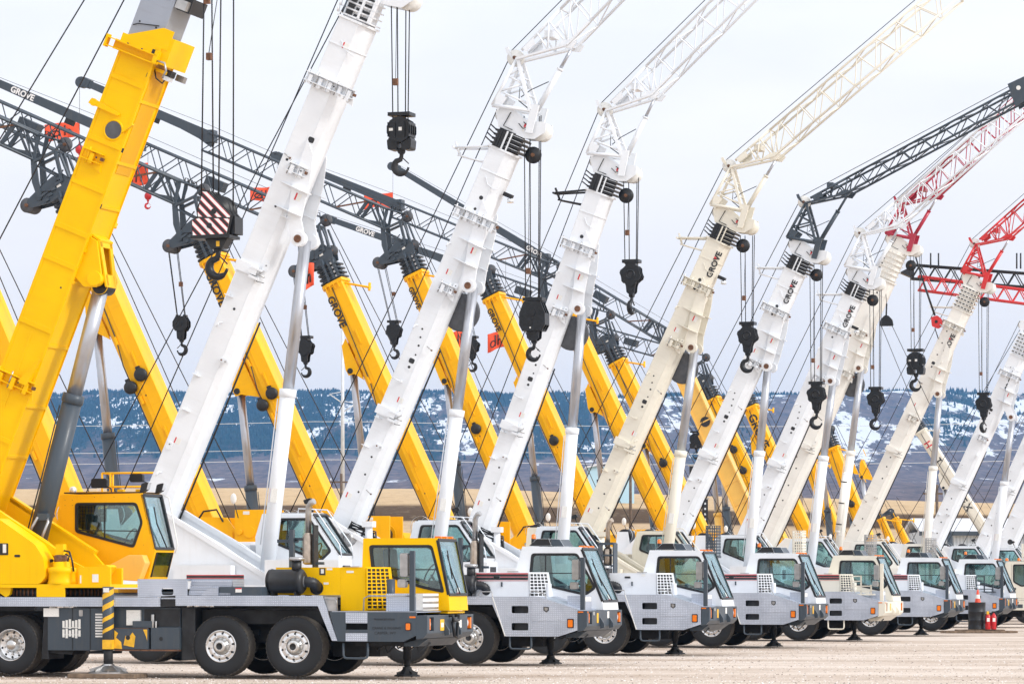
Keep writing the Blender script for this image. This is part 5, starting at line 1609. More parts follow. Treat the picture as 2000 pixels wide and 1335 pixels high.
def back_upper(par, pm):
    def fr():
        mb = MB(pm).box(-3.6, 1.6, -1.1, 1.1, 1.75, 1.85)
        for y in (-.55, .48):
            mb.prism([(-3.0, 1.85), (-3.0, 3.0), (-2.6, 3.52), (-1.75, 3.55), (-1.2, 3.1), (.2, 2.2), (.9, 1.85)], y, y + .07)
            mb.tube((-2.0, y - .02, 3.05), (-2.0, y + .09, 3.05), .12, 16)
        mb.use('steel').tube((-2.0, -.58, 3.05), (-2.0, .58, 3.05), .07, 14)
        mb.use(pm).box(-3.9, -2.9, .60, .66, 2.2, 3.74).box(-3.9, -2.9, -.66, -.60, 2.2, 3.74)
        mb.disc((-3.35, .66, 3.1), .17, .03, n=18).disc((-3.05, .66, 3.1), .08, .05, n=12)
        mb.prism([(-2.9, 2.2), (-2.0, 2.2), (-2.8, 3.1)], .52, .60)
        mb.use('sticker').box(-3.35, -3.15, .66, .665, 3.60, 3.70)
        mb.use('black').path([(-1.6, .52, 3.3), (-1.9, .56, 3.7), (-2.3, .56, 3.75), (-2.5, .56, 3.4)], .03, 6)
        return mb
    cached(('bframe', pm), 'slew_frame', par, fr, .01)
    cached('bring', 'turntable', par, lambda: MB('black').lathe([(0, .8), (.35, .8)], (0, 0, 1.4), (0, 0, 1), 32))
    cached(('bcw', pm), 'counterweight', par, lambda: MB(pm).box(-4.5, -3.6, -1.25, 1.25, 1.6, 2.7).use('black').box(-4.6, -4.5, -1.0, 1.0, 1.8, 2.5), .05)
    def wi():
        mb = MB('rope')
        for x, z in ((-3.35, 3.15), (-2.75, 2.55)):
            mb.use('rope').tube((x, -.5, z), (x, .5, z), .26, 20)
            mb.use(pm)
            for y in (-.55, .5): mb.lathe([(0, .36), (.05, .36)], (x, y, z), (0, 1, 0), 20)
        return mb
    cached(('bwinch', pm), 'winch', par, wi)
    prof = [(-.9, 1.85), (-1.0, 2.7), (-.7, 3.35), (.5, 3.35), (1.15, 2.3), (1.0, 1.85)]
    win = [(-.6, 3.2), (.4, 3.2), (.9, 2.4), (.5, 2.2), (-.7, 2.6)]
    def cb(): return shell(pm, prof, win, .68, 1.5, (3,))
    c = cached(('bcab', pm), 'operator_cab', par, cb, .01)
    for y in (.68, 1.46): window_parts(c, 'bw%g' % y, win, y, .04)
    glass_edge(c, 'bg', prof, 3, .68, 1.5)
    cached('bmirror', 'mirror', par, lambda: MB('sticker').sphere((-2.95, .9, 4.05), .16, 12, (.6, .25, 1)).use('black').tube((-3.1, .9, 3.5), (-2.95, .88, 4.0), .015, 6))

def back_nose(bm, L, d, w):
    def f():
        mb = MB('grey')
        extrude_sect(mb, sect(d * .86, w * .86), 0, .75, 1, .9)
        for i in range(4):
            t = .06 + i * .16
            mb.use('grey'); extrude_sect(mb, sect(d * (1.10 - .04 * i), w * (1.06 - .03 * i)), t, t + .035)
            mb.use('black').box(t + .04, t + .12, w * .40, w * .56, -d * .3, d * .5).use('grey')
            for n in (.42, .2, -.05): mb.box(t - .02, t + .13, w * .48, w * .58, d * n, d * n + .09)
            mb.use('steel').box(t, t + .08, w * .5, w * .575, d * .34, d * .42).use('grey')
            mb.tube((t, -w * .4, d * .58), (t, w * .55, d * .58), .04, 6)
        mb.tube((.0, w * .52, -.05), (.85, w * .50, .05), .045, 8)
        # nose cheeks
        for y in (-.30, .26): mb.prism([(.72, -d * .55), (.72, d * .5), (1.05, d * .62), (1.32, d * .40), (1.38, .0), (1.30, -d * .5), (1.12, -.98), (.98, -1.10), (.84, -.96)], y, y + .04)
        mb.box(.74, 1.2, -.26, .26, -d * .5, d * .4)
        for i in range(5): mb.box(.78 + .1 * i, .86 + .1 * i, .28, .36, -.5 + .16 * i, -.36 + .16 * i)
        mb.use('sticker').box(1.0, 1.1, .30, .31, 0, .14)
        mb.use('black').path([(.9, .3, -.6), (1.1, .34, -.45), (1.0, .34, -.2), (1.2, .32, .1)], .02, 5)
        mb.tube((1.05, -.2, -.62), (1.05, .32, -.62), .05, 8)
        return mb
    o = cached(('bnose', d, w), 'boom_nose', bm, f, 0, (L, 0, 0))
    if d < .6: o.scale = (.5, 1, .55)
    if d < .6: return
    cached('bsheave', 'sheave', bm, lambda: sheave_mb('disc_grey', .22, 7), 0, (L + .98, 0, -1.08))
    cached('bsheave2', 'sheave', bm, lambda: sheave_mb('disc_grey', .19, 2), 0, (L + 1.05, 0, .42))

def back_jib(par, T, jang, Ll, Lb, m='grey', text=True, knob=True, rope_to=None):
    T = Vector((T[0], 0, T[1]))
    dv = Vector((math.cos(R(jang)), 0, math.sin(R(jang)))); pr = Vector((-dv.z, 0, dv.x))
    V = lambda x, z, y=0: T + Vector((x, y, z))
    mb = MB(m)
    ju, jl, wl = V(1.00, 2.47), V(1.18, 1.76), V(.30, 2.20)
    for y in (-.30, .30):
        Y = lambda p: p + Vector((0, y, 0))
        mb.prism([(p.x, p.z) for p in (V(1.02, .55), V(.90, .62), V(1.02, 1.2), V(1.10, 1.80), V(1.26, 1.78), V(1.22, 1.1))], y - .03, y + .03)
        mb.beam(Y(V(1.16, 1.70)), Y(V(.48, 1.98)), .07, .14, (0, 1, 0))
        mb.beam(Y(V(.26, 1.1)), Y(V(.50, 2.0)), .08, .13, (0, 1, 0)); mb.beam(Y(V(.05, 1.2)), Y(V(.34, 1.9)), .05, .12, (0, 1, 0))
        mb.beam(Y(V(.98, .64)), Y(V(.24, 1.14)), .07, .10, (0, 1, 0))
        mb.tube(Y(V(1.12, 1.6)), Y(V(.30, 1.18)), .03, 6); mb.tube(Y(V(1.0, .9)), Y(V(.5, 1.5)), .022, 6)
        mb.prism([(p.x, p.z) for p in (ju, jl, jl + pr * .1, V(.98, 2.3), V(.96, 2.45))], y - .02, y + .02)
        mb.tube(Y(ju), Y(wl + Vector((.1, 0, .1))), .035, 6); mb.beam(Y(V(.5, 1.98)), Y(wl), .05, .1, (0, 1, 0))
        # root bay: solid plate with slots, then a post
        a0, b0, a1, b1 = ju, jl, ju + dv * 1.3, jl + dv * 1.3
        mb.beam(Y(ju + dv * .02 - pr * .02), Y(jl + pr * .02), .10, .05, (0, 1, 0))
        mb.beam(Y(a0 + dv * .8), Y(b0 + dv * .12), .07, .05, (0, 1, 0)); mb.beam(Y(a0 + dv * .42), Y(b0 + dv * .1), .05, .04, (0, 1, 0))
        mb.prism([(p.x, p.z) for p in (b0, b0 + dv * 1.0, b0 + pr * .22)], y - .015, y + .015)
        mb.beam(Y(a0 + dv * .85), Y(b0 + dv * 1.15), .13, .05, (0, 1, 0))
    mb.tube(V(.5, 1.98, -.3), V(.5, 1.98, .3), .05, 8)
    lattice(mb, ju, jl, dv, Ll, Ll + .1, .34, max(3, int(Ll / 1.05)), .042, .022)
    mid = ju + dv * (Ll * .52) - pr * .35
    mb.beam(mid - dv * .35, mid + dv * .35, .36, .5, (0, 1, 0))
    mb.use('rust').beam(ju + dv * .85 + Vector((0, .33, -.02)), jl + dv * 2.1 + Vector((0, .33, 0)), .06, .04, (0, 1, 0))
    mb.use('black')
    for k in range(3): mb.path([ju - dv * (.1 + .16 * k) + Vector((0, .1, .02)), ju - dv * (.12 + .16 * k) + Vector((0, .1, .18)), ju - dv * (.22 + .16 * k) + Vector((0, .1, .2)), ju - dv * (.24 + .16 * k) + Vector((0, .1, .0))], .02, 6)
    j = mb.build('jib', par)
    cached('bjs', 'sheave', j, lambda: sheave_mb('disc_grey', .22, 1), 0, wl)
    if Lb:
        e = ju + dv * Ll - pr * .12
        b = MB(m)
        tip = e + dv * Lb
        for y in (-.13, .13):
            b.prism([(p.x, p.z) for p in (e - dv * .25 - pr * .38, e - dv * .15 + pr * .18, tip + pr * .13, tip - pr * .12, e + dv * 1.2 - pr * .18, e + dv * .35 - pr * .25)], y - .015, y + .015)
        b.beam(e, tip, .24, .26, (0, 1, 0))
        b.box(*sorted((e.x - .2, e.x + .15)), -.25, .25, *sorted((e.z - .25, e.z + .22)))
        b.tube(tip - pr * .05 + Vector((0, -.2, 0)), tip - pr * .05 + Vector((0, .2, 0)), .21, 20)
        b.beam(tip - dv * .35, tip + dv * .05, .34, .36, (0, 1, 0))
        b.use('black').tube(tip + Vector((0, -.21, .04)), tip + Vector((0, .21, .04)), .03, 8)
        q = e + dv * (Lb * .38) - pr * .26
        b.beam(q, q + dv * .35, .2, .16, (0, 1, 0))
        b.use('sticker').box(*sorted((e.x + .05, e.x + .13)), .15, .155, *sorted((e.z - .05, e.z + .10)))
        bx = b.build('jib_extension', j)
        if text:
            t = e + dv * (Lb * (text if text is not True else .88)) - pr * .09
            lettering('GROVE', .30, bx, t + Vector((0, .152, 0)), (R(90), R(jang), R(180)), 'mark_white', .004, .035)
        # hoist line along the top
        MB('rope').tube(wl + Vector((0, 0, .22)), e + dv * .2 + pr * .38, .008, 5).tube(e + dv * .2 + pr * .38, tip + pr * .18, .008, 5).build('jib_rope', j)
        return tip, e, dv
    return ju + dv * Ll, None, dv

def back_crane(j, S, label, group):
    pm = S.get('m', 'gold_yellow')
    (x0, z0), ang, ztip = S['low'], S['ang'], S['ztip']
    ca, sa = math.cos(R(ang)), math.sin(R(ang))
    sh = x0 - (z0 - 2.9) * ca / sa + 2.0               # slide the whole crane so its boom foot sits over its frame
    fx = -2.0
    o = thing(S.get('name', 'yellow_crane'), label, 'crane', back_origin(j) - FW * sh, R(180) - PHI, group)
    back_lower(o); back_upper(o, pm)
    if 'cyl' in S: S['cyl'] = (S['cyl'][0] - sh, S['cyl'][1])
    if 'hook' in S: S['hook'] = (S['hook'][0] - sh, S['hook'][1])
    L = (ztip - 2.9) / sa
    d = S.get('dw', .80); w = d * 1.02
    T = (fx + L * ca, ztip)
    W = lambda t, n: Vector((fx + t * ca - n * sa, 0, 2.9 + t * sa + n * ca))
    b = MB(pm)
    if S.get('box'):
        sec = [(d / 2, -w / 2), (d / 2, w / 2), (-d / 2, w / 2), (-d / 2, -w / 2)]
        extrude_sect(b, sec, -.3, L)
        for i in range(9):
            t = .6 + i * 1.1
            b.box(t, t + .06, w / 2, w / 2 + .03, -d / 2, d / 2)
        for n in (-d / 2, d / 2): b.box(-.3, L, w / 2, w / 2 + .05, n - .05, n + .03)
        b.use('mark_black').disc((7.2, w / 2 + .002, .05), .26, .02, n=20)
    else:
        extrude_sect(b, sect(d, w, .2), -.3, L)
        b.box(-.2, L, w / 2, w / 2 + .012, .02, .035)
        for t in (2.2, 4.4, 6.3): b.box(t, t + .25, w / 2, w / 2 + .05, -.2, -.14)
        for t in (3.0, 5.4, 7.7): b.prism([(t, .1), (t + .5, .1), (t + .55, .16), (t, .14)], w / 2, w / 2 + .05)
        b.use('rope').path([(1.2, w / 2 + .02, -.28), (L * .55, w / 2 + .02, -.28), (L * .62, w / 2 + .02, -.16), (L - .2, w / 2 + .02, -.02)], .018, 5)
        b.use('mark_black').disc((4.6, w / 2, .0), .03, .006, n=8).disc((2.0, w / 2, .0), .03, .006, n=8)
        b.use(pm)
        extrude_sect(b, sect(d * 1.14, w * 1.08, .2), L - .12, L)
        for n in (.3, .1, -.1, -.3): b.box(L - .30, L - .1, w / 2, w / 2 + .07, n * d - .01, n * d + .02)
        b.tube((L - .2, .2, d * .5), (L - .75, .2, 1.15), .04, 6).tube((L - .2, -.2, d * .5), (L - .75, .05, 1.15), .04, 6).tube((L - .85, .2, 1.1), (L - .6, .1, 1.2), .05, 6)
    bm = b.build('boom', o, .006, (fx, 0, 2.9), (0, -R(ang), 0))
    back_nose(bm, L, d, w)
    for t, n in S.get('knobs', ()):
        MB('black').lathe([(0, .19), (.10, .20), (.14, .17), (.15, 0)], (t, w / 2, n), (0, 1, 0), 20).box(t + .12, t + .26, w / 2, w / 2 + .12, n - .06, n + .06).build('cable_reel', bm)
    if S.get('text', True):
        sz = S.get('tsz', .27)
        lettering('GROVE', sz, bm, (L - .45, w / 2 + .004, S.get('tn', -.34)), (R(90), 0, R(180)), 'mark_black')
    # lift cylinder
    ct = S.get('cyl', (W(6.6, -.75).x, W(6.6, -.75).z))
    lift_cyl(o, S.get('cm', 'grey'), ct, (ct[0] - .33, ct[1] - 3.0), 2.0, .19, .13)
    pt = ((ct[0] - fx) * ca + (ct[1] - 2.9) * sa); pn = (-(ct[0] - fx) * sa + (ct[1] - 2.9) * ca)
    lg = MB(pm)
    for y in (-.33, .27): lg.prism([(pt + 1.1, -d / 2 + .04), (pt + .9, -d / 2 - .2), (pt + .12, pn - .14), (pt - .12, pn - .12), (pt - .15, pn + .08), (pt - .5, -d / 2 + .04)], y, y + .06)
    lg.box(pt + .4, pt + .95, -.3, .3, -d / 2 - .2, -d / 2 + .02)
    lg.use('black').tube((pt, -.36, pn), (pt, .36, pn), .10, 14)
    lg.build('lift_lug', bm)
    tip = None
    if 'jib' in S:
        ja, Ll, Lb = S['jib'][:3]
        tip = back_jib(o, T, ja, Ll, Lb, S.get('jm', 'grey'), S.get('jt', True))
    rp = MB('rope')
    a = Vector((T[0] + .28, .1, T[1] + 2.35)) if 'jib' in S else W(L + 1.2, .75)
    rp.tube(a, (fx - 1.35, .1, 3.4), .015, 5).tube(W(L + 1.0, .62) + Vector((0, -.1, 0)), (fx - .75, -.1, 2.8), .015, 5)
    rp.build('winch_ropes', o)
    h = S.get('hook')
    sx = W(L + .95, -1.06)
    if h:
        f = MB('rope')
        for x_, y in ((-.20, .1), (-.08, -.1), (.10, .1), (.21, -.1)): f.tube((sx.x + x_, y, sx.z), (h[0] + x_ * .9, y, h[1] - .1), .013, 5)
        f.use('rust').box(h[0] - .08, h[0] + .03, .08, .18, h[1] + .9, h[1] + 1.05)
        f.build('hoist_rope', o)
    return o, tip, sx, S.get('hook')

# ------------------------------------------------------------------ hook blocks
def hook_path(mb, z, s=1., y=0):
    """shank and open hook, thick in the belly and thin at the point"""
    pts, rs = [(0, y, z), (0, y, z - .16 * s)], [.050 * s, .045 * s]
    c = Vector((.0, y, z - .40 * s))
    for i in range(15):
        a = R(112 + i * 17.5)
        rr = .165 * s * (1 + .10 * math.sin(a))
        pts.append((c.x + rr * math.cos(a), y, c.z + rr * math.sin(a)))
        rs.append((.048 + .030 * math.sin(math.pi * min(1, (i + 1) / 12)) - (.020 if i > 11 else 0)) * s)
    pts[2] = (-.02 * s, y, z - .23 * s)
    mb.path(pts, rs, 10)
    mb.beam((.03 * s, y, z - .20 * s), (.17 * s, y, z - .33 * s), .02 * s, .03 * s, (0, 1, 0))
    mb.tube((0, y - .06 * s, z - .05 * s), (0, y + .06 * s, z - .05 * s), .075 * s, 12)
    return mb
def block_body(kind):
    mb = MB('hook_black')
    if kind == 'quick':                                 # scalloped wide plates, T-plate on top
        n = 24; pts = []
        for i in range(n):
            a = 2 * math.pi * i / n + .1
            r = .335 + (.035 if (i // 2) % 2 else -.005)
            pts.append((r * math.cos(a), -.52 + r * math.sin(a)))
        for y in (-.22, -.02, .18): mb.prism(pts, y, y + .04)
        mb.box(-.28, .28, -.22, .22, -.13, -.02).box(-.17, .17, -.2, .2, -.22, -.10)
        for y in (-.12, .09): mb.lathe([(-.03, 0), (-.03, .15), (-.03, .27), (0, .24), (.03, .27), (.03, .15), (.03, 0)], (0, y, -.52), n=24)
        mb.lathe([(0, .10), (.03, .12), (.03, .16), (0, .17)], (0, -.22, -.52), (0, -1, 0), 20)
        mb.use('undercarriage').disc((0, -.224, -.52), .10, -.01, n=14)
        mb.use('hook_black')
        for y in (-.17, .12): mb.prism([(-.22, -.72), (.22, -.72), (.16, -.90), (.14, -1.10), (.07, -1.16), (-.07, -1.16), (-.14, -1.10), (-.16, -.90)], y, y + .05)
        mb.disc((0, -.17, -1.02), .07, -.03, n=14)
        for x in (-.2, .22): mb.tube((x, -.24, -.7), (x, .24, -.7), .03, 8)
    elif kind == 'wide':
        n = 12; pts = []
        for i in range(n):
            a = 2 * math.pi * (i + .5) / n
            pts.append((.36 * math.cos(a), -.46 + .36 * math.sin(a)))
        for y in (-.26, -.08, .08, .24): mb.prism(pts, y, y + .035)
        mb.box(-.32, .32, -.26, .28, -.08, .02)
        for y in (-.15, .0, .17): mb.lathe([(-.03, 0), (-.03, .28), (0, .25), (.03, .28), (.03, 0)], (0, y, -.46), n=24)
        for x in (-.3, -.1, .18, .3): mb.box(x - .012, x + .012, -.30, .30, -.66, -.26)
        for x in (-.2, .2): mb.prism(rounded([(x - .16, -.72), (x + .16, -.72), (x + .13, -1.02), (x - .13, -1.02)], .06), -.22, .24)
        mb.box(-.32, .32, -.2, .22, -.78, -.68)
        mb.use('sticker').box(-.28, -.16, -.265, -.26, -.5, -.42).box(.0, .1, -.265, -.26, -.5, -.40)
    elif kind == 'plate':                               # long hexagonal cheek plates
        pts = [(-.26, -.10), (.26, -.10), (.40, -.45), (.40, -.80), (.30, -.98), (-.30, -.98), (-.40, -.80), (-.40, -.45)]
        for y in (-.24, -.02, .20): mb.prism(pts, y, y + .04)
        mb.box(-.30, .30, -.22, .22, -.08, .02)
        mb.box(.36, .40, -.2, .2, -.8, -.45).box(-.3, .3, -.2, .2, -.98, -.9)
        for y in (-.12, .1): mb.lathe([(-.03, 0), (-.03, .28), (0, .25), (.03, .28), (.03, 0)], (0, y, -.52), n=24)
        mb.disc((0, -.24, -.45), .10, -.03, n=16)
        mb.use('black').disc((-.05, -.244, -.72), .06, -.01, n=14).use('sticker').disc((-.05, -.244, -.88), .03, -.008, n=10)
        mb.use('hook_black')
        for y in (-.17, .12): mb.prism([(-.20, -.96), (.20, -.96), (.18, -1.18), (.08, -1.26), (-.08, -1.26), (-.18, -1.18)], y, y + .05)
    elif kind == 'small':
        pts = [(-.16, -.05), (.16, -.05), (.28, -.25), (.28, -.42), (.18, -.58), (-.18, -.58), (-.28, -.42), (-.28, -.25)]
        for y in (-.18, .0, .16): mb.prism(pts, y, y + .035)
        for y in (-.09, .09): mb.lathe([(-.03, 0), (-.03, .22), (0, .19), (.03, .22), (.03, 0)], (0, y, -.32), n=20)
        mb.disc((0, .195, -.32), .09, .025, n=14).disc((0, -.18, -.32), .09, -.025, n=14)
        for x in (-.14, .14): mb.lathe([(0, .04), (.05, .045)], (x, 0, -.04), (0, 1, 0), 8).box(x - .03, x + .03, -.16, .16, -.08, .0)
        for y in (-.14, .10): mb.prism([(-.15, -.56), (.15, -.56), (.13, -.84), (.06, -.90), (-.06, -.90), (-.13, -.84)], y, y + .04)
        mb.disc((0, .14, -.78), .06, .03, n=12)
    return mb
HOOKZ = {'quick': -1.12, 'wide': -.98, 'plate': -1.22, 'small': -.86}
def hook_block(label, kind, loc, rotz, hs=1., group=None, scale=1., hookrot=0., hookmat='hook_black'):
    o = thing('hook_block', label, 'hook block', loc, rotz, group)
    o.scale = (scale,) * 3
    cached(('block', kind), 'sheave_block', o, lambda: block_body(kind), .006)
    cached(('hook', kind, hs, hookmat), 'hook', o, lambda: hook_path(MB(hookmat), 0, hs), 0, (0, 0, HOOKZ[kind]), (0, 0, hookrot))
    return o
def big_block(loc, rotz):
    o = thing('hook_block', 'large hook block with red, white and black diagonal stripes on its cheek plate', 'hook block', loc, rotz)
    mb = MB('black')
    top = [(-.30, 0), (.16, -.10), (.42, -.66), (.30, -.70), (-.46, -.66), (-.36, -.28)]
    pl = [(-.30, .05), (-.12, .02), (.46, -.62), (.36, -1.08), (-.58, -1.10), (-.60, -.72), (-.42, -.58), (-.44, -.50)]
    for y in (-.34, -.12, .10, .32): mb.prism(pl, y, y + .035)
    for y in (-.22, .0, .22): mb.lathe([(-.05, 0), (-.05, .44), (0, .40), (.05, .44), (.05, 0)], (-.05, y, -.5), n=28)
    mb.use('rust').lathe([(0, .42), (.03, .42)], (-.05, .05, -.5), (0, 1, 0), 24).use('black')
    for p, q in (((-.14, .02), (.46, -.62)), ((.46, -.62), (.36, -1.1))):
        for y in (-.3, -.05, .2): mb.beam((p[0], y, p[1]), (q[0], y, q[1]), .03, .05, (0, 1, 0))
    mb.box(-.62, .42, -.36, .36, -1.16, -1.08).box(.38, .50, -.2, .36, -1.05, -.62)
    mb.prism([(-.30, -1.16), (.30, -1.16), (.16, -1.40), (-.14, -1.40)], -.2, .2)
    mb.use('stripe_yellow').box(.0, .10, -.21, -.2, -1.36, -1.22)
    b = mb.build('sheave_block', o, .006)
    up = [(-.30, .0), (-.14, -.02), (.43, -.60), (.42, -.66), (-.42, -.62), (-.43, -.52)]
    lo = [(-.58, -.72), (-.42, -.66), (.42, -.69), (.33, -1.06), (-.56, -1.08)]
    sp = MB('mark_white')
    base = -.345
    for pg in (up, lo):
        sp.use('mark_white').prism(pg, base, base + .006)
        diag_stripes(sp, pg, base - .001, ['mark_white', 'red_mark', 'mark_black', 'red_mark'], [.10, .022, .10, .022], .003, -1.0)
    sp.use('black').disc((.0, base - .004, -.50), .07, -.02, n=14).disc((-.12, base - .004, -.85), .07, -.02, n=14)
    sp.build('striped_plate', b)
    hook_path(MB('hook_black'), 0, 1.45).build('hook', o, 0, (-.02, 0, -1.30))
    o.scale = (.74,) * 3
    return o

# ------------------------------------------------------------------ flags and headache balls on the jib lines
def flag(label, top, width, height, rotz, seed, text='dh'):
    rr = random.Random(seed)
    n, m = 16, 8
    vs, fs = [], []
    p1, p2 = rr.random() * 6, rr.random() * 6
    for side in (0, 1):
        for i in range(n + 1):
            for k in range(m + 1):
                u, v = i / n, k / m
                x = u * width
                y = .10 * u * math.sin(u * 5 + p1 + v) + .04 * math.sin(9 * u + 3 * v + p2)
                z = -v * height * (1 + .10 * math.sin(u * 4 + p2)) - .18 * u * height * math.sin(1.5 * u + .3) + .02 * math.sin(7 * u + p1)
                vs.append((x, y + .006 * side, z))
    q = (n + 1) * (m + 1)
    for i in range(n):
        for k in range(m):
            a = i * (m + 1) + k
            fs.append((a, a + 1, a + m + 2, a + m + 1)); fs.append((q + a, q + a + m + 1, q + a + m + 2, q + a + 1))
    edge = [i * (m + 1) for i in range(n + 1)] + [n * (m + 1) + k for k in range(1, m + 1)] + [i * (m + 1) + m for i in range(n - 1, -1, -1)] + [k for k in range(m - 1, 0, -1)]
    for a, b in zip(edge, edge[1:] + edge[:1]): fs.append((a, b, q + b, q + a))
    mb = MB('flag_orange').add(vs, fs, True)
    o = mb.build('warning_flag', None, 0, top, (0, 0, rotz))
    tag(o, label, 'flag', 'orange flags hanging from the back row jibs')
    # the two black letters, following the cloth
    L = MB('mark_black')
    def P(u, v, s):
        u = 1 - u
        x = u * width
        y = .10 * u * math.sin(u * 5 + p1 + v) + .04 * math.sin(9 * u + 3 * v + p2)
        z = -v * height * (1 + .10 * math.sin(u * 4 + p2)) - .18 * u * height * math.sin(1.5 * u + .3) + .02 * math.sin(7 * u + p1)
        return Vector((x, y + s, z))
    for s in (-.012, .018):
        def st(pts): L.path([P(u, v, s) for u, v in pts], [.026] * len(pts), 6)
        st([(.30 + .13 * math.cos(a), .62 + .17 * math.sin(a)) for a in [i * math.pi / 6 for i in range(13)]])
        st([(.43, .18), (.43, .5), (.43, .8)])
        st([(.58, .18), (.58, .5), (.58, .8)])
        st([(.58, .55), (.64, .46), (.72, .46), (.76, .55), (.76, .8)])
    L.build('flag_letters', o)
    return o
def ball(label, loc, r):
    mb = MB('extinguisher').sphere((0, 0, 0), r, 20, (1, 1, 1.12))
    mb.lathe([(r * .9, .05), (r * 1.3, .045), (r * 1.5, .03), (r * 1.9, .03), (r * 2.0, 0)], (0, 0, 0), (0, 0, 1), 12)
    o = mb.build('headache_ball', None, 0, loc)
    tag(o, label, 'headache ball')
    hk = hook_path(MB('extinguisher'), 0, .55).build('hook', o, 0, (0, 0, -r * 1.05))
    return o

# ================================================================== SETTING
def sstep(a, b, x):
    t = max(0., min(1., (x - a) / (b - a)))
    return t * t * (3 - 2 * t)
def fbm(x, y, s, o=4):
    v, a = 0., .5
    for i in range(o):
        v += a * mnoise.noise((x / s, y / s, 3.7 * i)); s *= .5; a *= .5
    return v
def grid(name, xs, ys, zf, mat, attrs=None):
    vs = [(x(y) if callable(x) else x, y, 0) for y in ys for x in xs]
    vs = [(x, y, zf(x, y)) for x, y, _ in vs]
    n = len(xs)
    fs = [(j * n + i, j * n + i + 1, (j + 1) * n + i + 1, (j + 1) * n + i) for j in range(len(ys) - 1) for i in range(n - 1)]
    me = bpy.data.meshes.new(name); me.from_pydata(vs, [], fs)
    me.polygons.foreach_set('use_smooth', [True] * len(fs))
    me.materials.append(MATS[mat])
    for k, f in (attrs or {}).items():
        a = me.attributes.new(k, 'FLOAT', 'POINT')
        a.data.foreach_set('value', [f(*v) for v in vs])
    me.update()
    return struct(link(name, me))

# gravel lot: one sheet out to the hills, softly rutted near by
gx = [-2300, -900, -300, -120, -60] + [-40 + i * 2.0 for i in range(41)] + [60, 120, 300, 900, 2300]
gy = [-150, -20, 20, 45] + [55 + i * 1.0 for i in range(60)] + [120, 130, 145, 165, 190, 230, 300, 500, 900, 2000, 4000, 7300]
def gz(x, y):
    f = sstep(45, 58, y) * (1 - sstep(112, 125, y)) * (1 - sstep(36, 60, abs(x)))
    return -.03 + f * (.05 * fbm(x, y * 2.2, 9) - .0)
grid('gravel_ground', gx, gy, gz, 'gravel')
# dry grass rise beyond the lot
def fz(x, y):
    top = 13.6 - .028 * max(0, x + 5) + .5 * fbm(x, y, 60)
    up = sstep(205, 505, y)
    return -1.2 + (top + 1.2) * up - (top - 2) * sstep(540, 760, y) + .25 * fbm(x, y, 12)
grid('grass_field', [-170 + i * 5 for i in range(69)], [200 + i * 8 for i in range(72)], fz, 'dry_grass')

# snowy ridge
def ridge_z(x):
    return 296 + 15 * fbm(x + 900, 0, 420) + 7 * fbm(x, 50, 110) - 4 * sstep(-200, -900, x) + 10 * math.exp(-((x + 250) / 220) ** 2)
def mz(x, y):
    rz = ridge_z(x)
    foot = 20 + 78 * sstep(1500, 3900, y) + 40 * sstep(3600, 4700, y)
    wob = 260 * fbm(x, 0, 500)
    face = sstep(4350 + wob * .6, 6050, y)
    gull = 34 * fbm(x * 1.6, y * .30, 420, 5) * face * (1 - sstep(5600, 6050, y) * .75)
    z = foot + (rz - 138) * face + gull + 5 * fbm(x, y, 90)
    return z - 60 * sstep(6150, 7000, y)
def forest_at(x, y, z):
    px = x / y * 7260 + 1000
    f = .50 + .55 * fbm(x * 1.4 + 77, y * .20, 230, 5)
    f += .10 * sstep(1500, 300, px) - .10 * sstep(1450, 1750, px)
    f += .55 * sstep(5860, 6020, y)
    f -= .50 * sstep(4720 + 260 * fbm(x, 9, 160), 4420 + 260 * fbm(x, 9, 160), y)
    return f
def snow_at(x, y, z):
    px = x / y * 7260 + 1000
    s = .385 + .46 * fbm(x * 1.9, y * .24 + 300, 190, 5)
    s += .0 * sstep(900, 1700, px) + .08 * sstep(5300, 5800, y) - .30 * sstep(4900, 4450, y)
    s -= .45 * sstep(5890, 6000, y)
    s -= .10 * max(0, forest_at(x, y, z) - .5)
    s += .26 * sstep(4050, 3900, y) * sstep(3600, 3800, y) + .09 * sstep(1450, 1600, px) * sstep(4300, 4700, y) * sstep(5700, 5200, y)
    return s
mxs = [(lambda y, u=u: u * (y * .22 + 150)) for u in [-1 + 2 * i / 260 for i in range(261)]]
mys = [1500 + i * 150 for i in range(18)] + [4200 + i * 24 for i in range(90)] + [6400, 6700, 7000]
grid('snowy_mountain', mxs, mys, mz, 'snowy_slope', {'forest': forest_at, 'snow': snow_at})

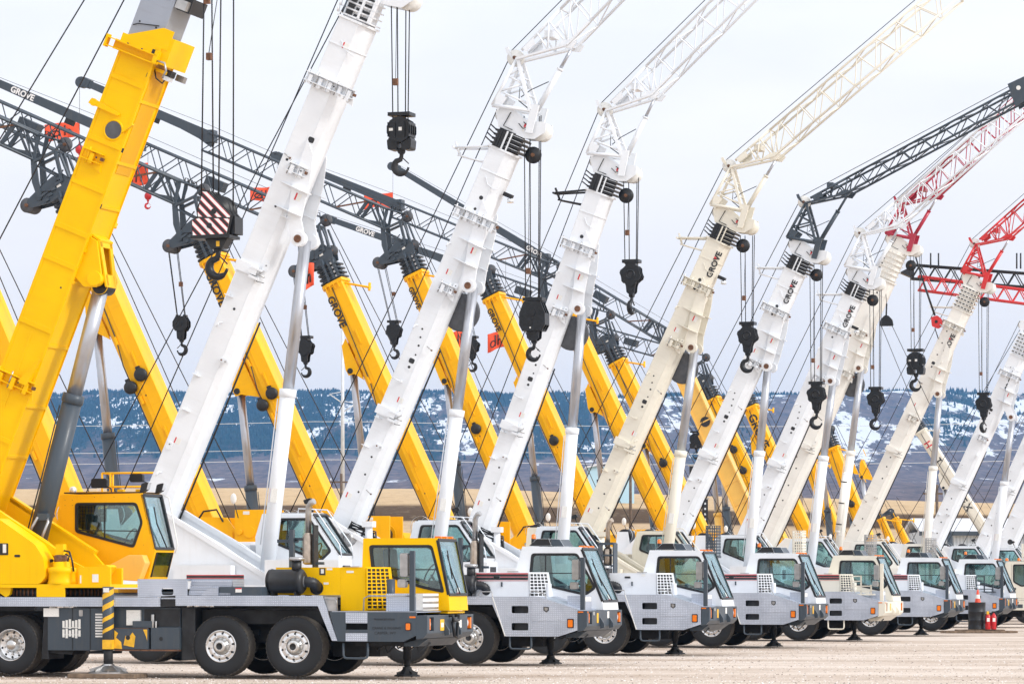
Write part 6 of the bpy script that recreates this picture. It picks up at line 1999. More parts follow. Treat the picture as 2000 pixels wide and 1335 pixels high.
# pines on the slopes and along the skyline
def pines():
    rr = random.Random(11)
    mb = MB('conifer')
    vs, fs = [], []
    def pine(x, y, h):
        z = mz(x, y) - 1
        a0 = rr.random() * 6; r = h * (.20 + .08 * rr.random())
        b = len(vs)
        vs.append((x, y, z + h))
        for i in range(5): vs.append((x + r * .6 * math.cos(a0 + i * 1.2566), y + r * .6 * math.sin(a0 + i * 1.2566), z + h * .5))
        for i in range(5): vs.append((x + r * math.cos(a0 + i * 1.2566 + .6), y + r * math.sin(a0 + i * 1.2566 + .6), z))
        for i in range(5):
            fs.append((b, b + 1 + i, b + 1 + (i + 1) % 5)); fs.append((b + 1 + i, b + 6 + i, b + 1 + (i + 1) % 5)); fs.append((b + 6 + i, b + 6 + (i + 1) % 5, b + 1 + (i + 1) % 5))
    n = 0
    while n < 15000:
        y = 4600 + 1480 * rr.random() ** .8
        x = (rr.random() * 2 - 1) * y * .185
        if rr.random() < sstep(.42, .74, forest_at(x, y, 0)) and snow_at(x, y, 0) < .62:
            pine(x, y, 4.5 + 5 * rr.random()); n += 1
        else: n += .02
    for i in range(5200):
        y = 5980 + 110 * rr.random()
        pine((rr.random() * 2 - 1) * y * .19, y, 4 + 6.5 * rr.random() ** 2)
    mb.v, mb.f = vs, [list(f) for f in fs]; mb.mi = [0] * len(fs); mb.sm = [False] * len(fs)
    me = bpy.data.meshes.new('pine_forest'); me.from_pydata(vs, [], fs); me.materials.append(MATS['conifer'])
    o = link('pine_forest', me); struct(o, 'stuff'); o['label'] = 'dark pine forest over the snowy slopes and along the ridge'
pines()

# loose stones on the lot
def stones():
    rr = random.Random(5)
    vs, fs = [], []
    for i in range(26000):
        y = 59 + 46 * rr.random() ** 1.5
        x = (rr.random() * 2 - 1) * (y * .155 + 1)
        r = .006 + .016 * rr.random() ** 3
        b = len(vs); z = gz(x, y)
        for dx, dy, dz in ((1, 0, .2), (0, 1, .25), (-1, 0, .15), (0, -1, .2), (.1, .1, .85), (0, 0, -.5)):
            vs.append((x + r * dx * (.6 + .8 * rr.random()), y + r * dy * (.6 + .8 * rr.random()), z + r * dz * (.7 + .6 * rr.random())))
        for q in range(4):
            fs.append((b + q, b + (q + 1) % 4, b + 4)); fs.append((b + (q + 1) % 4, b + q, b + 5))
    me = bpy.data.meshes.new('loose_stones'); me.from_pydata(vs, [], fs); me.materials.append(MATS['stones'])
    o = link('loose_stones', me); struct(o, 'stuff'); o['label'] = 'loose pale stones scattered over the gravel'
stones()

# ------------------------------------------------------------------ far buildings and poles
def shed():
    o = thing('metal_shed', 'long pale corrugated shed with a light metal roof behind the cranes', 'building', (51, 300, 0))
    W_, D_, H_ = 36, 12, 5.6
    MB('corrugated_wall').box(-17.8, 17.8, 0, D_, -.5, H_).build('wall', o)
    r = MB('roof_metal').prism([(-.6, H_ + .02), (D_ / 2, H_ + 1.15), (D_ + .6, H_ + .02), (D_ + .6, H_ - .2), (D_ / 2, H_ + .95), (-.6, H_ - .2)], -18.2, 18.2, plane='yz')
    r.use('grey').box(-18.2, 18.2, -.62, -.55, H_ - .35, H_ + .0).build('roof', o)
    for x in (-12.5, -5.5, 4.0, 10.5):
        MB('grey').box(x - 1.7, x + 1.7, -.08, .0, 0, 4.2).use('roof_metal').box(x - 1.55, x + 1.55, -.12, -.08, 0, 4.05).build('door', o)
shed()
def hut():
    o = thing('blue_building', 'pale blue metal building on the dry grass rise', 'building', (11.2, 420, fz(11.2, 420) - .3))
    MB('blue_wall').box(-2.6, 2.6, 0, 6, 0, 4.4).build('wall', o)
    MB('roof_metal').prism([(-2.9, 4.4), (0, 5.0), (2.9, 4.4), (2.9, 4.2), (0, 4.8), (-2.9, 4.2)], -.4, 6.4).build('roof', o)
    MB('grey').box(-.9, .9, -.05, 0, 0, 2.6).build('door', o)
hut()
def monopole(label, x, y, h, r, m='pale_steel'):
    z = fz(x, y) - .4 if y > 205 else 0
    o = thing('utility_pole', label, 'pole', (x, y, z))
    MB(m).tube((0, 0, 0), (0, 0, h), r, 10, r * .55).build('shaft', o)
    a = MB(m)
    for k, s in ((.985, 1), (.55, -1), (.50, 1)):
        a.tube((0, 0, h * k - 1.4), (s * 1.6, 0, h * k - .3), .07, 6).tube((0, 0, h * k), (s * 1.6, 0, h * k - .3), .05, 6)
    a.build('crossarm', o)
    return o
monopole('tall slim pale steel power pole in front of the snowy ridge', -20.5, 450, 22.5, .26)
def wood_pole(label, x, y, h):
    o = thing('wooden_pole', label, 'pole', (x, y, (fz(x, y) if y > 205 else 0) - .3), 0, 'wooden utility poles')
    MB('pole_wood').tube((0, 0, 0), (0, 0, h), .15, 8, .11).build('shaft', o)
    MB('pole_wood').box(-1.1, 1.1, -.06, .06, h - .8, h - .65).use('pale_steel').tube((-.9, 0, h - .65), (-.9, 0, h - .4), .06, 6).tube((.9, 0, h - .65), (.9, 0, h - .4), .06, 6).build('crossarm', o)
wood_pole('short wooden pole between the second and third white booms', -14.7, 320, 7.5)
wood_pole('wooden pole just right of the first cream boom', 10.2, 320, 9.5)
wood_pole('wooden pole low between the grey jib crane and its lift cylinder', 20.0, 320, 8.6)
wood_pole('wooden pole right of the perforated cream boom', 34.3, 300, 7.6)
def wires():
    for k, (z, lb) in enumerate(((20.9, 'uppermost thin pale power line crossing the mountain'), (17.6, 'middle thin pale power line crossing the mountain'), (16.3, 'lowest thin pale power line crossing the mountain'))):
        pts = []
        for i in range(41):
            x = -160 + i * 8.0
            u = ((x + 20.5) / 90) % 1
            pts.append((x, 450 + k * .01, z - 1.6 * 4 * u * (1 - u) * .45))
        o = MB('pale_steel').path(pts, .035, 5).build('power_line')
        tag(o, lb, 'power line', 'power lines across the mountain')
wires()

# ------------------------------------------------------------------ drum, cone and extinguishers by the far carriers
def drum_corner():
    D = Vector((15.42, 123.3, 0))
    b = thing('timber_board', 'weathered timber boards lying on the gravel under the drum', 'boards', D)
    MB('timber').box(-1.1, 1.3, -.45, -.18, -.02, .05).box(-1.2, 1.2, -.14, .14, -.02, .045).box(-.95, 1.25, .18, .46, -.02, .05).box(-.7, .9, -.3, .3, .052, .09).build('boards', b, .008)
    d = thing('steel_drum', 'black ribbed steel drum standing on the boards', 'drum', D + Vector((0, 0, .092)))
    MB('black').lathe([(0, 0), (0, .285), (.02, .295), (.04, .285), (.28, .285), (.30, .297), (.32, .285), (.56, .285), (.58, .297), (.60, .285), (.86, .285), (.88, .297), (.90, .285), (.90, .27), (.87, .26), (.87, 0)], (0, 0, 0), (0, 0, 1), 32).build('drum_body', d)
    c = thing('traffic_cone', 'red traffic cone with a white collar on top of the black drum', 'traffic cone', D + Vector((.03, 0, .965)))
    MB('cone_red').lathe([(.0, .105), (.02, .10), (.15, .078)], (0, 0, 0), (0, 0, 1), 24).lathe([(.28, .055), (.42, .03), (.44, .024), (.44, 0)], (0, 0, 0), (0, 0, 1), 24).box(-.13, .13, -.13, .13, 0, .02).build('cone_body', c)
    MB('sticker').lathe([(.15, .0785), (.28, .0555)], (0, 0, 0), (0, 0, 1), 24).build('reflective_collar', c)
    for dx, lb, tg in ((.33, 'red fire extinguisher with a yellow tag, against the drum', True), (.52, 'red fire extinguisher with a black hose and white label, outermost beside the drum', False)):
        e = thing('fire_extinguisher', lb, 'fire extinguisher', D + Vector((dx, -.30, .095)), 0, 'fire extinguishers by the drum')
        MB('extinguisher').lathe([(0, 0), (0, .085), (.02, .092), (.42, .092), (.49, .06), (.52, .03), (.55, .03), (.55, 0)], (0, 0, 0), (0, 0, 1), 24).build('cylinder', e)
        MB('black').box(-.07, .05, -.015, .015, .56, .60).tube((0, 0, .54), (0, 0, .6), .02, 8).path([(.03, -.02, .57), (.12, -.03, .5), (.11, -.03, .25), (.10, -.04, .08)] if not tg else [(-.03, -.02, .57), (-.1, -.04, .45), (-.10, -.06, .2)], .014, 6).build('valve', e)
        MB('sticker').box(-.045, .045, -.097, -.088, .26, .38).build('label', e)
        if tg: MB('stripe_yellow').box(-.05, .03, -.06, -.05, .50, .60).build('tag', e)
drum_corner()

def pad():
    p = P0 + LT * 1.25 + FW * -3.55 - LT * 1.36
    o = thing('timber_pad', 'thick worn timber pad under the striped outrigger leg', 'outrigger pad', (p.x, p.y, 0), -PHI)
    MB('timber').prism(rounded([(-.66, -.42), (.68, -.42), (.62, .44), (-.62, .44)], .12), -.03, .048, plane='xy').build('planks', o, .012)
pad()

# ================================================================== FRONT ROW
FG = 'truck cranes parked in a row'
dots = lambda L: [(1.05, -.02, .026), (1.5, 0, .026), (1.95, .02, .026), (4.85, .02, .028), (5.05, .06, .024), (5.25, .10, .024), (4.62, .0, .022), (L - 1.25, .02, .05), (L - 1.55, .05, .035)]
det = lambda L: dict(dots=dots(L), key=(4.42, .03), pins=[(2.25, -.05)], handles=[(3.9, .16)], stick=[(.85, .16), (3.45, -.10), (6.72, .02)], wire=[(L - .75, .12, .30, .05)])
def crane_group(k, label):
    return thing('truck_crane', label, 'crane', front_origin(k), -PHI, FG)
def local(k, x, y, z):
    return front_origin(k) + FW * x + LT * y + Vector((0, 0, z))

c0 = crane_group(0, 'yellow truck crane with a ribbed panel boom, nearest and leftmost of the row')
yellow_carrier(c0); yellow_upper(c0)

def white_front(k, label, pm, S, carrier):
    o = crane_group(k, label)
    if carrier: white_carrier(o, pm, **carrier)
    front_upper(o, pm, S)
    return o

white_front(1, 'white truck crane with a plain boom and no jib, right behind the yellow one', 'white',
    dict(foot=-7.49, ang=66.2, L=11.6, d=.72, w=.78, collar='white', reach=.84, cyl=((-4.05, 8.94), (-4.44, 5.79)), drums=((-9.3, 3.37), (-8.3, 3.36)), latch=(10.15,), wide=True, strap=(5.9,), mid=8.25, arm=False, stripe=True, clutter=False,
         hook=(-1.88, 13.6, 11.53), falls=(-.21, -.10, .07, .21), lamp=False,
         det=dict(dots=[(5.0, .05, .03), (7.35, .06, .028), (8.35, .22, .03)], key=(8.9, -.12), pins=[(3.9, -.18)], handles=[], stick=[(11.0, -.05), (1.9, .1)], wire=[(11.1, .1, .35, .0)])),
    dict(bumper_m='grey', stripe=True, stack='pipe'))
white_front(2, 'white truck crane with a white lattice jib and rusty bracket tips, third from the left', 'white',
    dict(foot=-6.82, ang=65.8, L=9.92, cyl=((-3.59, 8.73), (-4.0, 5.8)), drums=((-8.3, 3.38), (-7.45, 3.37)), latch=(8.18,), wide=True, reel=True, lamp=True,
         jib=dict(m='white', ang=43.2, L=8.5), hook=(-2.08, 12.0, 8.39), det=det(9.92)),
    dict(bumper_m='grey', stripe=False, stack='cage'))
white_front(3, 'white truck crane with a white lattice jib and a black rope guide arm, steepest boom', 'white',
    dict(foot=-6.71, ang=69.4, L=9.71, cyl=((-3.84, 8.91), (-4.11, 5.78)), drums=((-8.2, 3.38), (-7.4, 3.37)), reel=True, armm='black',
         jib=dict(m='white', ang=43.0, L=9.0), hook=(-2.46, 11.8, 10.24), det=det(9.71)),
    dict(bumper_m='grey', stripe=True, stack='box', guard='grey', ac=False, fence=False))
white_front(4, 'cream truck crane with a cream lattice jib and striped cream cab', 'cream',
    dict(foot=-6.65, ang=64.9, L=9.60, cyl=((-3.37, 8.5), (-3.78, 5.51)), drums=((-8.1, 3.38), (-7.3, 3.37)), reel=True, lamp=True, text=(8.52, -.27, .245),
         jib=dict(m='cream', ang=38.8, L=7.9), hook=(-1.76, 11.0, 9.25), det=det(9.6)),
    dict(bumper_m='cream', stripe=True, stack='box', guard='cream', ac=False, fence=True))
white_front(5, 'white truck crane with a dark grey lattice jib', 'white',
    dict(foot=-6.72, ang=64.8, L=9.57, cyl=((-3.57, 8.55), (-3.84, 5.85)), drums=((-8.2, 3.38), (-7.4, 3.37)), text=(8.5, -.27, .245),
         jib=dict(m='grey', ang=26.3, L=9.6, dark=True, far=6.0), hook=(-1.97, 11.15, 8.03), det=det(9.57)),
    dict(bumper_m='grey', stripe=True, stack='box', guard='steel', ac=False))
white_front(6, 'white truck crane with a white lattice jib crossing in front of a crimson one', 'white',
    dict(foot=-6.79, ang=65.8, L=9.43, cyl=((-3.66, 8.59), (-3.98, 6.02)), drums=((-8.2, 3.38), (-7.4, 3.37)), lamp=True, text=(8.35, -.27, .245),
         jib=dict(m='white', ang=39.6, L=10.5), hook=(-2.14, 11.25, 8.39), det=det(9.43)),
    dict(bumper_m='grey', stripe=False, stack='box', guard='steel', ac=False, fence=True))

def at_carrier(par):
    """all-terrain carrier: wide flush cab with a door"""
    cached('chassis', 'chassis', par, chassis_mb)
    add_wheels(par, (0, -1.65), (-5.5, -7.1))
    MB('cream').box(-9.4, .6, -1.34, 1.34, 1.25, 1.42).box(.7, 1.9, -1.33, 1.33, .62, .98).prism([(-.6, .98), (.55, .98), (.55, 1.9), (-.6, 1.9)], -1.30, 1.30).use('grey').box(.95, 1.5, -1.334, -1.33, .70, .84).use('black').disc((1.30, -1.33, .90), .05, -.01).build('deck', par, .02)
    prof = [(.85, .99), (.72, 1.7), (.86, 2.38), (2.35, 2.38), (2.62, 1.55), (2.62, .99)]
    win = [(1.16, 2.27), (2.2, 2.27), (2.40, 1.72), (1.45, 1.50), (1.16, 1.66)]
    c = shell('cream', prof, win, -1.30, 1.25, (3,)).use('black').box(.9, 2.2, -1.2, 1.1, 2.384, 2.42).use('black').path([(.74, -1.305, 1.05), (.64, -1.305, 1.7), (.80, -1.305, 2.4)], .03, 6)
    c = c.build('driver_cab', par, .02)
    window_parts(c, 'atw', win, -1.30, .04); window_parts(c, 'atw2', win, 1.21, .04)
    glass_edge(c, 'atg', prof, 3, -1.30, 1.25)
    d = MB('mark_black').box(1.07, 1.075, -1.304, -1.30, 1.05, 2.30).box(1.07, 2.5, -1.304, -1.30, 1.045, 1.05).box(2.495, 2.5, -1.304, -1.3, 1.05, 1.6).build('door', c)
    MB('black').prism(rounded([(1.08, 1.36), (1.24, 1.36), (1.24, 1.44), (1.08, 1.44)], .01), -1.325, -1.30).use('steel').box(1.10, 1.21, -1.335, -1.325, 1.38, 1.42).build('handle', d)
    MB('cone_red').box(.98, 1.06, -1.304, -1.30, 1.52, 1.55).use('pale_steel').box(1.0, 1.05, -1.304, -1.30, 1.36, 1.42).build('warning_sticker', c)
    for x in (.84, 1.28): MB('orange_lens').lathe([(0, .06), (.08, .055), (.11, .02), (.11, 0)], (x, -.9, 2.42), (0, 0, 1), 12).build('beacon', c)
    for i in (0, 1): pass
c7 = crane_group(7, 'cream crane with a flush square cab, crimson jib and cream ribbed collars')
at_carrier(c7)
front_upper(c7, 'ivory', dict(foot=-8.54, ang=65.0, L=11.08, d=.78, w=.84, collar='ribbed', cyl=((-4.79, 9.62), (-5.18, 6.55)), drums=((-9.9, 3.38), (-9.1, 3.37)), extra=True, latch=(7.3,), strap=(4.2,), mid=8.9, arm=False, reel=True,
    jib=dict(m='crimson', ang=41.5, L=10), hook=(-2.70, 13.1, 10.35), det=dict(dots=[(2.0, 0, .03), (2.6, .04, .03), (3.3, .04, .03), (10.5, 0, .04)], stick=[(6.2, 0)])))
white_front(8, 'cream truck crane with a bright red jib and perforated collars', 'ivory',
    dict(foot=-7.34, ang=64.6, L=10.62, d=.72, w=.78, collar='perf', cyl=((-3.72, 9.14), (-3.97, 6.27)), drums=((-8.9, 3.38), (-8.1, 3.37)), text=(8.75, -.24, .26), latch=(9.9,), mid=5.9, strap=(4.4,),
         jib=dict(m='red', ang=40.5, L=9), hook=(-1.93, 12.8, 9.26), det=dict(dots=[(3.2, .0, .03), (3.7, .04, .03), (4.1, .06, .03), (9.6, .15, .03), (9.1, .12, .03), (8.6, .1, .03), (.9, 0, .03), (1.4, .04, .03)], key=(8.2, .1), pins=[(2.4, -.1)], stick=[(6.4, 0)])),
    dict(bumper_m='grey', stripe=False, stack='box', guard='cream', ac=False))
white_front(9, 'white truck crane with perforated white collars and no jib, second from the right edge', 'white',
    dict(foot=-6.03, ang=65.1, L=9.2, d=.74, w=.80, collar='perf', cyl=((-2.47, 8.63), (-2.82, 5.91)), drums=((-7.6, 3.38), (-6.8, 3.37)), text=(7.6, -.24, .28), latch=(8.3,), mid=5.4, strap=(3.2,), arm=False,
         hook=(-1.0, 11.9, 8.6), det=dict(dots=[(.9, 0, .03), (1.4, .04, .03), (2.0, .04, .03), (2.5, .06, .03), (8.6, .1, .03)], key=(6.6, .1), pins=[(1.8, -.1)], stick=[])),
    dict(bumper_m='grey', stripe=False, stack='pipe', ac=False))
white_front(10, 'white truck crane whose boom is half hidden at the right edge', 'white',
    dict(foot=-5.6, ang=65.6, L=9.2, d=.74, w=.80, collar='perf', cyl=((-2.2, 8.6), (-2.6, 5.9)), drums=((-7.2, 3.38), (-6.4, 3.37)), latch=(8.3,), mid=5.4, strap=(3.2,), arm=False,
         hook=(-.7, 11.9, 8.9), det=dict(dots=[(.9, 0, .03), (1.4, .04, .03), (2.0, .04, .03), (5.5, .06, .03), (3.6, .1, .03)], pins=[(1.8, -.1)], stick=[])),
    dict(bumper_m='grey', stripe=False, stack='pipe', ac=False))
white_front(11, 'white truck crane with a black round socket low on its boom, farthest right', 'white',
    dict(foot=-6.3, ang=65.6, L=9.2, d=.9, w=.90, collar='perf', cyl=((-2.9, 8.6), (-3.3, 5.9)), drums=((-7.9, 3.38), (-7.1, 3.37)), latch=(8.3,), mid=5.4, strap=(4.9,), arm=False,
         hook=(-1.4, 11.9, 8.9), det=dict(dots=[(.75, -.1, .13), (1.4, .04, .03)], stick=[])),
    dict(bumper_m='grey', stripe=False, stack='pipe', ac=False))

big_block(local(0, -1.93, 0, 8.86), -PHI)
hook_block('rusty black hook block of four thick plates under the plain white boom', 'wide', local(1, -1.88, -.05, 11.55), -PHI, 1.25, scale=.76, hookmat='undercarriage')
hook_block('black hook block with hexagonal cheek plates under the third crane', 'plate', local(2, -2.06, -.05, 8.42), -PHI, 1.1, scale=.80)
HG = 'scalloped hook blocks of the white and cream cranes'
hook_block('scalloped black hook block with its hook turned edge-on, under the steep white boom', 'quick', local(3, -2.46, -.05, 10.22), -PHI, 1.2, HG, .80, R(80))
hook_block('scalloped black hook block under the first cream boom', 'quick', local(4, -1.76, -.05, 9.25), -PHI, 1.25, HG, .80)
hook_block('scalloped black hook block under the crane with the grey jib', 'quick', local(5, -1.97, -.05, 8.05), -PHI, 1.25, HG, .82)
hook_block('scalloped black hook block under the white jib that crosses the crimson one', 'quick', local(6, -2.14, -.05, 8.4), -PHI, 1.2, HG, .82)
hook_block('black hook block with two white dots under the crimson jib', 'wide', local(7, -2.70, -.05, 10.3), -PHI, 1.2, None, .92)
hook_block('scalloped black hook block with a narrow hook under the bright red jib', 'quick', local(8, -1.93, -.05, 9.2), -PHI, 1.2, HG, .88, R(65))
for k, x, z in ((9, -1.0, 8.6), (10, -.7, 8.9), (11, -1.4, 8.9)):
    hook_block(('black hook block of the white crane second from the right edge', 'black hook block of the half hidden white crane', 'black hook block of the farthest white crane')[k - 9], 'quick', local(k, x, -.05, z), -PHI, 1.2, HG)

# small gear hanging between the cream booms
def snatch():
    p = local(7, -3.75, -.4, 11.45)
    o = thing('snatch_block', 'small black triangular pulley hanging on two ropes between the cream booms', 'pulley', p, -PHI)
    b = MB('hook_black')
    for y in (-.07, .05): b.prism(rounded([(-.26, -.28), (.26, -.28), (.22, -.05), (.06, .12), (-.06, .12), (-.22, -.05)], .05), y, y + .02)
    b.tube((0, -.05, .1), (0, .05, .55), .03, 8).use('sticker').lathe([(-.04, .2), (.04, .2)], (0, 0, -.2), (0, 1, 0), 20).build('cheek_plates', o)
    MB('rope').tube((-.2, 0, -.25), (1.35, 0, -4.0), .012, 5).tube((.2, 0, -.25), (1.62, 0, -3.2), .012, 5).tube((0, .05, .55), (-.05, .1, 1.1), .012, 5).build('rope', o)
snatch()
def redhook():
    p = local(8, -3.75, -.5, 12.05)
    o = thing('red_hook_block', 'small bright red hook block on a slanting black link beside the perforated boom', 'hook block', p, -PHI)
    o.scale = (.72,) * 3
    MB('red').prism(rounded([(-.30, .2), (.05, .3), (.32, .05), (.30, -.3), (.10, -.45), (-.25, -.30)], .08), -.1, .1).use('black').disc((0, -.1, -.05), .09, -.03).use('steel').tube((.2, -.12, -.2), (.38, -.12, -.35), .04, 8).build('sheave_block', o)
    MB('black').tube((-.1, 0, .3), (-.75, 0, 2.2), .06, 8).tube((-.75, 0, 2.2), (-1.2, .1, 3.6), .045, 8).tube((-.1, 0, -.4), (.1, 0, -1.0), .03, 6).build('link', o)
redhook()

# ================================================================== BACK ROW
BG = 'yellow cranes in the row behind, booms to the left'
K2 = [(3.2, -.1)]
BACK = {
 1: ('yellow crane with no jib in view, behind the nearest crane at the left edge', dict(low=(-1.73, 4.9), ang=66, ztip=12.2)),
 2: ('yellow crane whose grey jib leaves the picture at the left edge', dict(low=(.3, 7.86), ang=65.0, ztip=12.25, jib=(24, 10, 0), cyl=(1.64, 9.0), knobs=[(5.2, .12), (5.0, -.32)], text=False)),
 3: ('yellow crane with a small hook block hanging left of the second boom', dict(low=(-.99, 4.92), ang=64.6, ztip=12.02, jib=(23.9, 11, 0), cyl=(1.41, 7.74), hook=(3.44, 10.24), knobs=[(5.2, .12), (5.0, -.32)], tn=-.30, tsz=.36)),
 4: ('yellow crane whose jib carries white lettering at the upper left edge', dict(low=(-1.07, 5.2), ang=64.8, ztip=12.07, jib=(23.5, 6.9, 6.8), cyl=(1.46, 8.98), hook=(3.23, 10.27), jt=.78, tsz=.36)),
 5: ('yellow crane whose jib tip stands beside the nearest yellow boom', dict(low=(.3, 7.44), ang=66.2, ztip=13.25, jib=(23.5, 7.9, 5.8), cyl=(1.59, 9.19), hook=(3.69, 11.55), jt=False, knobs=[(4.9, -.02)])),
 6: ('yellow crane with no jib, short grey nose between the third and fourth booms', dict(low=(.51, 7.47), ang=64.9, ztip=13.21, hook=(4.07, 11.66), cyl=(1.75, 8.9), knobs=[(4.9, -.02)], tsz=.31)),
 7: ('yellow crane behind the fourth boom, jib tip left of the second hook', dict(low=(-.64, 5.19), ang=64.4, ztip=13.1, jib=(22.4, 7.3, 6.2), cyl=(2.0, 9.09), jt=False, tsz=.3, text=False)),
 8: ('yellow crane with faded side lettering between the fourth and fifth booms', dict(low=(1.64, 7.15), ang=63.4, ztip=11.81, jib=(19.6, 7.0, 7.0), cyl=(2.6, 7.9), tsz=.4, jt=.78, knobs=[(4.7, -.02)], text=False)),
 9: ('faded yellow crane with a box-panelled boom and a dark folding jib', dict(low=(.85, 6.02), ang=65.2, ztip=11.6, m='faded_yellow', box=True, jib=(31.2, 7.2, 9.4), cyl=(2.2, 8.0), cm='faded_yellow', text=False, jt=.12, hook=(2.94, 9.0))),
 10: ('yellow crane close behind the faded panelled boom', dict(low=(3.14, 7.57), ang=63.9, ztip=11.1, jib=(16.0, 6.5, 0), text=False, knobs=[(5.0, -.02), (6.2, 0)])),
 11: ('yellow crane with big black lettering on its boom', dict(low=(2.67, 5.13), ang=65.7, ztip=11.2, text=True, tsz=.62, tn=-.22)),
 12: ('yellow crane low between the two cream booms, the nearer one', dict(low=(1.64, 5.44), ang=68.5, ztip=9.3, text=False, knobs=[(3.4, -.02)])),
 13: ('yellow crane low between the two cream booms, the farther one', dict(low=(5.45, 4.93), ang=70, ztip=8.9, text=False, knobs=[(2.4, -.02)])),
 14: ('yellow crane with a short boom just above the shed roof, left one', dict(low=(4.21, 4.55), ang=66.2, ztip=5.6, text=False, dw=.5)),
 15: ('yellow crane with a short boom just above the shed roof, right one', dict(low=(5.4, 4.68), ang=64.4, ztip=5.8, text=False, dw=.5)),
 16: ('white crane with black letters on its boom, leaning left at the right edge', dict(low=(1.69, 4.94), ang=57.3, ztip=12.0, text=False, m='cream', name='white_crane')),
}
tips = {}
for j, (lb, S) in BACK.items():
    o, tip, sx, hk = back_crane(j, S, lb, BG if j != 16 else None)
    tips[j] = (o, tip)
    if hk:
        w = o.location + Vector((-FW.x, -FW.y, 0)) * hk[0] + Vector((0, 0, hk[1]))
        kind = {3: 'small', 4: 'quick', 5: 'quick', 6: 'quick', 9: 'wide'}[j]
        hook_block({3: 'small smooth black hook block left of the plain white boom', 4: 'small black hook block hanging beside the chrome rod of the plain white boom', 5: 'small scalloped black hook block left of the third boom',
                    6: 'small black hook block half hidden by the third chrome rod', 9: 'small black hook block in front of the faded panelled boom'}[j], kind, w, R(180) - PHI, 1.15 if j != 3 else 1.0, 'small hook blocks of the back row', .82 if j != 3 else .9)
# letters on the white crane of the back row
def engine_deck(par):
    MB('gold_yellow').box(-4.75, -3.27, .2, 1.1, 2.7, 3.80).box(-3.26, -2.05, .2, 1.08, 1.9, 4.0).use('sticker').box(-3.5, -3.4, 1.1, 1.104, 3.66, 3.74).build('engine_deck', par, .02)
    g = MB('gold_yellow')
    for z in (4.12, 4.47): g.path([(-3.05, .3, z), (-3.05, 1.0, z), (-4.64, 1.0, z), (-4.64, .3, z)], .028, 6)
    for x, y in ((-3.05, .3), (-3.05, 1.0), (-3.28, 1.0), (-4.64, 1.0), (-4.64, .3)): g.tube((x, y, 3.80), (x, y, 4.47), .028, 6)
    g.build('guard_rail', par)
engine_deck(tips[1][0])
o16 = tips[16][0]
bm16 = [c for c in o16.children if c.name.startswith('boom')][0]
L16 = (12.0 - 2.9) / math.sin(R(57.3))
for t, s, m in ((L16 - .9, 'H', 'red_mark'), (L16 - 2.3, 'T', 'mark_black'), (L16 - 5.6, 'E X', 'mark_black')):
    lettering(s, .62, bm16, (t, .414, -.22), (R(90), 0, R(180)), m)

for px_, z0_, z1_, lb in ((1377, 2.0, 6.6, 'short dark perforated steel post beside the grey jib crane'), (1416, 2.0, 7.7, 'dark perforated steel post left of the faded panelled boom foot'), (1352, 2.0, 8.6, 'tallest dark perforated steel post, left of the grey jib boom')):
    o = thing('steel_post', lb, 'post', ((px_ - 1000) / 7260 * 226, 226, 0), 0, 'dark steel posts behind the row')
    pb = MB('black').box(-.17, .17, -.15, .15, 0, z1_).use('pale_steel')
    for i in range(int(z1_ / .32)): pb.box(-.05, .05, -.156, -.15, .2 + i * .32, .32 + i * .32)
    pb.use('steel').box(-.24, .24, -.2, .2, z1_, z1_ + .08).build('shaft', o)
# flags and red headache balls under the jib tips
def jib_drop(j, back, z, x=None):
    """a point straight below a place on crane j's jib extension"""
    o, (tip, e, dv) = tips[j]
    p = tip - dv * back
    return o.location + Vector((-FW.x, -FW.y, 0)) * p.x + Vector((0, 0, p.z)), p
for j, back, drop, w, h, bd, br, lb, lb2 in (
    (5, -.14, 1.62, 1.35, .62, 2.42, .17, 'orange flag with dark letters left of the nearest yellow boom', 'red headache ball left of the nearest yellow boom'),
    (4, 7.2, .55, 1.0, .70, 1.50, .13, 'orange flag with dark letters just right of the nearest yellow boom', 'red headache ball below the flag right of the nearest yellow boom'),
    (7, .02, 1.35, 1.2, .62, 2.0, .13, 'orange flag with dark letters left of the plain white boom', None),
    (9, 0.0, 1.35, 1.45, .75, 2.4, .13, 'orange flag behind the jib between the second and third booms', None)):
    w_, p = jib_drop(j, back, drop)
    wt = w_ + Vector((-.05, 0, -.2))
    ft = w_ + Vector((0, 0, -drop))
    MBo = MB('rope').tube((0, 0, -.15), (0, 0, -bd), .008, 5)
    hl = MBo.build('flag_line', tips[j][0], 0, (p.x, 0, p.z))
    flag(lb, ft, w, h, R(180), j)
    if lb2: ball(lb2, w_ + Vector((0, 0, -bd - br * 1.6)), br)
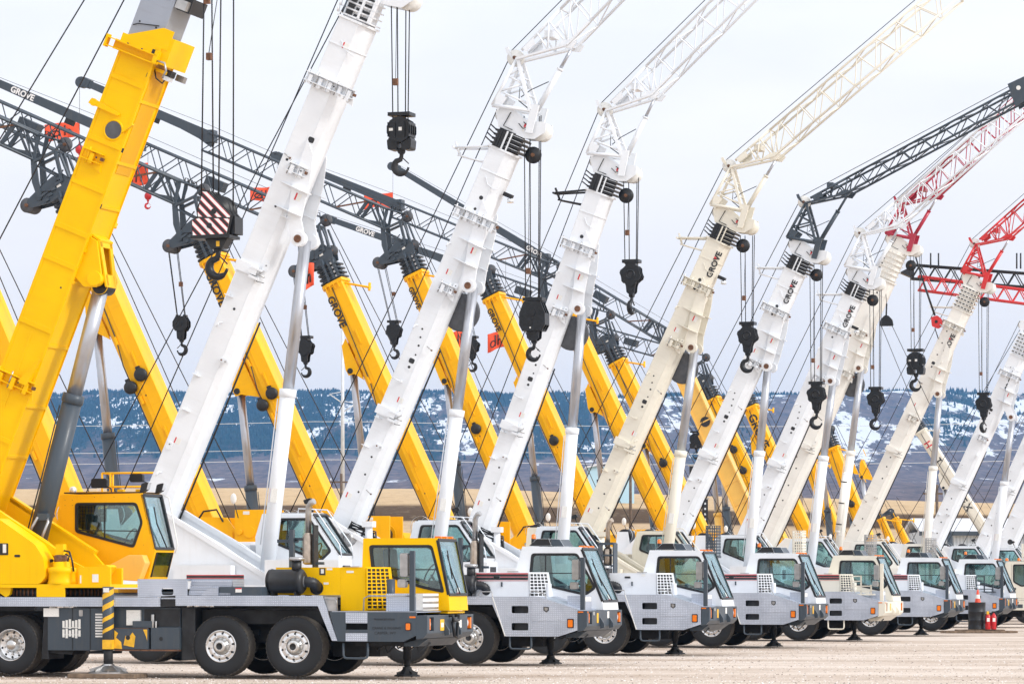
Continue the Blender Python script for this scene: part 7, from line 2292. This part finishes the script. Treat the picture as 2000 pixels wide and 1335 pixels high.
for j, x, z, w, h, lb in ((3, -.5, 11.95, .5, .75, 'orange flag edge beside the chrome rod of the plain white boom'), (6, 4.7, 12.05, .8, .85, 'orange flag behind the third chrome rod'), (7, 6.5, 12.7, .8, .75, 'orange flag peeping out beside the sixth yellow boom')):
    base = back_origin(j) - FW * x + LT * 1.6
    f = flag(lb, base + Vector((0, 0, z)), w, h, R(180), 20 + j)
    MB('rope').tube((0, 0, 0), (0, 0, 3.2), .008, 5).build('flag_line', f)

# red and black lattice jibs reaching in from a crane beyond the right edge
def far_lattice():
    o = thing('lattice_crane', 'lattice crane with one black and one red horizontal jib reaching in from the right edge', 'crane', (31, 190, 0))
    m = MB('grey')
    for x in (-.8, .8):
        for y in (-.8, .8): m.tube((x, y, 0), (x, y, 19), .09, 6)
    for i in range(12):
        z = i * 1.55
        for y in (-.8, .8): m.tube((-.8, y, z), (.8, y, z + 1.55), .04, 5)
        for x in (-.8, .8): m.tube((x, -.8, z), (x, .8, z + 1.55), .04, 5)
    m.box(-2, 2, -2, 2, -.05, 1.2).build('mast', o)
    b = MB('black')
    lattice(b, (0, 0, 17.0), (0, 0, 16.3), (-1, 0, .075), 10.6, 10.6, .35, 13, .05, .03)
    b.prism([(-10.5, 17.75), (-11.2, 17.4), (-10.5, 17.1)], -.3, .3)
    for x in (-9.6, -9.2, -5.2, -5.0): b.tube((x, 0, 17.6), (x, 0, 18.4), .04, 6)
    b.build('black_jib', o)
    r = MB('red'); lattice(r, (0, -.9, 15.8), (0, -.9, 15.1), (-1, 0, .13), 10.4, 10.4, .3, 13, .05, .03)
    r.build('red_jib', o)
far_lattice()

# ------------------------------------------------------------------ air between here and the ridge
HAZE = True
if HAZE:
    m = bpy.data.materials.new('haze_air'); m.use_nodes = True
    n, l = m.node_tree.nodes, m.node_tree.links
    n.clear()
    out = n.new('ShaderNodeOutputMaterial'); v = n.new('ShaderNodeVolumePrincipled')
    v.inputs['Color'].default_value = (.17, .50, 1.0, 1)
    v.inputs['Density'].default_value = 7.4e-5
    v.inputs['Anisotropy'].default_value = .0
    l.new(v.outputs[0], out.inputs['Volume'])
    MATS['haze_air'] = m
    hb = MB('haze_air').box(-2400, 2400, -200, 7400, -62, 345).build('haze')
    struct(hb, 'stuff'); hb['label'] = 'thin blue air haze over the whole scene'
